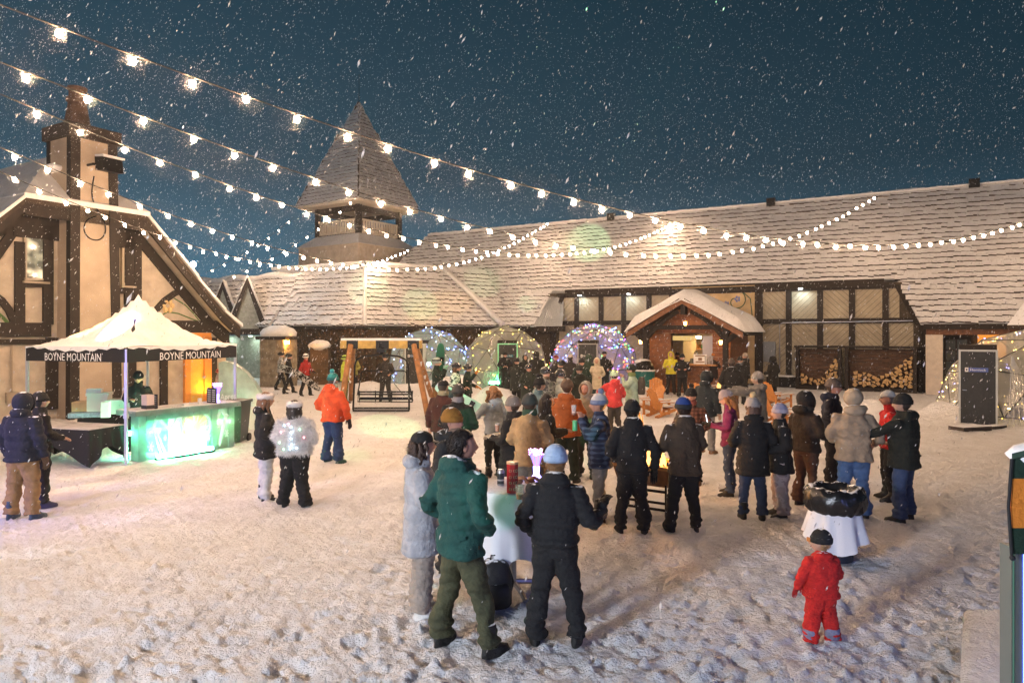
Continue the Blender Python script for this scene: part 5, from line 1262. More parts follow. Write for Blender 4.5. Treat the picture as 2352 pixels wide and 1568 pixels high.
def flame_mat():
    m = bpy.data.materials.new('flame'); m.use_nodes = True; n = m.node_tree.nodes; l = m.node_tree.links; n.clear()
    o = n.new('ShaderNodeOutputMaterial'); e_ = n.new('ShaderNodeEmission'); tr_ = n.new('ShaderNodeBsdfTransparent'); mx_ = n.new('ShaderNodeMixShader')
    tc = n.new('ShaderNodeTexCoord'); sp = n.new('ShaderNodeSeparateXYZ'); l.new(tc.outputs['Generated'], sp.inputs[0])
    cr = n.new('ShaderNodeValToRGB'); cr.color_ramp.elements[0].color = (1, .52, .13, 1); cr.color_ramp.elements[1].color = (1, .25, .03, 1); l.new(sp.outputs['Z'], cr.inputs[0]); l.new(cr.outputs[0], e_.inputs[0])
    st = n.new('ShaderNodeMapRange'); st.inputs['To Min'].default_value = 2.6; st.inputs['To Max'].default_value = .8; l.new(sp.outputs['Z'], st.inputs['Value']); l.new(st.outputs[0], e_.inputs[1])
    lw = n.new('ShaderNodeLayerWeight'); lw.inputs[0].default_value = .35; mr_ = n.new('ShaderNodeMapRange'); mr_.inputs['From Min'].default_value = .15; mr_.inputs['From Max'].default_value = .9; mr_.inputs['To Min'].default_value = .15; mr_.inputs['To Max'].default_value = 1
    l.new(lw.outputs['Facing'], mr_.inputs['Value']); l.new(mr_.outputs[0], mx_.inputs[0]); l.new(e_.outputs[0], mx_.inputs[1]); l.new(tr_.outputs[0], mx_.inputs[2]); l.new(mx_.outputs[0], o.inputs[0])
    return m
FLM = flame_mat()
q = MB(); r = np.random.default_rng(8)
for i in range(17):
    x, y = r.uniform(-.48, .48), r.uniform(-.14, .14); h_ = r.uniform(.28, .66) * (1.2 - abs(x) * 1.2) * (1.6 if i % 3 == 0 else 1); b = r.uniform(.05, .09); ph = r.uniform(0, 6)
    pts = [(x + .05 * math.sin(f * 5 + ph) * f - .18 * f * f, y + .05 * math.cos(f * 4 + ph) * f, .66 + h_ * f) for f in np.linspace(0, 1, 7)]
    q.tube(pts, [b * .7, b, b * .95, b * .75, b * .5, b * .27, b * .05], 7)
q.build('flames', FLM, t_, True)
ld = bpy.data.lights.new('fire_glow', 'POINT'); ld.energy = 90; ld.color = (1, .42, .10); ld.shadow_soft_size = .18; lo_ = bpy.data.objects.new('fire_glow', ld); COL.objects.link(lo_); lo_.parent = t_; lo_.location = (0, 0, 1.0)
# second small fire bowl near the kiosk
fb = gp(1660, 925); t_ = thing('fire_bowl', 'small black fire bowl glowing beside the dark hooded man', 'fire pit', (*fb, 0)); local(t_)
q = MB(); q.rings([(0, 0, .35, .2, .2), (0, 0, .5, .45, .45), (0, 0, .58, .5, .5)], 14); 
for a in range(3): q.bar((.2 * math.cos(a * 2.1), .2 * math.sin(a * 2.1), .4), (.4 * math.cos(a * 2.1), .4 * math.sin(a * 2.1), 0), .04, .04)
q.build('bowl', METB, t_)
q = MB()
for i in range(6):
    x, y = r.uniform(-.25, .25), r.uniform(-.2, .2); h_ = r.uniform(.2, .4); q.tube([(x, y, .56), (x + .03, y, .56 + h_ * .5), (x + .1, y, .56 + h_)], [.07, .06, .01], 6)
q.build('flames', FLM, t_, True)

# ------------------------------------------------------------------ foreground cocktail table
tp_ = np.array((px(1178, 6.95), 6.95))
t_ = thing('cocktail_table', 'tall round cocktail table under a long white cloth, snow on top', 'table', (*tp_, 0)); local(t_)
q = MB(); n = 48; vs = []; r_ = .40; HT = 1.07
for lv, (f, g) in enumerate(((0, 1.0), (.02, 1.02), (.25, 1.04), (.5, 1.06), (.75, 1.06), (1, 1.07))):
    for j in range(n):
        a = 2 * math.pi * j / n; fold = .045 * f * math.sin(a * 9 + .6) + .02 * f * math.sin(a * 5); hang = .62 + .20 * abs(math.cos(2 * (a + .55))) ** 2
        rr_ = r_ * g * (1 - .10 * f) + fold; vs.append((rr_ * math.cos(a), rr_ * math.sin(a), HT - f * hang))
q.add(vs, [(l_ * n + j, (l_ + 1) * n + j, (l_ + 1) * n + (j + 1) % n, l_ * n + (j + 1) % n) for l_ in range(5) for j in range(n)] + [tuple(range(n))]); q.build('tablecloth', WHT, t_, 60)
q = MB(); q.rings([(0, 0, HT - .04, .38, .38), (0, 0, HT - .005, .38, .38)], 32); q.build('tabletop', METG, t_)
q = MB(); q.rings([(0, 0, HT + .002, .395, .395), (0, 0, HT + .014, .38, .38), (0, 0, HT + .018, .2, .2)], 36); q.build('snow_dusting', SNOW, t_, 40)
q = MB(); q.tube([(0, 0, .05), (0, 0, HT - .04)], .035, 10); q.build('pole', METG, t_)
for i in range(4):
    a = i * 1.571 + .35; q = MB(); q.tube([(0, 0, .10), (.24 * math.cos(a), .24 * math.sin(a), .07), (.36 * math.cos(a), .36 * math.sin(a), .025)], .026, 8); q.build('foot', METG, t_)
TPX = lambda x, y: (lambda Z: np.array((px(x, Z), Z, 1.09)))(F * (CH - 1.09) / (y - YH))
q = MB(); q.rings([(0, 0, 0, .033, .033), (0, 0, .01, .036, .036), (0, 0, .145, .036, .036), (0, 0, .158, .028, .028), (0, 0, .162, .030, .030)], 16, 0); q.rings([(0, 0, .018, .0365, .0365), (0, 0, .125, .0365, .0365)], 16, 1); q.rings([(0, 0, .05, .0368, .0368), (0, 0, .066, .0368, .0368)], 16, 2, cap=False)
single(q, 'drink_can', [METG, mat('can_dark', (.035, .04, .04), .35, metal=.4, var=.4, vscale=40), mat('can_print', (.35, .35, .33), .4)], 'dark slim drinks can with silver rim on the white table', 'can', tuple(TPX(1150, 1114)), smooth=40)
q = MB(); s_ = .058; q.prism([(s_ * math.cos(a) * 1.0, s_ * math.sin(a), 0) for a in np.linspace(0, 6.283, 9)[:-1] + .39], (0, 0, .275), 0); q.prism([(s_ * 1.05 * math.cos(a), s_ * 1.05 * math.sin(a), .275) for a in np.linspace(0, 6.283, 9)[:-1] + .39], (0, 0, .02), 1)
for fa_ in (-1.57 - .39, -1.57 + .39, -.8):
    d = np.array((math.cos(fa_), math.sin(fa_), 0)); sd = np.array((-d[1], d[0], 0))
    for z in (.04, .10, .155, .215): 
        p = d * (s_ * .925 + .001) + np.array((0, 0, z)); q.prism([p + sd * .014 * math.cos(a) + np.array((0, 0, .017 * math.sin(a))) for a in np.linspace(0, 6.283, 9)[:-1]], d * .0015, 1); q.prism([p + d * .0016 + sd * .008 * math.cos(a) + np.array((0, 0, .010 * math.sin(a))) for a in np.linspace(0, 6.283, 7)[:-1]], d * .001, 2)
single(q, 'cookie_tin', [mat('tin_red', (.42, .015, .015), .3, coat=.4, var=.15), mat('tin_cream', (.55, .34, .18), .4), mat('tin_dark', (.16, .01, .01), .4)], 'tall red octagonal tin with cream ornaments on the white table', 'tin', tuple(TPX(1177, 1130)))
def cup(loc, label, h=.12, beer=.45, group=None, r_=.036, rz=0):
    t_ = thing('beer_cup', label, 'cup', tuple(loc), 0, group); local(t_)
    q = MB(); q.rings([(0, 0, 0, r_ * .74, r_ * .74), (0, 0, h, r_, r_), (0, 0, h + .004, r_ * 1.04, r_ * 1.04), (0, 0, h + .004, r_ * .96, r_ * .96), (0, 0, .004, r_ * .68, r_ * .68)], 18, cap=False)
    q.build('cup', mat('clear_cup', (.75, .75, .75), .12, alpha=.30), t_, 40)
    z = h * beer; k = .74 + .26 * beer
    q = MB(); q.rings([(0, 0, .004, r_ * .70, r_ * .70), (0, 0, z, r_ * k * .95, r_ * k * .95)], 18, 0); q.rings([(0, 0, z, r_ * k * .95, r_ * k * .95), (0, 0, z + .008, r_ * k * .95, r_ * k * .95)], 18, 1)
    q.build('beer', [mat('amber_beer', (.62, .20, .02), .2, emit=(.6, .16, .01), es=.0), mat('beer_foam', (.75, .55, .35), .7)], t_, 40)
    return t_
cup(TPX(1194, 1146), 'clear plastic cup half full of amber beer at the front of the white table', .125, .38, r_=.043)
ft_ = TPX(1232, 1100); t_ = thing('fibre_lamp', 'violet fibre-optic wand lamp standing at the back of the white table', 'lamp', tuple(ft_)); local(t_); fibre(t_, .30, 6)
q = MB(); r = np.random.default_rng(2)
for h_ in range(2):
    for i in range(4): q.tube([(-.10 + h_ * .12, .03 + i * .022 - .04, .05), (-.03 + h_ * .12, .02 + i * .024 - .04, .065), (.03 + h_ * .12, .0 + i * .026 - .04, .035)], [.014, .013, .012], 7)
    q.ball((-.08 + h_ * .12, 0, .03), (.055, .055, .03), 10, 6)
single(q, 'leather_gloves', [mat('tan_leather', (.24, .10, .045), .6, var=.25, vscale=30)], 'pair of tan leather gloves lying behind the red tin', 'gloves', tuple(TPX(1208, 1112)), smooth=True)
# black backpack at the foot of the table
bpk = np.array((px(1136, 6.55), 6.55))
t_ = thing('backpack', 'black backpack standing in the snow under the white table', 'backpack', (*bpk, 0), .3); local(t_)
NYL = mat('black_nylon', (.012, .012, .013), .6, bump=.5, bscale=20, snow=.35)
q = MB(); q.rings([(0, 0, .0, .14, .09), (0, 0, .03, .165, .11), (0, 0, .25, .165, .115), (0, .01, .40, .14, .10), (0, .015, .45, .08, .06)], 20, pw=2.8); q.build('bag', NYL, t_, True)
q = MB(); q.rings([(0, -.10, .04, .12, .05), (0, -.105, .20, .125, .055), (0, -.10, .25, .10, .03)], 16, pw=3); q.build('pocket', NYL, t_, True)
q = MB(); q.tube([(-.04, .01, .44), (-.03, .01, .49), (.03, .01, .49), (.04, .01, .44)], .010, 6); q.tube([(.14, .03, .38), (.20, .04, .2), (.15, .03, .04)], .012, 6); q.build('strap', NYL, t_, True)

# ------------------------------------------------------------------ draped litter bin at the right
lb = np.array((px(1918, 7.95), 7.95))
t_ = thing('draped_bin', 'litter bin with crumpled black liner and short white skirt cloth', 'bin', (*lb, 0)); local(t_)
q = MB(); q.rings([(0, 0, 0, .19, .19), (0, 0, .5, .23, .23)], 20); q.build('can', mat('blue_black_can', (.015, .02, .04), .5), t_, 40)
q = MB(); n = 56; vs = []
for lv, f in enumerate((0, .3, .65, 1)):
    for j in range(n):
        a = 2 * math.pi * j / n; fold = .03 * f * math.sin(a * 8 + 1) + .02 * f * math.sin(a * 13); rr_ = .265 + .075 * f + fold; low = .42 - .08 * math.cos(2 * a + .8)
        vs.append((rr_ * math.cos(a), rr_ * math.sin(a), .62 - f * low))
q.add(vs, [(l_ * n + j, (l_ + 1) * n + j, (l_ + 1) * n + (j + 1) % n, l_ * n + (j + 1) % n) for l_ in range(3) for j in range(n)]); q.build('skirt_cloth', WHT, t_, True)
LIN = mat('bin_liner', (.012, .012, .012), .22, bump=.9, bscale=9, snow=.35)
q = MB(); rr = []
prof = [(.29, .56), (.325, .60), (.335, .68), (.325, .77), (.29, .83), (.24, .84), (.20, .80), (.17, .70), (.10, .62)]
vs = []
for (ra, z) in prof:
    for j in range(n):
        a = 2 * math.pi * j / n; cr = 1 + .035 * math.sin(a * 11 + z * 20) + .025 * math.sin(a * 17 - z * 33) + .02 * math.sin(a * 29); vs.append((ra * cr * math.cos(a), ra * cr * math.sin(a), z + (.014 if z > .75 else .004) * math.sin(a * 7 + ra * 30) + .006 * math.sin(a * 19)))
q.add(vs, [(l_ * n + j, l_ * n + (j + 1) % n, (l_ + 1) * n + (j + 1) % n, (l_ + 1) * n + j) for l_ in range(len(prof) - 1) for j in range(n)] + [tuple((len(prof) - 1) * n + j for j in range(n))]); q.build('liner', LIN, t_, True)

# ------------------------------------------------------------------ near canopy at the right edge, LED strip on its pole, snowy deck
Zt = 2.5; tx = px(2322, Zt)
t_ = thing('canopy_tent', 'dark green canopy corner with orange stripe and LED pole at the right edge', 'canopy', (tx, Zt, 0)); ROOT[t_] = (tx, Zt, 0)
GRNC = mat('green_canvas', (.008, .030, .018), .8, bump=.3, bscale=60); ORC = mat('orange_canvas', (.72, .22, .025), .8, bump=.3, bscale=60)
xl = px(2301, Zt); zt_, zb_ = hz(1048, Zt), hz(1262, Zt); zo0, zo1 = hz(1092, Zt), hz(1203, Zt)
def band(z0, z1, m, nm, y=0): 
    q = MB(); q.prism([(xl, Zt - .05 + y, z0), (xl + 2.6, Zt - .05 + y, z0), (xl + 2.6, Zt - .05 + y, z1), (xl, Zt - .05 + y, z1)], (0, .008, 0)); q.build(nm, m, t_)
band(zo1, zt_, GRNC, 'valance') if False else None
band(zb_, zo1, GRNC, 'valance'); band(zo1, zo0, ORC, 'stripe'); band(zo0, zt_, GRNC, 'valance')
q = MB(); q.tube([(xl, Zt - .05, zb_ - .01), (xl - .012, Zt - .05, (zb_ + zt_) / 2), (xl, Zt - .05, zt_)], .006, 6); q.ball((xl - .005, Zt - .06, zb_ - .01), .010, 8, 6); q.build('piping', BLK, t_)
q = MB(); q.prism([(xl, Zt - .05, zt_), (xl + 2.6, Zt - .05, zt_), (xl + 1.5, Zt - 1.55, zt_ + .9)], (0, 0, .02)); q.prism([(xl + 2.6, Zt - .05, zt_), (xl + 3, Zt - 3, zt_), (xl + 1.5, Zt - 1.55, zt_ + .9)], (0, 0, .02)); q.build('canopy', GRNC, t_)
q = MB(); q.ball((xl + .42, Zt - .02, zt_ + .01), (.42, .12, .075), 18, 8); q.build('snow_cover', SNOWS, t_, True)
q = MB(); q.obox((tx - .014, Zt - .022, 0), (.085, 0, 0), (0, .06, 0), (0, 0, zb_ + .015)); q.build('pole', mat('anodised_pole', (.20, .22, .20), .35, metal=.6), t_)
LEDB = emit_mat('blue_led', (.10, .16, 1), 7)
q = MB(); q.obox((tx + .03, Zt - .026, .0), (.018, 0, 0), (0, .004, 0), (0, 0, zb_)); q.build('led_strip', LEDB, t_)
q = MB(); q.obox((tx - .010, Zt - .025, .0), (.004, 0, 0), (0, .003, 0), (0, 0, zb_)); q.build('led_strip', emit_mat('mint_led', (.35, .8, .62), .12), t_)
DK = [(3.98, 5.98), (3.13, 4.73), (1.95, 3.0), (1.95, 1.5), (9, 1.5), (9, 6.1)]
q = MB(); q.prism([(x, y, -.12) for x, y in DK], (0, 0, .25)); dk = single(q, 'deck', [WOODD], 'raised timber deck edge under snow at the lower right', 'deck', (0, 0, 0))
q = MB(); cxd, cyd = 6.0, 3.9
lay = [[(x + (cxd - x) * f, y + (cyd - y) * f, z) for x, y in DK] for f, z in ((-.004, .128), (-.008, .165), (.002, .20), (.02, .222), (.30, .235))]
n = len(DK); q.add([p for l_ in lay for p in l_], [(i * n + j, i * n + (j + 1) % n, (i + 1) * n + (j + 1) % n, (i + 1) * n + j) for i in range(4) for j in range(n)] + [tuple(4 * n + j for j in range(n))]); o = q.build('deck_snow', SNOW, None, 60, off=(0, 0, 0)); o.parent = dk

# ------------------------------------------------------------------ festoon strings
GLOW = emit_mat('festoon_glow', (1.0, .64, .385), BULB)
CABLE = mat('festoon_cable', (.015, .014, .013), .7)
bq = MB(); bq.ball((0, 0, -.07), (.040, .040, .048), 8, 6, 0); BULBME = bq.mesh('bulb', [GLOW], smooth=True)
sq_ = MB(); sq_.rings([(0, 0, -.035, .020, .020), (0, 0, .012, .024, .024)], 7); SOCKME = sq_.mesh('socket', [CABLE])
def festoon(name_label, near, dirv, fit, n0, n1, step=.70):
    """straight in plan: P = near + dirv*s ; height from a smooth fit through (s,z) pairs"""
    s_, z_ = np.array(fit).T; deg = min(len(s_) - 1, 4); co = np.polyfit(s_, z_, deg)
    d = np.array(dirv, float); d /= np.linalg.norm(d)
    pos = lambda s: np.array((near[0] + d[0] * s, near[1] + d[1] * s, np.polyval(co, s) if s_[0] <= s <= s_[-1] else np.interp(s, s_, z_)))
    t_ = thing('festoon_string', name_label, 'string lights', tuple(pos(n0)), 0, 'festoon strings over the plaza'); off = ROOT[t_]
    q = MB(); ss = np.arange(n0, n1 + .01, .35); q.tube([pos(s) for s in ss], .011, 4); q.build('cable', CABLE, t_)
    r = np.random.default_rng(int(n1 * 100))
    for s in np.arange(n0 + .3, n1, step):
        p = pos(s + r.normal() * .03) - np.array(off)
        o = bpy.data.objects.new('bulb', BULBME); COL.objects.link(o); o.parent = t_; o.location = p
        o2 = bpy.data.objects.new('socket', SOCKME); COL.objects.link(o2); o2.parent = o
KS = 1.147
def track(near, dirv, pts, near_z=None, ext=None):
    """heights of a string along its straight plan line, read where it crosses known bearings"""
    d = np.array(dirv, float); d /= np.linalg.norm(d); out = []
    for x, y in pts:
        k = (x - CX) / F; s = (near[0] - k * near[1]) / (k * d[1] - d[0]); Z = near[1] + d[1] * s; out.append((s, hz(y, Z)))
    return sorted(out)
sA = np.array((-4.90, 6.71)) * KS; sB = np.array((-5.58, 8.39)) * KS; sC = np.array((-6.76, 9.12)) * KS; sD = np.array((-8.16, 11.46)) * KS; sE = np.array((-10.08, 14.15)) * KS
ptsA = [(33, 26), (353, 143), (617, 238), (842, 316), (1032, 377), (1202, 424), (1410, 480), (1586, 517), (1737, 542), (1864, 555), (1992, 561), (2110, 560), (2200, 548), (2286, 530), (2346, 510)]
ptsB = [(130, 192), (380, 288), (585, 363), (755, 421), (907, 468), (1095, 518), (1245, 553), (1400, 573), (1500, 583), (1625, 582), (1715, 570), (1830, 540), (1900, 510), (2011, 450)]
ptsC = [(13, 222), (231, 310), (403, 382), (548, 434), (670, 474), (780, 507), (877, 533), (960, 552), (1100, 572), (1200, 582), (1283, 583), (1363, 576), (1420, 562), (1495, 535), (1577, 487)]
ptsD = [(58, 361), (217, 428), (345, 477), (457, 517), (553, 547), (637, 570), (706, 590), (790, 604), (862, 612), (930, 616), (1000, 613), (1080, 597), (1160, 566), (1258, 512)]
ptsE = [(57, 420), (172, 467), (267, 504), (347, 534), (413, 556), (480, 575), (540, 590), (600, 604), (680, 612), (760, 613), (830, 608), (890, 592), (940, 573)]
def string(label, near, dirv, pts, back, ext):
    tr_ = track(near, dirv, pts); s_first, s_last = tr_[0][0], tr_[-1][0]
    fit = tr_
    co = np.polyfit(*np.array(fit).T, 4); sl = np.polyval(np.polyder(co), s_first); z0 = np.polyval(co, s_first)
    n0 = s_first - back
    fit2 = [(n0 + back * i / 4, z0 + (n0 + back * i / 4 - s_first) * min(sl, -.14)) for i in range(4)]
    d = np.array(dirv, float); d /= np.linalg.norm(d)
    s_all, z_all = zip(*(fit2 + [(s, np.polyval(co, s)) for s in np.linspace(s_first, s_last, 30)]))
    festoon_lin(label, near, d, np.array(list(s_all) + ([s_last + ext] if ext else [])), np.array(list(z_all) + ([z_all[-1] + ext * .22] if ext else [])), n0, s_last + ext)
def festoon_lin(label, near, d, s_, z_, n0, n1, step=.70):
    pos = lambda s: np.array((near[0] + d[0] * s, near[1] + d[1] * s, np.interp(s, s_, z_)))
    t_ = thing('festoon_string', label, 'string lights', tuple(pos(n0)), 0, 'festoon strings over the plaza'); off = np.array(ROOT[t_])
    q = MB(); q.tube([pos(s) for s in np.arange(n0, n1 + .01, .3)], .011, 4); q.build('cable', CABLE, t_)
    r = np.random.default_rng(int(abs(n1) * 100))
    for s in np.arange(n0 + .3, n1, step):
        o = bpy.data.objects.new('bulb', BULBME); COL.objects.link(o); o.parent = t_; o.location = pos(s + r.normal() * .04) - off + np.array((0, 0, r.normal() * .012)); o.rotation_euler = (r.normal() * .15, r.normal() * .15, 0)
        o2 = bpy.data.objects.new('socket', SOCKME); COL.objects.link(o2); o2.parent = o
string('highest festoon string, crossing before the tower roof and rising at the right edge', sA, (.505, .343), ptsA, 9, 7)
string('second highest festoon string, ending high on the lodge roof at the right', sB, (.446, .416), ptsB, 9, 0)
string('festoon string over the chimney top, ending at the middle of the lodge ridge', sC, (.308, .526), ptsC, 9, 0)
string('festoon string across the chimney shaft, ending near the left end of the lodge ridge', sD, (.226, .567), ptsD, 9, 0)
string('lowest festoon string, passing the chalet gable and ending beside the bell tower', sE, (.114, .599), ptsE, 9, 0)
def line_string(label, a, b, sag, step=.75):
    a, b = np.array(a), np.array(b); n = np.linalg.norm(b - a); t_ = thing('festoon_string', label, 'string lights', tuple(a), 0, 'festoon strings over the plaza')
    pos = lambda f: a + (b - a) * f - np.array((0, 0, sag * 4 * f * (1 - f)))
    q = MB(); q.tube([pos(f) for f in np.linspace(0, 1, 30)], .011, 4); q.build('cable', CABLE, t_)
    for f in np.arange(.5 / n, 1, step / n):
        o = bpy.data.objects.new('bulb', BULBME); COL.objects.link(o); o.parent = t_; o.location = pos(f) - a
line_string('short festoon string climbing to the belfry eave in front of the tower', W2(520, 640, 37), W2(812, 458, 42.0), .5, .85)
line_string('short festoon string climbing to the left corner of the tower roof', W2(472, 626, 39), W2(676, 498, 44), .3, .9)
# ------------------------------------------------------------------ people
SKIN = mat('skin', (.50, .29, .20), .55, var=.06, vscale=30); SKIN2 = mat('skin_ruddy', (.46, .23, .16), .55); EYE = mat('eye_dark', (.02, .015, .012), .3); LIP = mat('lip', (.30, .10, .08), .5)
JOBS = []
def cloth(name, col, snow=.2, bump=.9, var=.2, rough=.85, sheen=0):
    if max(col) < .05: col = tuple(c * .62 for c in col)
    return mat('cloth_' + name, col, rough, bump=bump, bscale=26, var=var, vscale=9, snow=snow, sheen=sheen)
def plaid(name, c1, c2):
    m = mat('plaid_' + name, c1, .9, bump=.2, bscale=40)
    n = m.node_tree.nodes; l = m.node_tree.links; b = n['Principled BSDF']; tc = n.new('ShaderNodeTexCoord')
    cols = None
    w = []
    for d in ('X', 'Z'):
        t = n.new('ShaderNodeTexWave'); t.bands_direction = d; t.inputs['Scale'].default_value = 4.6; t.inputs['Distortion'].default_value = .4; l.new(tc.outputs['Object'], t.inputs['Vector']); w.append(t)
    ad = n.new('ShaderNodeMath'); ad.operation = 'ADD'; l.new(w[0].outputs['Fac'], ad.inputs[0]); l.new(w[1].outputs['Fac'], ad.inputs[1])
    cr = n.new('ShaderNodeValToRGB'); cr.color_ramp.interpolation = 'EASE'; cr.color_ramp.elements[0].position = .30; cr.color_ramp.elements[0].color = (*c1, 1); cr.color_ramp.elements[1].position = .85; cr.color_ramp.elements[1].color = (*c2, 1)
    sc_ = n.new('ShaderNodeMath'); sc_.operation = 'MULTIPLY'; sc_.inputs[1].default_value = .5; l.new(ad.outputs[0], sc_.inputs[0]); l.new(sc_.outputs[0], cr.inputs[0]); l.new(cr.outputs[0], b.inputs['Base Color'])
    return m
def camo(name, c1, c2, c3, scale=9, stretch=(1, 1, 1)):
    m = mat('camo_' + name, c1, .85, bump=.2, bscale=30)
    n = m.node_tree.nodes; l = m.node_tree.links; b = n['Principled BSDF']; tc = n.new('ShaderNodeTexCoord'); mp = n.new('ShaderNodeMapping'); mp.inputs['Scale'].default_value = stretch; l.new(tc.outputs['Object'], mp.inputs[0])
    t = n.new('ShaderNodeTexNoise'); t.inputs['Scale'].default_value = scale; t.inputs['Detail'].default_value = 2; l.new(mp.outputs[0], t.inputs['Vector'])
    cr = n.new('ShaderNodeValToRGB'); cr.color_ramp.interpolation = 'CONSTANT'; cr.color_ramp.elements[0].color = (*c1, 1); cr.color_ramp.elements[1].position = .47; cr.color_ramp.elements[1].color = (*c2, 1); e_ = cr.color_ramp.elements.new(.57); e_.color = (*c3, 1)
    l.new(t.outputs['Fac'], cr.inputs[0]); l.new(cr.outputs[0], b.inputs['Base Color']); return m

ARMS = {'down': ((.27, -.03, 1.13), (.275, .06, .88)), 'pocket': ((.30, -.10, 1.14), (.20, .13, .97)), 'hold': ((.27, .0, 1.13), (.16, .28, 1.16)), 'mid': ((.28, -.02, 1.13), (.20, .24, 1.05)),
        'drink': ((.26, .15, 1.20), (.09, .25, 1.44)), 'phone': ((.25, .03, 1.13), (.09, .30, 1.18)), 'out': ((.42, .02, 1.20), (.60, .10, 1.10)), 'point': ((.34, .24, 1.36), (.36, .58, 1.40)),
        'side': ((.40, .03, 1.18), (.56, .16, 1.20)), 'cross': ((.28, .10, 1.14), (.02, .24, 1.13)), 'reach': ((.27, .22, 1.24), (.24, .46, 1.18)), 'back': ((.30, -.14, 1.13), (.20, -.12, .93)), 'up': ((.30, .12, 1.30), (.22, .22, 1.52)), 'kid': ((.33, -.02, 1.12), (.38, .07, .93))}

def head_fn(v):
    x, y, z = v[:, 0].copy(), v[:, 1].copy(), v[:, 2].copy()
    lo = np.clip(-z, 0, 1); x *= 1 - .30 * lo ** 1.5; y = np.where(y > 0, y * (1 - .10 * lo), y * (1 - .35 * lo ** 1.2))
    front = np.clip(y, 0, 1)
    y += .10 * np.exp(-((x / .55) ** 2)) * np.exp(-((z + .72) / .22) ** 2) * (front > .05)          # chin
    y += .34 * np.exp(-((x / .13) ** 2)) * np.exp(-np.where(z > -.22, ((z + .22) / .26) ** 2, ((z + .22) / .09) ** 2)) * (front > .3)  # nose
    for s in (-1, 1): y -= .11 * np.exp(-(((x - s * .36) / .17) ** 2 + ((z - .04) / .11) ** 2)) * (front > .3)   # eye sockets
    y += .05 * np.exp(-((z - .22) / .09) ** 2) * np.exp(-((x / .6) ** 2)) * (front > .3)             # brow
    y += .05 * np.exp(-((x / .22) ** 2)) * np.exp(-((z + .50) / .07) ** 2) * (front > .3)            # lips
    return np.stack([x, y, z], 1)

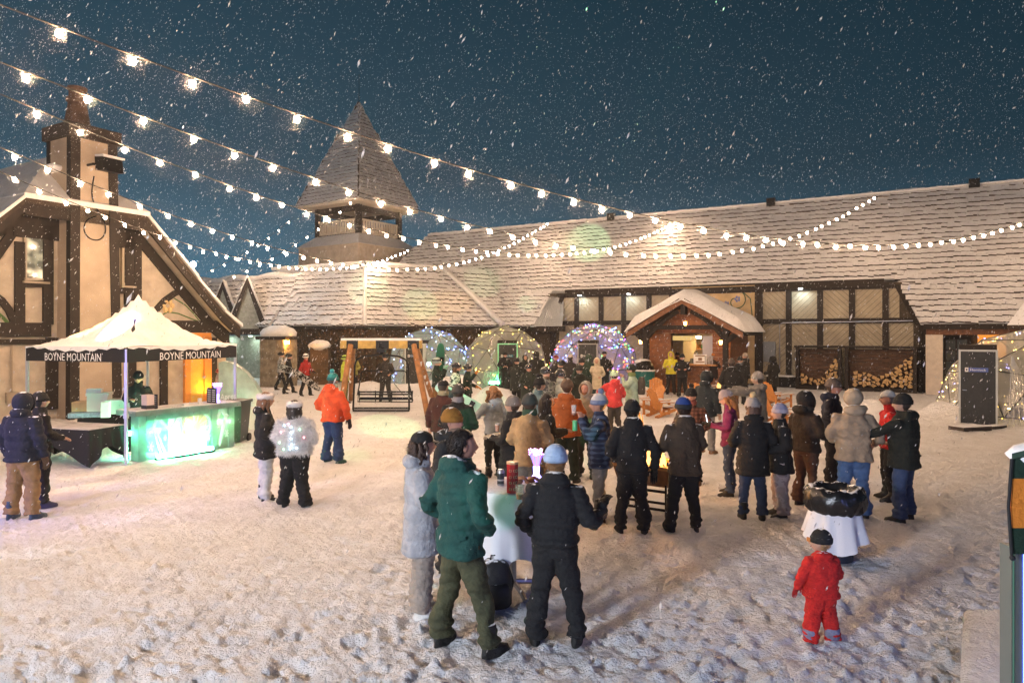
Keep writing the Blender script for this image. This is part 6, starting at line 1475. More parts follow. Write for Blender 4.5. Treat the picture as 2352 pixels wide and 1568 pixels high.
def person(x, yf, h, yaw, label, jk, hem=.84, pants=(.02, .02, .02), boots=(.02, .018, .015), hat=None, hair=None, arms=('down', 'down'), hood=None, bulk=1.0, gloves=None, head=0, lean=0, stance=0, hide=(), sleeve=None, collar=True, face=True, fit=1.0, nod=0, beard=None, skin=SKIN, pose=None, Z=None, group=None, quilt=0, scarf=None, hoodcol=None, hs=1.0, flare=1.0, legw=1.0, hide_legs=False, cuff=None):
    if Z is None: X, Y = gp(x, yf)
    else: X, Y = px(x, Z), Z
    t_ = thing('person', label, 'person', (X, Y, -.015), -R(yaw), group); local(t_); t_.scale = (h / 1.75,) * 3
    near = Y
    vox = .013 if near < 8 else .017 if near < 12.5 else .024 if near < 20 else 0
    B = bulk; HM = MB()
    # ---- body: head, neck, hidden torso and legs, hands
    hy, hz_ = .03 + .0, 1.625
    hm = Matrix.Translation((0, .02, 1.53)) @ Matrix.Rotation(-R(head), 4, 'Z') @ Matrix.Rotation(-R(nod), 4, 'X') @ Matrix.Scale(hs, 4) @ Matrix.Translation((0, -.02, -1.53))
    nu, nv_ = (28, 22) if near < 13 else (16, 12)
    def xf(mb, start):
        for i in range(start, len(mb.v)): mb.v[i] = tuple(hm @ Vector(mb.v[i]))
    body = MB()
    body.ball((0, .03, 1.625), (.078, .098, .118), nu, nv_, 0, head_fn)
    for s in (-1, 1):
        body.ball((s * .077, .02, 1.62), (.012, .022, .032), 8, 6, 0)
        if face and near < 26:
            body.ball((s * .028, .108, 1.632), (.013, .008, .007), 8, 5, 1); body.ball((s * .029, .115, 1.652), (.018, .006, .004), 8, 4, 1 if hair is None else 3)
    if face and near < 26: body.ball((0, .124, 1.568), (.024, .006, .006), 8, 4, 2)
    if beard is not None:
        body.ball((0, .055, 1.545), (.066, .075, .055), 14, 8, 3)
    xf(body, 0)
    body.tube([(0, .0, 1.40), (0, .02, 1.56)], [.055, .05], 10)
    body.rings([(0, 0, .86, .11, .08), (0, 0, 1.05, .11, .08), (0, 0, 1.3, .13, .085), (0, 0, 1.42, .10, .07), (0, 0, 1.46, .05, .05)], 12)
    st = .035 + .05 * stance
    for k, s in ((0, -1), (1, 1)):
        off = (pose or {}).get('leg', ((0, 0), (0, 0)))[k]
        body.tube([(s * .08, 0, .9), (s * (.092 + st * .45) + off[0] * .5, .022 + off[1] * .45, .48), (s * (.098 + st) + off[0], off[1] - .015, .09)], [.07, .05, .032], 8)
    hands = MB(); gl = gloves is not None
    jm, pm = MB(), MB()
    HB = []
    for k, s in ((0, -1), (1, 1)):
        A = arms[k]; el, wr = (ARMS[A] if isinstance(A, str) else A)
        el = np.array((s * el[0], el[1], el[2])); wr = np.array((s * wr[0], wr[1], wr[2])); sh = np.array((s * .158 * B ** .5, -.005, 1.385))
        el = el + np.array((s * .02 * (B - 1) * 4, 0, 0))
        body.tube([sh * .9, el, wr], [.03, .025, .02], 6)
        d = wr - el; d /= np.linalg.norm(d)
        rs = .072 * B ** .6 * fit
        cp = [sh + np.array((-s * .05, 0, -.01)), sh + np.array((s * .02, 0, -.012)), (sh * .55 + el * .45), el + (sh - el) * .06, el * .9 + wr * .1, el * .45 + wr * .55, wr - d * .045, wr - d * .035, wr]
        jm.tube(cp, [rs * .95, rs * 1.10, rs * 1.02, rs * .94, rs * .92, rs * .82, rs * .72, rs * .82, rs * .80], 12)
        HB.append(wr + d * .07)
        if A == 'pocket' or A == 'back': continue
        # hand: palm, four fingers, thumb
        hands = MB(); T = hands if gl else body; mi = 0
        upv = np.array((0, 0, 1.)) if abs(d[2]) < .8 else np.array((0, 1., 0)); sd = np.cross(d, upv); sd /= np.linalg.norm(sd); pn = np.cross(sd, d)
        g = 1.30 if gl else 1.0; c0_ = wr + d * .02
        M = np.stack([sd, d, pn], 1)
        b0 = len(T.v); T.ball((0, 0, 0), (.040 * g, .052 * g, .022 * g), 10, 7, mi)
        for i in range(b0, len(T.v)): T.v[i] = tuple(M @ np.array(T.v[i]) + wr + d * .055)
        fl = (.060, .070, .066, .050); cv = .55 if A in ('hold', 'drink', 'phone', 'up', 'cross') else .28
        for i in range(4):
            p0 = wr + d * .09 * g + sd * (-.028 + i * .0185) * g; p1 = p0 + (d * math.cos(cv) - pn * math.sin(cv)) * fl[i] * .55 * g; p2 = p1 + (d * math.cos(cv * 2.4) - pn * math.sin(cv * 2.4)) * fl[i] * .5 * g
            T.tube([p0 - d * .02, p0, p1, p2], [.0095 * g, .0095 * g, .0088 * g, .006 * g], 6, mi)
        p0 = wr + d * .035 - sd * s * .036 * g; T.tube([p0, p0 + (d * .6 - sd * s * .8) * .03 * g, p0 + (d * .9 - sd * s * .4 - pn * .3) * .058 * g], [.012 * g, .0115 * g, .007 * g], 6, mi)
        if gl: T.tube([wr - d * .03, wr + d * .03], [.046, .044], 10, mi); hands.build('glove', cloth('glove_%d_%d' % (int(gloves[0] * 99), int(gloves[1] * 99)), gloves, 0), t_, True)
    hairm = mat('hair_%d' % int(sum(hair) * 1000), hair, .55, bump=.6, bscale=35, var=.3, vscale=20) if hair else EYE
    body.build('body', [skin, EYE, LIP, (mat('beard_%d' % int(sum(beard) * 1000), beard, .8) if beard else hairm)], t_, True)
    # ---- jacket
    w = .185 * B * fit; dpt = .135 * B * fit; hw = w * 1.02 * flare
    rr = [(0, 0, hem, hw * 1.03, dpt * 1.16 * flare), (0, 0, hem + .012, hw * 1.05, dpt * 1.18 * flare), (0, 0, hem + .045, hw * 1.05, dpt * 1.18 * flare), (0, 0, hem + .06, hw * .985, dpt * 1.10 * flare)]
    if hem < .80: rr += [(0, .0, .88, w * 1.03 * (1 + flare) / 2, dpt * 1.10)]
    rr += [(0, 0, 1.02, w * .97, dpt * 1.02), (0, .0, 1.2, w * 1.03, dpt * 1.06), (0, -.005, 1.30, w * 1.0, dpt * 1.0), (0, -.01, 1.37, w * .86, dpt * .88), (0, -.01, 1.42, w * .66, dpt * .76), (0, -.005, 1.46, w * .50, dpt * .66), (0, .0, 1.49, .088, .084), (0, .008, 1.525, .083, .083), (0, .012, 1.552 if collar else 1.53, .080, .080), (0, .012, 1.553 if collar else 1.53, .068, .068), (0, .012, 1.50, .052, .052)]
    jm.rings(rr, 22, pw=2.3)
    if hood == 'down':
        jm.ball((0, -.085, 1.475), (.135 * B ** .5, .085, .085), 14, 10); jm.tube([(-.09, -.03, 1.50), (-.075, .06, 1.47), (0, .085, 1.44), (.075, .06, 1.47), (.09, -.03, 1.50)], .03, 8)
    if scarf is not None:
        sm_ = MB(); sm_.rings([(0, 0, 1.47, .085, .085), (0, .01, 1.50, .105, .105), (0, .015, 1.54, .10, .102), (0, .02, 1.575, .08, .085)], 16); sm_.build('scarf', cloth('scarf_%d_%d' % (int(scarf[0] * 99), int(scarf[2] * 99)), scarf), t_, True)
    if near < 13 and hem < .87:
        for s in (-1, 1):
            a0 = -math.pi / 2 + s * .62; q = MB(); pts = [(hw * .99 * math.cos(a0 + s * e_), dpt * 1.16 * math.sin(a0 + s * e_), z) for e_, z in ((0, hem + .17), (.34, hem + .19), (.34, hem + .165), (0, hem + .145))]
            q.prism(pts, (.0, -.012, 0)); q.build('pocket_flap', jk, t_)
    JOBS.append((jm, 'jacket', jk, t_, vox, quilt, near))
    if hood == 'up':
        q = MB(); q.ball((0, .0, 1.63), (.122, .135, .148), 20, 14)
        keep = []
        V = np.array(q.v)
        for fi, f in enumerate(q.f):
            c = V[f].mean(0)
            if c[1] > .085 and 1.50 < c[2] < 1.735: continue
            keep.append(f)
        q.f = keep; q.m = [0] * len(keep); xf(q, 0)
        b0 = len(q.v); q.ball((0, -.05, 1.49), (.125, .11, .08), 14, 8) if hoodcol is None else q.ball((0, -.01, 1.53), (.088, .10, .075), 14, 8); 
        rim = [np.array((.094 * math.sin(a), .098 - .012 * math.cos(a), 1.625 + .118 * math.cos(a))) for a in np.linspace(0, 6.283, 19)]
        b1 = len(q.v); q.tube(rim, .017, 6); xf(q, b1)
        q.build('hood', hoodcol or jk, t_, True)
    # ---- trousers
    pw_ = legw * B ** .7
    tops = min(.98, hem + .16)
    pm.rings([(0, 0, .80, .135 * B, .115 * B), (0, -.005, .88, .165 * B, .128 * B), (0, 0, tops, .155 * B, .115 * B)], 18)
    feet = []
    for k, s in ((0, -1), (1, 1)):
        off = (pose or {}).get('leg', ((0, 0), (0, 0)))[k]
        kx = s * (.092 + st * .45) + off[0] * .5; ax_ = s * (.098 + st) + off[0]; ay = off[1]
        P_ = [(s * .082, 0, .88), (s * .088, .008, .76), (kx, .022 + ay * .45, .48), (ax_, ay - .012, .22), (ax_, ay - .015, .075)]
        pm.tube(P_, [.108 * pw_ * B ** .4, .098 * pw_, .074 * pw_, .070 * pw_, .078 * pw_], 14, ref=(0, 1, 0))
        feet.append((ax_, ay))
    pmat = pants if not isinstance(pants, tuple) else cloth('pants_%d_%d_%d' % tuple(int(c * 200) for c in pants), pants, .12)
    JOBS.append((pm, 'trousers', pmat, t_, vox, 0, near))
    bmat = cloth('boot_%d_%d' % (int(boots[0] * 200), int(boots[2] * 200)), boots, .25, rough=.6)
    for k, s in ((0, -1), (1, 1)):
        ax_, ay = feet[k]; toe = R(9) * s; q = MB()
        q.rings([(0, .055, 0, .050, .135), (0, .055, .022, .052, .138), (0, .05, .055, .049, .128), (0, .015, .085, .046, .088), (0, -.01, .13, .050, .060), (0, -.012, .24, .056, .060), (0, -.012, .26, .05, .054)], 16)
        ca, sa = math.cos(-toe), math.sin(-toe); q.v = [(v[0] * ca - v[1] * sa + ax_, v[0] * sa + v[1] * ca + ay, v[2]) for v in q.v]
        q.build('boot', bmat, t_, 50)
        if cuff is not None:
            q = MB(); q.rings([(ax_, ay - .012, .10, .118, .118), (ax_, ay - .012, .2, .122, .122), (ax_, ay - .012, .27, .118, .118)], 14); q.build('boot_cuff', cloth('cuff', cuff), t_, True)
    # ---- hair and hats
    if hair is not None:
        style = (pose or {}).get('hair', 'short'); q = MB()
        def hf(v):
            y = v[:, 1].copy(); z = v[:, 2].copy()
            m_ = (y > .25) & (z < .42); v[m_] *= .80
            v[(y > -.1) & (z < -.15)] *= .85
            v *= (1 + .045 * nz(v * 3, 5, 1.2, 2))[:, None]; return v
        if style != 'bald': q.ball((0, .014, 1.648), (.092, .108, .115), 22, 16, 0, hf)
        if style in ('long', 'curly'):
            amp = .16 if style == 'curly' else .06; wd = .135 if style == 'curly' else .10
            q.ball((0, -.055, 1.54), (wd, .075, .17), 18, 16, 0, lambda v: v * (1 + amp * nz(v * 3.2, 9, 1.6, 3))[:, None])
            r_ = np.random.default_rng(int(X * 100) % 997)
            for i in range(26 if style == 'curly' else 16):
                a = r_.uniform(2.4, 7.0); R_ = .10 if style == 'long' else .125; p = np.array((R_ * math.cos(a), .0 + R_ * math.sin(a) * .9, 1.66))
                if p[1] > .04: continue
                ln = r_.uniform(.14, .30); wv = .03 if style == 'curly' else .012
                q.tube([p + np.array((wv * math.sin(i + f * 11), wv * math.cos(i * 2 + f * 9), -ln * f * 1.0)) for f in np.linspace(0, 1, 7)], [.020, .024, .024, .022, .018, .013, .004], 5)
        if style == 'bun': q.ball((0, -.13, 1.68), .035, 10, 8); q.tube([(0, -.10, 1.66), (0, -.17, 1.60), (0, -.16, 1.46)], [.03, .03, .01], 7)
        xf(q, 0)
        if near < 9 and style != 'curly': fur_on(q, .028, 1600, hairm, t_, 'hair', 5)
        else: q.build('hair', hairm, t_, True)
    if hat:
        kind, hc = hat[0], hat[1]; hmt = hc if not isinstance(hc, tuple) else cloth('hat_%d_%d_%d' % tuple(int(c * 150) for c in hc), hc, .18, bump=.7)
        q = MB()
        if kind == 'beanie':
            b0 = q.ball((0, .008, 1.672), (.104, .118, .118), 22, 16, 0, lambda v: np.where(v[:, 2:3] < -.05, v * np.array((1, 1, .4)), v)); 
            rb = [(0, .012, 1.640, .100, .115), (0, .012, 1.632, .108, .123), (0, .010, 1.655, .111, .126), (0, .008, 1.69, .110, .124), (0, .008, 1.697, .100, .114)]
            q.rings(rb, 30, 0 if len(hat) < 3 or hat[2] is None else 1); mats = [hmt]
            if len(hat) > 2 and hat[2] is not None: mats.append(cloth('brim_%d_%d' % (int(hat[2][0] * 150), int(hat[2][2] * 150)), hat[2], .18, bump=.7))
            xf(q, 0); ho = q.build('beanie', mats, t_, True)
            if len(hat) > 3 and hat[3] is not None:
                q = MB(); q.ball((0, -.015, 1.815), .046, 14, 10, 0, lambda v: v * (1 + .14 * nz(v * 6, 4, 1.5, 2))[:, None]); xf(q, 0); q.build('pompom', cloth('pom_%d' % int(hat[3][0] * 200 + hat[3][2] * 70), hat[3], 0), ho, True)
        elif kind == 'cap':
            q.ball((0, .012, 1.675), (.100, .113, .095), 20, 14, 0, lambda v: np.where(v[:, 2:3] < -.1, v * np.array((1, 1, .3)), v)); xf(q, 0); ho = q.build('cap', hmt, t_, True)
            q = MB(); q.prism([(.075 * math.sin(a), .10 + .085 * math.cos(a) * .9, 1.662 - .012 * math.cos(a)) for a in np.linspace(-1.5, 1.5, 11)], (0, 0, .007)); xf(q, 0); q.build('brim', hmt, ho)
        elif kind == 'helmet':
            q.ball((0, .0, 1.665), (.122, .142, .132), 22, 16, 0, lambda v: np.where(v[:, 2:3] < -.25, v * np.array((.98, .98, .55)), v)); hmt2 = mat('helm_%d_%d' % (int(hc[0] * 100), int(hc[2] * 100)), hc, .3, coat=.4); xf(q, 0); ho = q.build('helmet', hmt2, t_, True)
            gz = 1.705 if len(hat) < 3 else 1.635
            q = MB(); q.rings([(0, .0, gz - .02, .126, .146), (0, .0, gz + .02, .126, .146)], 24, 1, cap=False); q.ball((0, .115, gz), (.088, .048, .042), 16, 10, 0); xf(q, 0); q.build('goggles', [mat('goggle_lens', (.02, .02, .03), .08, coat=1), BLK], ho, True)
        elif kind == 'furband':
            q.rings([(0, .01, 1.655, .098, .113), (0, .01, 1.645, .118, .132), (0, .01, 1.69, .126, .140), (0, .01, 1.735, .116, .130), (0, .01, 1.73, .098, .112)], 26); xf(q, 0); fur_on(q, .022, 900, hmt, t_, 'headband', 5)
        elif kind == 'trapper':
            q.ball((0, .0, 1.67), (.128, .142, .13), 20, 14, 0, lambda v: v * (1 + .03 * nz(v * 5, 3, 1.5, 2))[:, None]); q.ball((0, -.10, 1.50), (.15, .09, .08), 14, 10); q.ball((.11, -.02, 1.52), (.07, .07, .05), 10, 8); xf(q, 0); q.build('hood', hmt, t_, True)
    return t_, HB
def world_pt(t_, p):
    h = t_.scale[0]; a = t_.rotation_euler[2]; v = np.array(p) * h
    return np.array((t_.location[0] + v[0] * math.cos(a) - v[1] * math.sin(a), t_.location[1] + v[0] * math.sin(a) + v[1] * math.cos(a), t_.location[2] + v[2]))
def fur_on(mb, ln, n, m, parent, nm, seed, both=True):
    """a soft core plus many thin tufts standing off it"""
    me = mb.mesh(nm, m, (0, 0, 0), True); o = bpy.data.objects.new(nm, me); COL.objects.link(o); o.parent = parent
    V = np.array(mb.v); r = np.random.default_rng(seed); q = MB(); ctr = V.mean(0)
    tri = [(f[0], f[i], f[i + 1]) for f in mb.f for i in range(1, len(f) - 1)]; T = V[np.array(tri)]; nr_ = np.cross(T[:, 1] - T[:, 0], T[:, 2] - T[:, 0]); ar = np.linalg.norm(nr_, axis=1); nr_ /= ar[:, None] + 1e-12
    if np.mean(np.einsum('ij,ij->i', nr_, T.mean(1) - ctr)) < 0: nr_ = -nr_
    idx = r.choice(len(T), n, p=ar / ar.sum())
    u, v = r.uniform(size=n), r.uniform(size=n); sw_ = u + v > 1; u[sw_] = 1 - u[sw_]; v[sw_] = 1 - v[sw_]
    P = T[idx, 0] + (T[idx, 1] - T[idx, 0]) * u[:, None] + (T[idx, 2] - T[idx, 0]) * v[:, None]
    D = nr_[idx] * (.22 if nm == 'hair' else 1) + r.normal(size=(n, 3)) * (.22 if nm == 'hair' else .45) + np.array((0, -.5, -.75) if nm == 'hair' else (0, 0, -.35)); D /= np.linalg.norm(D, axis=1)[:, None]; S = np.cross(D, r.normal(size=(n, 3))); S /= np.linalg.norm(S, axis=1)[:, None]
    L_ = ln * r.uniform(.6, 1.4, n)[:, None]
    for i in range(n): q.add([P[i] - S[i] * ln * .11, P[i] + S[i] * ln * .11, P[i] + D[i] * L_[i]], [(0, 1, 2)])
    fo = q.build('fur', m, None); fo.parent = o; fo['kind'] = 'stuff'; return o

GP = 'people standing about the snowy plaza'
def C(name, col, **k): return cloth(name, col, **k)
bk = C('black', (.010, .010, .011)); bkp = C('black_pants', (.010, .010, .011), snow=.1); dn = C('denim', (.035, .060, .13), snow=.05); dnl = C('denim_light', (.07, .13, .26), snow=.05)
navy = C('navy', (.012, .018, .045)); char = C('charcoal', (.020, .021, .022)); brn = C('dark_brown', (.030, .018, .012)); olv = C('olive_dark', (.028, .030, .018)); tealg = C('deep_green', (.005, .055, .045), snow=.33); rust = C('rust', (.30, .075, .012), snow=.1)
# --- foreground table group
person(966, 1405, 1.70, 75, 'person in a long pale grey quilted coat and dark cap beside the green jacket', C('pale_grey', (.33, .33, .35), snow=.12), hem=.60, pants=(.30, .25, .21), boots=(.6, .58, .55), hat=('cap', (.015, .013, .012)), hair=(.05, .025, .015), arms=('mid', 'mid'), hood='down', bulk=1.12, pose={'hair': 'long'}, quilt=.16, flare=1.06, legw=1.15)
person(1036, 1310, 1.78, 115, 'person in a mustard beanie and dark jacket smiling behind the woman in the grey coat', char, hat=('beanie', (.24, .105, .012)), hair=(.05, .03, .02), arms=('mid', 'hold'), beard=(.16, .10, .07), skin=SKIN2, hood='down')
person(1058, 1492, 1.83, 42, 'person bareheaded in a deep green rain jacket and olive trousers, hands in pockets', tealg, hem=.78, pants=(.050, .052, .024), boots=(.012, .011, .010), hair=(.020, .013, .010), arms=('pocket', 'pocket'), hood='down', bulk=1.10, head=28, stance=.9, skin=SKIN2, legw=1.08, pose={'leg': ((-.03, -.02), (.05, .10))})
person(1276, 1474, 1.66, 6, 'person in a black quilted snowsuit and pale blue hat holding out one mitten', C('black_suit', (.010, .010, .012), snow=.2), hem=.90, pants=C('black_suit', (.010, .010, .012)), boots=(.010, .010, .010), hat=('beanie', (.30, .40, .56)), hair=(.30, .16, .07), hood='down', arms=('pocket', ((.31, -.03, 1.08), (.41, .16, 1.20))), gloves=(.010, .010, .010), bulk=1.10, stance=1.0, quilt=.075, legw=1.12)
RED = C('red_suit', (.50, .012, .008), snow=.06)
kid, _ = person(1886, 1474, .90, -6, 'small child in a red snowsuit and black beanie seen from behind', RED, hem=.80, pants=RED, boots=(.02, .02, .03), hat=('beanie', (.012, .012, .012), None, None), hair=(.42, .25, .12), gloves=(.42, .012, .010), arms=('kid', ((.31, .04, 1.12), (.28, .20, 1.0))), bulk=1.42, fit=1.06, hood='down', head=-50, stance=1.1, legw=1.35, quilt=.11, cuff=(.22, .21, .30), hs=1.42)
ho_ = [c for c in kid.children if c.name.startswith('beanie')][0]; q = MB(); q.box((-.155, .09, 1.70), (.02, .085, .07), 0, .55); po_ = q.build('hat_patch', mat('patch_orange', (.45, .16, .03), .7), None, off=(0, 0, 0)); po_.parent = ho_
# --- right group
pg, HB = person(1676, 1136, 1.70, -68, 'person in a magenta ski jacket and grey knit hat looking down at a phone', C('magenta', (.16, .012, .075), snow=.05), pants=dn, boots=(.02, .018, .016), hat=('beanie', (.30, .26, .27), None, (.02, .02, .02)), hair=(.30, .13, .04), arms=('phone', 'phone'), gloves=(.012, .012, .012), nod=22, pose={'hair': 'long'}, fit=.93)
person(1729, 1190, 1.70, 8, 'person in a long black puffer coat, navy trousers and knit hat with cream pompom', bk, hem=.66, pants=C('navy_jeans', (.022, .038, .085), snow=.05), hat=('beanie', (.30, .27, .25), None, (.55, .42, .22)), hair=(.10, .05, .03), arms=('mid', 'mid'), bulk=1.14, flare=1.08, quilt=.09, hood='down', pose={'hair': 'long'})
person(1793, 1184, 1.60, -80, 'person in a striped lilac beanie, black coat and pale patterned pants facing left', bk, hem=.70, pants=camo('lilac', (.30, .24, .25), (.36, .30, .31), (.24, .19, .22), 6), boots=(.05, .045, .04), hat=('beanie', (.26, .26, .38), (.40, .36, .42)), hair=(.03, .02, .015), arms=('mid', 'hold'), bulk=1.18, flare=1.05, legw=1.2)
person(1850, 1160, 1.72, 60, 'person in a fur-edged black hood, dark jacket and brown trousers', brn, hem=.86, pants=(.060, .026, .014), boots=(.02, .015, .01), hood='up', hair=(.02, .012, .01), arms=('hold', 'hold'), bulk=1.12, hat=('trapper', (.015, .010, .008)), head=10)
person(1912, 1118, 1.84, 130, 'person in a brown beanie and navy jacket grinning beside the tan parka', navy, hem=.78, pants=(.014, .014, .016), hat=('beanie', (.10, .075, .06)), hair=(.04, .03, .02), arms=('down', 'hold'), gloves=(.015, .015, .02), bulk=1.08, skin=SKIN2, hood='down')
person(1960, 1186, 1.80, 16, 'person in a tan hooded parka and light blue jeans seen from behind', C('tan', (.36, .26, .17), snow=.10), hem=.80, pants=dnl, boots=(.02, .018, .015), hat=('trapper', (.40, .30, .20)), arms=('mid', ((.33, .0, 1.12), (.30, .20, 1.0))), bulk=1.25, flare=1.03, stance=.4)
person(2042, 1146, 1.72, -78, 'person in a bright red jacket and white-fronted cap behind the dark green coat', C('bright_red', (.50, .010, .012), snow=.03), pants=(.012, .012, .013), hat=('cap', (.5, .48, .45)), hair=(.12, .10, .09), arms=('hold', 'mid'), skin=SKIN2, fit=.95)
pr, HB2 = person(2076, 1194, 1.76, -40, 'person in a dark green coat, blue jeans and black beanie holding a black box', C('dark_olive', (.016, .020, .013), snow=.1), hem=.76, pants=dn, boots=(.012, .010, .010), hat=('beanie', (.010, .010, .010)), hair=(.03, .02, .015), arms=('reach', 'mid'), bulk=1.26, hood='down', head=-15, stance=.5, flare=1.06)
w_ = world_pt(pr, (-.24, .56, 1.15)); boxy('carry_box', 'black box held out by the man in the dark green coat', 'box', w_, (.32, .22, .17), BLK, .5)
p_ = world_pt(pg, (0, .36, 1.20)); q = MB(); q.obox((-.035, 0, 0), (.07, 0, 0), (0, .012, 0), (0, .03, .14)); q.obox((-.031, -.002, .006), (.062, 0, 0), (0, .001, 0), (0, .0275, .128), 1)
o = single(q, 'phone', [BLK, emit_mat('phone_screen', (.9, .92, 1), 3)], 'lit phone in the hands of the woman in magenta', 'phone', tuple(p_)); o.rotation_euler = (0, 0, R(68))
# --- fire table group
person(1452, 1226, 1.74, 4, 'person all in black with black beanie, back turned, left of the fire', bk, hem=.84, hood='down', pants=bkp, hat=('beanie', (.010, .009, .009)), hair=(.02, .015, .01), arms=('pocket', ((.30, .02, 1.10), (.30, .08, .86))), gloves=(.01, .01, .01), bulk=1.10, stance=.5, legw=1.1)
person(1570, 1222, 1.76, -6, 'person in a brown jacket with snowy hood and blue beanie, back turned at the fire', C('umber', (.050, .032, .018), snow=.36), hem=.78, pants=bkp, boots=(.03, .02, .015), hat=('beanie', (.012, .045, .20), (.02, .025, .03)), hair=(.04, .03, .02), arms=('hold', 'hold'), bulk=1.10, hood='down', stance=.6, legw=1.08)
pl, HB3 = person(1378, 1196, 1.76, -82, 'person in a navy plaid shirt jacket, grey sweatpants and blue-white bobble hat drinking', plaid('navy', (.012, .018, .045), (.06, .085, .15)), hem=.78, pants=C('sweat_grey', (.24, .23, .23), snow=.03), boots=(.10, .055, .03), hat=('beanie', (.45, .45, .47), (.16, .20, .32), (.16, .20, .30)), hair=(.10, .07, .05), arms=('drink', 'drink'), bulk=1.12, head=-5, skin=SKIN2)
w_ = world_pt(pl, (-.05, .36, 1.49)); cup(w_, 'clear plastic cup at the lips of the man in the plaid jacket', .13, .2)
w_ = world_pt(pl, (-.12, .34, 1.28)); q = MB(); q.rings([(0, 0, 0, .035, .035), (0, 0, .13, .035, .035), (0, 0, .14, .03, .03)], 12); single(q, 'drink_can', mat('green_can', (.10, .55, .22), .3), 'green drinks can held by the man in the plaid jacket', 'can', tuple(w_), smooth=40)
person(1588, 1112, 1.66, 205, 'person with round glasses, black bobble hat and brown plaid coat facing the fire', plaid('brown', (.060, .025, .015), (.16, .07, .045)), hem=.70, pants=bkp, boots=(.10, .055, .03), hat=('beanie', (.012, .010, .010), None, (.012, .010, .010)), hair=(.08, .04, .02), arms=('pocket', 'mid'), flare=1.08, scarf=(.20, .06, .05))
person(1622, 1040, 1.80, 48, 'person in a dark hooded jacket and grey sweatpants with tan shoes', C('slate', (.022, .028, .032), snow=.2), hem=.80, pants=C('sweat_grey', (.24, .23, .23)), boots=(.28, .15, .07), hood='up', hair=(.03, .02, .015), arms=('down', 'down'), bulk=1.15)
person(1742, 1052, 1.80, -62, 'person in a grey coat and grey beanie pointing left with an outstretched arm', C('grey_wool', (.15, .135, .12), snow=.1), hem=.66, pants=(.03, .028, .026), hat=('beanie', (.24, .22, .20)), hair=(.05, .04, .03), arms=('point', 'point'), bulk=1.12, gloves=(.02, .02, .02), hood='down')
person(1680, 965, 1.84, 6, 'person in a dark coat and brown trousers standing before the kiosk post', C('ink', (.012, .011, .011)), hem=.80, pants=(.16, .07, .025), hat=('beanie', (.07, .05, .04)), hair=(.03, .02, .015), arms=('mid', 'mid'), bulk=1.3, hood='down')
person(1302, 1106, 1.80, 22, 'person in a rust-orange jacket and brown knit hat, back turned', rust, hem=.80, pants=(.010, .024, .014), hat=('beanie', (.11, .07, .045)), hair=(.04, .03, .02), arms=('mid', 'hold'), bulk=1.25, hood='down', stance=.3)
person(1346, 1094, 1.74, 205, 'person laughing in an olive hood and open pale jacket beside the rust jacket', C('stone', (.30, .27, .22)), hat=None, hood='up', hair=(.12, .05, .02), arms=('mid', 'hold'), beard=(.22, .09, .03), pants=(.03, .028, .025), skin=SKIN2)
person(1216, 1205, 1.78, 28, 'person in a tan sherpa vest over black sleeves and green-grey beanie', C('sherpa', (.42, .26, .12), bump=1, snow=.05), hem=.82, pants=C('grey_cord', (.14, .125, .105)), hat=('beanie', (.05, .05, .045)), hair=(.04, .03, .02), arms=('mid', 'hold'), bulk=1.14, scarf=(.02, .06, .035))
person(1254, 1150, 1.68, 70, 'person with long dark hair and black jacket beside the tan vest', bk, hair=(.018, .012, .010), arms=('mid', 'hold'), pose={'hair': 'long'}, pants=(.15, .08, .03), bulk=1.05)
pc, HB4 = person(1180, 1180, 1.70, -62, 'person in a long black coat with big furry hood down and grey dotted knit hat', C('black_fur', (.012, .011, .011), bump=1), hem=.60, pants=bkp, hat=('beanie', (.20, .17, .15)), hair=(.05, .03, .02), arms=('hold', 'hold'), bulk=1.26, hood='down', gloves=(.45, .36, .26), flare=1.08)
w_ = world_pt(pc, (.16, .37, 1.20)); cup(w_, 'plastic cup of amber beer held by the black-coated person', .12, .8)
pb_, HB5 = person(1134, 1098, 1.68, -38, 'person with curly fair hair and light blue jacket lifting a beer to the left', C('ice_blue', (.34, .40, .43), snow=.08), hem=.84, pants=(.012, .012, .013), boots=(.07, .05, .035), hair=(.28, .13, .05), arms=(((.32, .10, 1.20), (.40, .34, 1.26)), 'mid'), pose={'hair': 'curly'}, fit=.95, hood='down')
w_ = world_pt(pb_, (-.42, .42, 1.28)); cup(w_, 'plastic cup of amber beer lifted by the curly-haired person', .12, .75)
person(1052, 1128, 1.76, 14, 'person in a black jacket, grey neck warmer and dark grey beanie, back turned', C('black_shell', (.011, .011, .011), snow=.1), hem=.80, pants=(.014, .014, .014), hat=('beanie', (.055, .05, .045)), arms=('mid', 'mid'), bulk=1.22, scarf=(.26, .24, .25), hair=(.04, .03, .02))
person(1017, 1092, 1.76, 30, 'person in a maroon jacket and black cap, back turned, by the timber post', C('maroon', (.055, .014, .008), snow=.05), hem=.82, pants=(.016, .015, .015), hat=('cap', (.012, .012, .014)), hair=(.05, .035, .025), arms=(((.30, -.04, 1.12), (.32, .02, .88)), 'mid'), bulk=1.2, scarf=(.30, .27, .15))
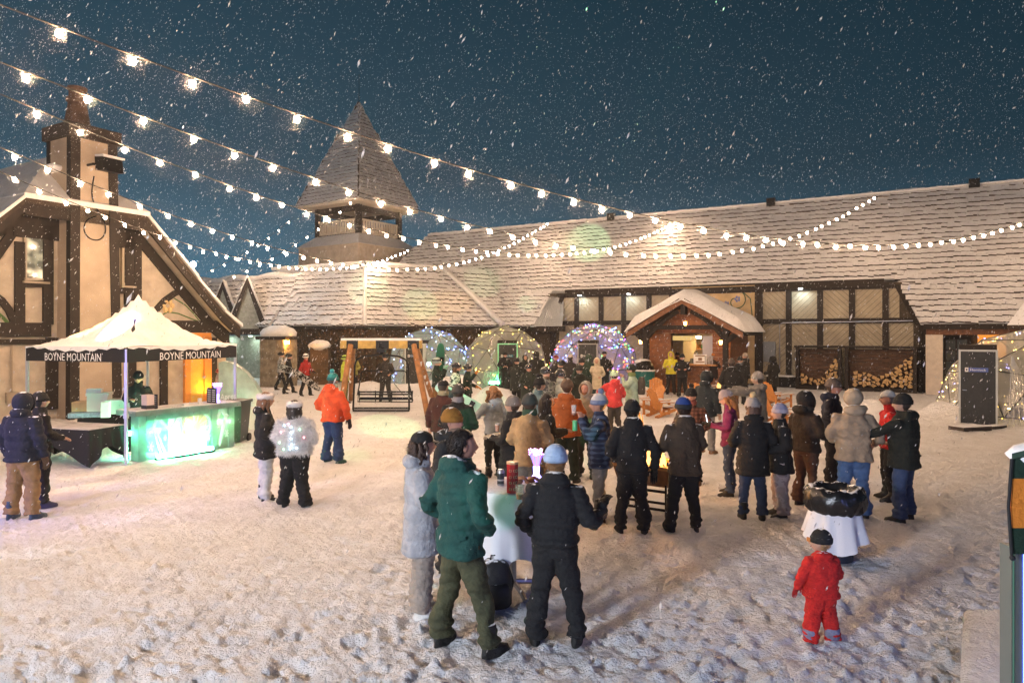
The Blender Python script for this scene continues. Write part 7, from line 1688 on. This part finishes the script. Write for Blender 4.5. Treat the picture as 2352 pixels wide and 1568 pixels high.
# --- left pair, orange jacket, two at the left edge
wf, _ = person(676, 1164, 1.62, 3, 'person in a shaggy white fur jacket with tiny lights and black trousers, back turned', C('fur_core', (.80, .76, .74), snow=0), hem=.90, pants=bkp, boots=(.015, .014, .013), hat=('furband', (.72, .68, .66)), hair=(.022, .014, .010), arms=('hold', 'hold'), bulk=1.30, pose={'hair': 'long'}, legw=1.25, stance=.6)
person(608, 1148, 1.70, 58, 'person in a black hooded coat, white trousers and white fur headband', C('black_parka', (.014, .013, .013)), hem=.72, pants=C('white_pants', (.58, .56, .54), snow=0), boots=(.02, .02, .02), hat=('furband', (.72, .66, .62)), hair=(.20, .09, .04), arms=('mid', 'pocket'), hood='down', pose={'hair': 'long'}, flare=1.1, bulk=1.08, legw=1.1)
person(764, 1062, 1.80, 28, 'person in a bright orange jacket, blue snow pants and teal bobble hat', C('orange', (.62, .075, .012), snow=.03), hem=.82, pants=C('blue_pants', (.014, .036, .10), snow=.03), boots=(.02, .07, .06), hat=('beanie', (.02, .20, .18), (.01, .11, .10), (.03, .25, .24)), hair=(.05, .04, .03), arms=('pocket', ((.30, .02, 1.12), (.32, .10, .88))), gloves=(.03, .02, .015), bulk=1.2, hood='down', stance=.5, scarf=(.30, .33, .28), legw=1.1)
person(52, 1190, 1.78, 6, 'person in a navy quilted hooded jacket and tan trousers at the left edge', C('navy_quilt', (.013, .016, .035), snow=.25), hem=.82, pants=C('tan_pants', (.26, .15, .065), snow=.03), boots=(.03, .05, .09), hood='up', arms=('down', 'down'), gloves=(.09, .05, .025), bulk=1.22, stance=.9, quilt=.11, legw=1.1)
person(90, 1162, 1.72, 30, 'person in black half hidden behind the navy quilted jacket', bk, pants=bkp, boots=(.02, .02, .08), hat=('beanie', (.012, .012, .013)), hair=(.02, .02, .02), arms=('mid', 'mid'), bulk=1.05)
person(318, 0, 1.76, 150, 'bartender in a black jacket and black beanie looking down behind the ice bar', bk, Z=15.4, hat=('beanie', (.012, .012, .014)), arms=('hold', 'hold'), hair=(.03, .02, .02), scarf=None, nod=18, head=10)
# --- around the swing
person(885, 921, 1.80, 176, 'person in dark camouflage and helmet standing behind the ski chair holding skis', camo('dark', (.020, .017, .015), (.04, .032, .028), (.012, .012, .012), 9), hem=.80, pants=camo('dark', (.02, .017, .015), (.04, .032, .028), (.012, .012, .012)), hat=('helmet', (.02, .02, .022)), arms=('mid', 'hold'), bulk=1.2, stance=.6)
person(645, 896, 1.74, 60, 'person in a pale camouflage jacket and black pants walking by the pillar', camo('pale', (.34, .34, .33), (.22, .23, .22), (.50, .50, .48), 8), pants=bkp, hat=('helmet', (.02, .02, .02)), arms=('down', 'mid'), pose={'leg': ((0, -.18), (0, .20))}, gloves=(.02, .02, .02))
person(663, 903, 1.72, 65, 'person in black carrying a snowboard under one arm, walking right', bk, pants=(.02, .02, .02), hat=('helmet', (.015, .015, .015)), arms=('down', 'mid'), pose={'leg': ((0, .22), (0, -.2))}, gloves=(.02, .02, .02))
person(702, 909, 1.74, 120, 'person in a red and black jacket with white helmet walking with a snowboard', C('red_black', (.32, .015, .012), snow=0), hem=.88, pants=bkp, hat=('helmet', (.65, .65, .63)), arms=('mid', 'down'), pose={'leg': ((0, .14), (0, -.12))}, gloves=(.02, .02, .02))
person(792, 925, 1.78, 60, 'person in a fluorescent yellow jacket behind the left timber post', C('fluo', (.40, .48, .04), snow=0), pants=(.12, .11, .03), hat=('helmet', (.30, .42, .05)), arms=('mid', 'mid'))
person(812, 905, 1.76, 200, 'person in black and yellow with helmet behind the left timber legs', C('dark_yellow', (.22, .20, .04), snow=0), pants=bkp, hat=('helmet', (.02, .02, .02)), arms=('mid', 'mid'))
person(502, 905, 1.30, 60, 'child in a pink helmet and pale jacket beyond the canopy', C('pale_pink', (.34, .28, .26), snow=0), pants=(.04, .04, .04), hat=('helmet', (.45, .05, .08)), arms=('mid', 'mid'), Z=25)
person(490, 905, 1.55, 0, 'person in a red jacket partly hidden by the orange door corner', C('crimson', (.40, .02, .02), snow=0), pants=(.04, .04, .04), hat=('beanie', (.03, .03, .03)), arms=('mid', 'mid'), Z=26.6)
# --- snowboarders
pz, _ = person(1003, 958, 1.84, 95, 'person in a dark green jacket and brown pants drinking, helmet on, by the timber post', C('pine', (.010, .030, .018), snow=.1), hem=.92, pants=(.16, .075, .02), hat=('helmet', (.30, .36, .32)), arms=('drink', 'drink'), gloves=(.25, .5, .35), fit=.95)
person(1044, 1000, 1.60, 40, 'person in a black and white zebra-patterned jacket bent over a snowboard', camo('zebra', (.02, .02, .02), (.55, .54, .48), (.55, .54, .48), 13, (1, 1, 2.6)), hem=.80, pants=(.02, .025, .03), hood='up', arms=('mid', 'mid'), bulk=1.25)
person(1048, 968, 1.72, 100, 'person with helmet and raised goggles in a green jacket turned right', C('bottle', (.008, .030, .016), snow=.05), pants=bkp, hat=('helmet', (.02, .02, .02)), hair=(.10, .05, .02), arms=('mid', 'mid'), pose={'hair': 'long'})
pm_, _ = person(1074, 962, 1.66, 100, 'person with goggles on helmet waving an orange mitten', C('forest', (.010, .032, .018), snow=.05), pants=(.02, .02, .02), hat=('helmet', (.02, .02, .02)), arms=('mid', ((.30, .16, 1.30), (.32, .34, 1.50))), gloves=(.50, .17, .03))
def board(name_label, c, ln, wd, m, rot, m2=None):
    q = MB(); pts = []
    for i in range(28):
        a = 2 * math.pi * i / 28; xx = math.copysign(abs(math.cos(a)) ** .35, math.cos(a)) if abs(math.cos(a)) > 1e-6 else 0
        pts.append((wd / 2 * math.copysign(abs(math.cos(a)) ** .55, math.cos(a)), 0, ln / 2 * math.copysign(abs(math.sin(a)) ** .8, math.sin(a))))
    q.prism(pts, (0, .012, 0)); 
    if m2: q.obox((-wd * .3, -.003, -ln * .36), (wd * .6, 0, 0), (0, .002, 0), (0, 0, ln * .26), 1)
    for s_ in (-1, 1): q.box((0, -.03, s_ * ln * .17), (wd * .7, .06, .12), 2)
    o = single(q, 'snowboard', [m, m2 or m, METB], name_label, 'snowboard', tuple(c)); o.rotation_euler = rot; return o
board('dark green snowboard standing upright by the drinking person', (px(1010, 21.6), 21.6, 1.55), 1.5, .29, mat('board_green', (.01, .10, .05), .35), (0, .05, .2))
board('mint snowboard with a dark printed band held low across the zebra jacket', (px(1062, 16.7), 16.7, .98), 1.5, .30, mat('board_mint', (.34, .62, .48), .35), (R(8), R(118), .1), INK)
board('black patterned snowboard carried by the walker in black', (px(675, 29.3), 29.3, .95), 1.45, .29, camo('board', (.02, .02, .02), (.3, .35, .35), (.02, .02, .02), 7), (0, R(115), .5))
board('black and white snowboard carried by the walker in red and black', (px(703, 27.9), 27.9, .72), 1.4, .29, camo('board2', (.02, .02, .02), (.45, .45, .45), (.02, .02, .02), 9), (0, R(128), .2))
# --- before the domes
person(1160, 897, 1.76, 176, 'person in black with hands together before the green-edged door', bk, pants=(.03, .03, .032), hat=('beanie', (.012, .012, .012)), arms=('cross', 'cross'), bulk=1.25)
person(1206, 905, 1.70, 170, 'person with a fur hood up beside the tall hooded figure', C('coal', (.02, .022, .018)), hem=.6, pants=bkp, hood='up', hair=(.20, .10, .04), arms=('mid', 'mid'), bulk=1.1)
person(1232, 912, 1.88, 10, 'tall person in a dark hooded coat, back turned, near the yellow-lit dome', C('coal', (.02, .022, .018)), hem=.55, pants=bkp, hood='up', arms=('mid', 'mid'), bulk=1.3)
person(1214, 955, 1.62, 168, 'person with goggled helmet and dark green cape, face lit orange', C('cape_green', (.020, .030, .018)), hem=.45, pants=bkp, hat=('helmet', (.015, .015, .015)), arms=('mid', 'mid'), bulk=1.25, flare=1.2, skin=SKIN2)
person(1276, 915, 1.74, 120, 'person in a red cap and brown jacket at the grey-edged dome door', C('coffee', (.055, .040, .028)), pants=bkp, hat=('cap', (.18, .03, .025)), arms=('mid', 'hold'), skin=SKIN2)
person(1310, 925, 1.82, 20, 'person in a big dark brown coat with white-crested cap, back turned', C('soot', (.030, .024, .020)), hem=.58, pants=bkp, hat=('cap', (.40, .33, .26)), hair=(.03, .02, .02), arms=('mid', 'mid'), bulk=1.4)
person(1336, 940, 1.74, 176, 'person with dark beanie and orange-lit face in a dark green coat', C('moss', (.012, .040, .024)), hem=.6, pants=(.02, .05, .04), hat=('beanie', (.015, .015, .015)), arms=('mid', 'mid'), bulk=1.15, skin=SKIN2)
person(1352, 922, 1.82, 30, 'person in a green hooded coat, back turned, beside the pale scarf wearer', C('sage', (.03, .055, .035)), hem=.55, pants=(.01, .03, .025), hood='up', arms=('mid', 'mid'), bulk=1.15)
person(1371, 925, 1.70, 200, 'person in a long pale cream coat between the green coat and the black cap', C('cream', (.55, .48, .34)), hem=.55, pants=(.02, .05, .05), hood='up', arms=('mid', 'mid'))
person(1388, 905, 1.84, 190, 'person in black jacket and black cap before the multicoloured dome', bk, pants=(.025, .04, .045), hat=('cap', (.012, .012, .012)), arms=('mid', 'mid'), bulk=1.15, skin=SKIN2)
person(1253, 1006, 1.80, 150, 'bearded person in helmet and raised goggles facing the camera', camo('mid', (.10, .11, .09), (.2, .21, .18), (.05, .05, .05), 9), pants=bkp, hat=('helmet', (.03, .03, .03)), arms=('mid', 'mid'), beard=(.10, .07, .04), Z=16.2, bulk=1.2)
person(1287, 1010, 1.74, 150, 'person in goggled helmet with a pale wrapped face beside the bearded rider', C('ecru', (.42, .42, .32)), pants=bkp, hat=('helmet', (.02, .02, .02), 1), arms=('mid', 'mid'), scarf=(.45, .45, .34), Z=16.4)
person(1238, 1040, 1.74, 60, 'person in a dark bobble beanie behind the tan vest', C('teal_grey', (.10, .16, .17)), pants=bkp, hat=('beanie', (.015, .014, .013), None, (.02, .018, .016)), hair=(.05, .03, .02), arms=('mid', 'mid'), Z=13.4)
person(1411, 1002, 1.66, -20, 'person in a coral red jacket with white neck warmer and cream hat, back turned', C('coral', (.58, .045, .04), snow=.02), hem=.82, pants=(.05, .042, .032), hat=('beanie', (.42, .55, .36)), arms=('reach', 'mid'), scarf=(.42, .55, .36), hood='down', hair=(.04, .03, .02), bulk=1.2)
pk, _ = person(1452, 992, 1.78, -75, 'person in a mint and white ski jacket with backpack, drinking, dark beanie', C('mint', (.34, .46, .36), snow=.02), hem=.74, pants=(.02, .02, .02), hat=('beanie', (.015, .02, .017)), arms=('drink', 'mid'), hair=(.04, .03, .02), scarf=(.18, .22, .08), bulk=1.15)
q = MB(); q.rings([(0, 0, 0, .13, .08), (0, 0, .05, .16, .10), (0, 0, .32, .16, .10), (0, 0, .46, .10, .06)], 16, pw=2.8); w_ = world_pt(pk, (0, -.24, 1.0)); o = single(q, 'backpack', C('pack_taupe', (.06, .05, .04)), 'dark backpack worn by the person in the mint ski jacket', 'backpack', tuple(w_), smooth=True); o.rotation_euler = (0, 0, R(75))
# --- at the kiosk
person(1541, 905, 1.84, 195, 'person in a bright yellow hoodie before the kiosk counter', C('canary', (.62, .55, .03), snow=0), hem=.84, pants=(.03, .022, .018), hood='up', arms=('hold', 'hold'), bulk=1.1)
person(1567, 912, 1.76, 195, 'person in a black jacket and black beanie right of the yellow hoodie', bk, hem=.8, pants=bkp, hat=('beanie', (.012, .012, .012)), arms=('hold', 'hold'), bulk=1.15, skin=SKIN2)
person(1508, 895, 1.70, 190, 'person in a dark camouflage jacket with white mitten left of the yellow hoodie', camo('grey', (.03, .035, .03), (.10, .11, .10), (.02, .02, .02), 10), pants=bkp, hat=('beanie', (.02, .02, .02)), arms=('hold', 'mid'), gloves=(.5, .55, .45))
person(1640, 905, 1.78, 40, 'person with an amber knit cap and glasses in a dark coat at the counter', C('plum', (.022, .012, .010)), hem=.7, pants=bkp, hat=('beanie', (.34, .13, .03)), arms=('hold', 'hold'), bulk=1.1, skin=SKIN2, hair=(.4, .38, .35))
person(1712, 908, 1.78, -60, 'person with a pale grey beanie and dark quilted jacket right of the kiosk', C('ash', (.016, .014, .013)), hem=.72, pants=bkp, hat=('beanie', (.30, .26, .22)), arms=('hold', 'mid'), bulk=1.25, hood='down')
person(1776, 918, 1.72, -30, 'person all in black with hood up beside the bench box', C('pitch', (.008, .008, .008)), hem=.55, pants=bkp, hood='up', arms=('mid', 'mid'), bulk=1.2)
person(1556, 890, 1.70, 20, 'person in a red-brown coat waiting close to the kiosk counter', C('brick', (.12, .03, .02), snow=0), pants=bkp, hat=('beanie', (.02, .015, .012)), arms=('mid', 'mid'))
person(1531, 885, 1.72, 20, 'person with a dark bobble hat between the yellow hoodie and the camouflage jacket', C('tar', (.016, .014, .012)), pants=bkp, hat=('beanie', (.02, .015, .012), None, (.02, .015, .012)), arms=('mid', 'mid'), bulk=1.15)
person(1580, 893, 1.74, -30, 'person in a dark jacket at the counter just left of the white notice', C('pepper', (.024, .018, .014)), pants=bkp, hat=('beanie', (.04, .03, .025)), arms=('mid', 'mid'), bulk=1.15)
person(1664, 900, 1.70, 200, 'person with dark hair up half hidden beside the kiosk post', C('umbra', (.020, .014, .012)), pants=bkp, hair=(.05, .03, .02), arms=('mid', 'mid'), bulk=1.1)
person(1700, 930, 1.76, 30, 'person in a dark padded coat in front of the pale grey beanie', C('onyx', (.012, .012, .012)), hem=.7, pants=bkp, hat=('beanie', (.03, .025, .02)), arms=('mid', 'mid'), bulk=1.25, hood='down')
person(1290, 950, 1.72, -60, 'person in a dark helmet turned left behind the wrapped-face rider', C('sable', (.03, .026, .020)), pants=bkp, hat=('helmet', (.02, .018, .016)), arms=('mid', 'mid'), bulk=1.2)
person(1186, 935, 1.74, 30, 'person in a dark green-lit coat behind the garden chair by the door', C('spruce', (.018, .024, .018)), hem=.6, pants=bkp, hat=('beanie', (.02, .02, .02)), arms=('mid', 'mid'), bulk=1.2)
person(1272, 985, 1.76, 20, 'person in a black hooded coat directly behind the bearded rider', C('basalt', (.016, .016, .015)), hem=.6, pants=bkp, hood='up', arms=('mid', 'mid'), bulk=1.2)
person(1332, 985, 1.74, -30, 'person in a dark olive coat left of the coral jacket', C('fern', (.020, .026, .016)), hem=.65, pants=bkp, hat=('beanie', (.03, .03, .025)), arms=('mid', 'mid'), bulk=1.2, hood='down')
person(1598, 0, 1.80, 180, 'server in a dark top leaning inside the kiosk window', C('server', (.03, .035, .05), snow=0), hem=.9, pants=bkp, hat=('cap', (.03, .025, .02)), arms=('reach', 'reach'), Z=31.3, nod=15)
person(1545, 0, 1.66, 160, 'server with pale face at the left inside the kiosk', C('server2', (.05, .035, .03), snow=0), pants=bkp, hair=(.06, .03, .02), arms=('mid', 'hold'), Z=31.6)

# ------------------------------------------------------------------ turn the garment shells into single continuous surfaces
tmp = []
for jm, nm, m, t_, vox, quilt, near in JOBS:
    o = jm.build(nm, m, None, True, off=(0, 0, 0)); tmp.append(o)
    if vox:
        md = o.modifiers.new('r', 'REMESH'); md.mode = 'VOXEL'; md.voxel_size = vox; md.use_smooth_shade = True
        ms = o.modifiers.new('s', 'SMOOTH'); ms.factor = .5; ms.iterations = 4 if near < 12.5 else 2
dg = bpy.context.evaluated_depsgraph_get()
for o, (jm, nm, m, t_, vox, quilt, near) in zip(tmp, JOBS):
    if vox:
        me = bpy.data.meshes.new_from_object(o.evaluated_get(dg)); o.modifiers.clear(); old = o.data; o.data = me; bpy.data.meshes.remove(old); me.name = nm
        n = len(me.vertices); co = np.zeros(n * 3); me.vertices.foreach_get('co', co); co = co.reshape(-1, 3); no = np.zeros(n * 3); me.vertex_normals.foreach_get('vector', no); no = no.reshape(-1, 3)
        sd = (hash(t_.name) % 89) if False else int(abs(t_.location[0] * 37 + t_.location[1] * 11)) % 89
        wr_ = nz(co * np.array((1, 1, .55)), sd, 9, 2) * .015 + nz(co * np.array((.6, .6, 1.7)), sd + 1, 11, 2) * .013
        if nm == 'trousers':
            wr_ *= np.where(co[:, 2] < .35, 1.5, .9)
            wr_ += .010 * np.sin(co[:, 2] * 75 + 3 * nz(co, sd + 2, 5, 1)) * (np.exp(-((co[:, 2] - .16) / .09) ** 2) + .7 * np.exp(-((co[:, 2] - .50) / .07) ** 2))
        else:
            bk_ = co[:, 1] < 0
            wr_ -= .008 * np.exp(-((co[:, 2] - 1.27) / .010) ** 2) * bk_ + .006 * np.exp(-(co[:, 0] / .010) ** 2) * (co[:, 2] < 1.27) + .007 * np.exp(-((co[:, 2] - 1.0) / .012) ** 2) * (quilt == 0)
            wr_ += .008 * np.sin(co[:, 2] * 60 + co[:, 0] * 22 + 3 * nz(co, sd + 2, 5, 1)) * np.exp(-((co[:, 2] - 1.12) / .10) ** 2) * (np.abs(co[:, 0]) > .17)
        if quilt: wr_ = wr_ * .5 + .016 * (np.abs(np.sin(co[:, 2] * math.pi / quilt + .6 * nz(co, sd, 2, 1))) ** .6 - .6)
        co += no * wr_[:, None]
        me.vertices.foreach_set('co', co.ravel()); me.update()
        me.polygons.foreach_set('use_smooth', [True] * len(me.polygons))
    o.parent = t_
    if not o.data.materials: o.data.materials.append(m)
# tufts on the white fur jacket, with its little lights
jo = [c for c in wf.children if c.name.startswith('jacket')][0]; me = jo.data; me.calc_loop_triangles()
q = MB(); r = np.random.default_rng(6); V = np.array([v.co[:] for v in me.vertices]); N_ = np.array([v.normal[:] for v in me.vertices])
for i in r.integers(len(V), size=9000):
    d = N_[i] + r.normal(size=3) * .35 + np.array((0, 0, -.7)); d /= np.linalg.norm(d); s_ = np.cross(d, r.normal(size=3)); s_ /= np.linalg.norm(s_); ln = r.uniform(.03, .075); p = V[i]
    q.add([p - s_ * .004, p + s_ * .004, p + d * ln + N_[i] * .012], [(0, 1, 2)])
fo = q.build('fur', mat('white_fur', (.86, .83, .81), .8), None); fo.parent = jo; fo['kind'] = 'stuff'
q = MB()
for i, (x, z) in enumerate(((.02, 1.34), (.03, 1.26), (.03, 1.17), (.02, 1.08), (.10, .99), (.0, .99), (-.08, 1.36), (-.02, 1.38), (.16, 1.30), (-.14, 1.25), (-.16, 1.10), (.19, 1.18), (-.10, .98))):
    k = int(np.argmin((V[:, 0] - x) ** 2 + (V[:, 2] - z) ** 2 + np.where(V[:, 1] > -.05, 9, 0))); q.ball(V[k] + N_[k] * .035, .011, 8, 6, 0 if i < 7 else 1 if i % 2 else 2)
lo = q.build('small_lights', [emit_mat('jacket_cold', (.45, .75, 1), 12), emit_mat('jacket_pink', (1, .35, .45), 6), emit_mat('jacket_green', (.4, 1, .6), 6)], None); lo.parent = jo; lo['kind'] = 'stuff'
NFLAKE = 72000; HAZE = .0006
# ------------------------------------------------------------------ falling snow
def snowfall(n):
    r = np.random.default_rng(77)
    Z = 3.2 + (44 - 3.2) * r.uniform(0, 1, n) ** .62; k = r.uniform(-.82, .82, n); X = k * Z
    zl = CH - .56 * Z; zh = CH + .52 * Z; Y = np.maximum(.03, zl) + (np.minimum(zh, 17) - np.maximum(.03, zl)) * r.uniform(0, 1, n)
    # extra fine flakes clustered round the near bulbs imitate their glow halo
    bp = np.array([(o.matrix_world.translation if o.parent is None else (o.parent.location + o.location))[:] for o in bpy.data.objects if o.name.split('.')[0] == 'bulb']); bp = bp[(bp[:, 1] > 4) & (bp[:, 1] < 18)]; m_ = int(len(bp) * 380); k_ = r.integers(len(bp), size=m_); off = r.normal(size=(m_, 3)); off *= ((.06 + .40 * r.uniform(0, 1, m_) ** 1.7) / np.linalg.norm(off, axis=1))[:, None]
    s = r.lognormal(-5.65, .55, n) * (1 + Z / 20); s = np.clip(s, .0022, .022)
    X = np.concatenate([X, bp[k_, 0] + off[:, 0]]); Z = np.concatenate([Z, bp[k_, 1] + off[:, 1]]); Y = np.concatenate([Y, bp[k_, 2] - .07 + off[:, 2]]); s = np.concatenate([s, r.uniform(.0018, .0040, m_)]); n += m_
    ax = np.array((.38, .1, .92)) + r.normal(size=(n, 3)) * .22; ax /= np.linalg.norm(ax, axis=1)[:, None]
    b1 = np.cross(ax, r.normal(size=(n, 3))); b1 /= np.linalg.norm(b1, axis=1)[:, None]; b2 = np.cross(ax, b1)
    C = np.stack([X, Z, Y], 1); el = r.uniform(1.2, 2.6, n)[:, None] * s[:, None]; w = s[:, None] * .55
    V = np.stack([C + ax * el, C + b1 * w, C + b2 * w, C - b1 * w, C - b2 * w, C - ax * el], 1).reshape(-1, 3)
    f = np.array([(0, 1, 2), (0, 2, 3), (0, 3, 4), (0, 4, 1), (5, 2, 1), (5, 3, 2), (5, 4, 3), (5, 1, 4)])
    Fc = (f[None] + np.arange(n)[:, None, None] * 6).reshape(-1, 3)
    me = bpy.data.meshes.new('falling_snow'); me.vertices.add(len(V)); me.vertices.foreach_set('co', V.ravel()); me.loops.add(Fc.size); me.loops.foreach_set('vertex_index', Fc.ravel().astype(np.int32))
    me.polygons.add(len(Fc)); me.polygons.foreach_set('loop_start', np.arange(0, Fc.size, 3, dtype=np.int32)); me.polygons.foreach_set('loop_total', np.full(len(Fc), 3, dtype=np.int32)); me.update(calc_edges=True)
    m = bpy.data.materials.new('snowflake'); m.use_nodes = True; nn = m.node_tree.nodes; l = m.node_tree.links; nn.clear()
    o_ = nn.new('ShaderNodeOutputMaterial'); d = nn.new('ShaderNodeBsdfDiffuse'); t = nn.new('ShaderNodeBsdfTranslucent'); mx_ = nn.new('ShaderNodeMixShader')
    d.inputs[0].default_value = (.9, .9, .92, 1); t.inputs[0].default_value = (.9, .9, .92, 1); l.new(d.outputs[0], mx_.inputs[1]); l.new(t.outputs[0], mx_.inputs[2])
    tp = nn.new('ShaderNodeBsdfTransparent'); m2 = nn.new('ShaderNodeMixShader'); m2.inputs[0].default_value = .5; l.new(mx_.outputs[0], m2.inputs[1]); l.new(tp.outputs[0], m2.inputs[2]); l.new(m2.outputs[0], o_.inputs[0])
    me.materials.append(m)
    o = bpy.data.objects.new('falling_snow', me); COL.objects.link(o); tag(o, 'snowflakes falling through the festoon light, with extra ones imitating bulb halos', 'snowfall', kind='stuff')
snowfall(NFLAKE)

# ------------------------------------------------------------------ light thrown by the event projectors and LED canopy beside the camera
def spot(loc, aim, col, power, deg, blend=.15, size=.02, nm='projector_beam'):
    ld = bpy.data.lights.new(nm, 'SPOT'); ld.energy = power; ld.color = col; ld.spot_size = R(deg); ld.spot_blend = blend; ld.shadow_soft_size = size
    o = bpy.data.objects.new(nm, ld); COL.objects.link(o); o.location = loc
    o.rotation_euler = (Vector(aim) - Vector(loc)).to_track_quat('-Z', 'Y').to_euler(); return o
PRJ = (2.5, -1.0, 7.6)
def roof_pt(x, y, Z): return (px(x, Z), Z, hz(y, Z))
for x, y, Z, dg, pw in ((1350, 560, 42, 3.6, 30000), (1210, 695, 40, 1.5, 15000), (965, 700, 38, 3.0, 13000), (850, 660, 36.5, 3.4, 11000), (1110, 640, 41, 3.2, 10000)):
    spot(PRJ, roof_pt(x, y, Z), (.30, 1.0, .42), pw, dg)
for x, y, dg, pw in ((893, 978, 4.6, 13000), (815, 1045, 2.2, 4500), (1010, 960, 2.8, 4500), (1330, 1060, 2.0, 3000), (1120, 935, 3.0, 6000)):
    X, Y = gp(x, y); spot(PRJ, (X, Y, 0), (.20, 1.0, .38), pw, dg)
spot((.3, -1.0, 7.6), (px(1158, 6.58), 6.58, hz(1165, 6.58)), (.05, 1.0, .42), 420, 2.0)
spot(PRJ, (px(1100, 5.6), 5.6, hz(1180, 5.6)), (.05, 1.0, .45), 350, 2.6)
spot(PRJ, (px(1065, 11.3), 11.3, hz(985, 11.3)), (.05, 1.0, .35), 5000, 2.2)
spot(PRJ, (px(1352, 9.4), 9.4, hz(1005, 9.4)), (.05, 1.0, .45), 900, 1.1)
spot(PRJ, (px(1225, 9.3), 9.3, hz(930, 9.3)), (.05, 1.0, .35), 300, 1.1)
# coloured wash from the left: violet-blue and amber stripes across the snow and the canopy
PL = (-11.5, 5.5, 2.6)
spot(PL, (-6.8, 11.2, 0), (.32, .26, 1.0), 700, 52, .8, .1)
spot(PL, (-7.0, 9.6, 1.0), (.12, .12, 1.0), 200, 30, .7, .1)
for i, (x, y, col, pw) in enumerate(((230, 1085, (1, .55, .15), 160), (170, 1122, (1, .6, .25), 120), (300, 1110, (.6, .7, 1), 60), (330, 1190, (.8, .85, 1), 60), (60, 1270, (.9, .9, 1), 60))):
    X, Y = gp(x, y); spot(PL, (X, Y, 0), col, pw * 13, 4.0, .6, .02)
spot(PL, (-9.4, 14.6, 2.9), (1, .50, .10), 14000, 5, .3, .02); spot(PL, (-8.7, 14.2, 2.75), (.25, .25, 1), 14000, 4, .3, .02)
# blue-violet spill from the LED canopy at the right, cold event floodlight at the left behind the camera
def wash(nm, loc, aim, col, pw, sx, sy):
    ld = bpy.data.lights.new(nm, 'AREA'); ld.energy = pw; ld.color = col; ld.shape = 'RECTANGLE'; ld.size = sx; ld.size_y = sy
    o = bpy.data.objects.new(nm, ld); COL.objects.link(o); o.location = loc; o.rotation_euler = (Vector(aim) - Vector(loc)).to_track_quat('-Z', 'Y').to_euler()
wash('led_canopy_spill', (4.7, 2.7, 1.3), (1.5, 8, .2), (.30, .33, 1.0), 24, .5, 2.0)
wash('event_floodlight', (-6.5, -2.0, 3.6), (2.0, 7.5, 0), (.80, .87, 1.0), 640, 1.1, 1.1)

# ------------------------------------------------------------------ snowy air
if HAZE:
    q = MB(); q.obox((-70, -16, -1.2), (150, 0, 0), (0, 90, 0), (0, 0, 22.5))
    hm = bpy.data.materials.new('snow_haze'); hm.use_nodes = True; n = hm.node_tree.nodes; n.clear(); oo = n.new('ShaderNodeOutputMaterial'); pv = n.new('ShaderNodeVolumePrincipled')
    pv.inputs['Color'].default_value = (.92, .94, .97, 1); pv.inputs['Density'].default_value = HAZE; pv.inputs['Anisotropy'].default_value = .25; hm.node_tree.links.new(pv.outputs[0], oo.inputs['Volume'])
    o = q.build('haze', hm); o['kind'] = 'stuff'
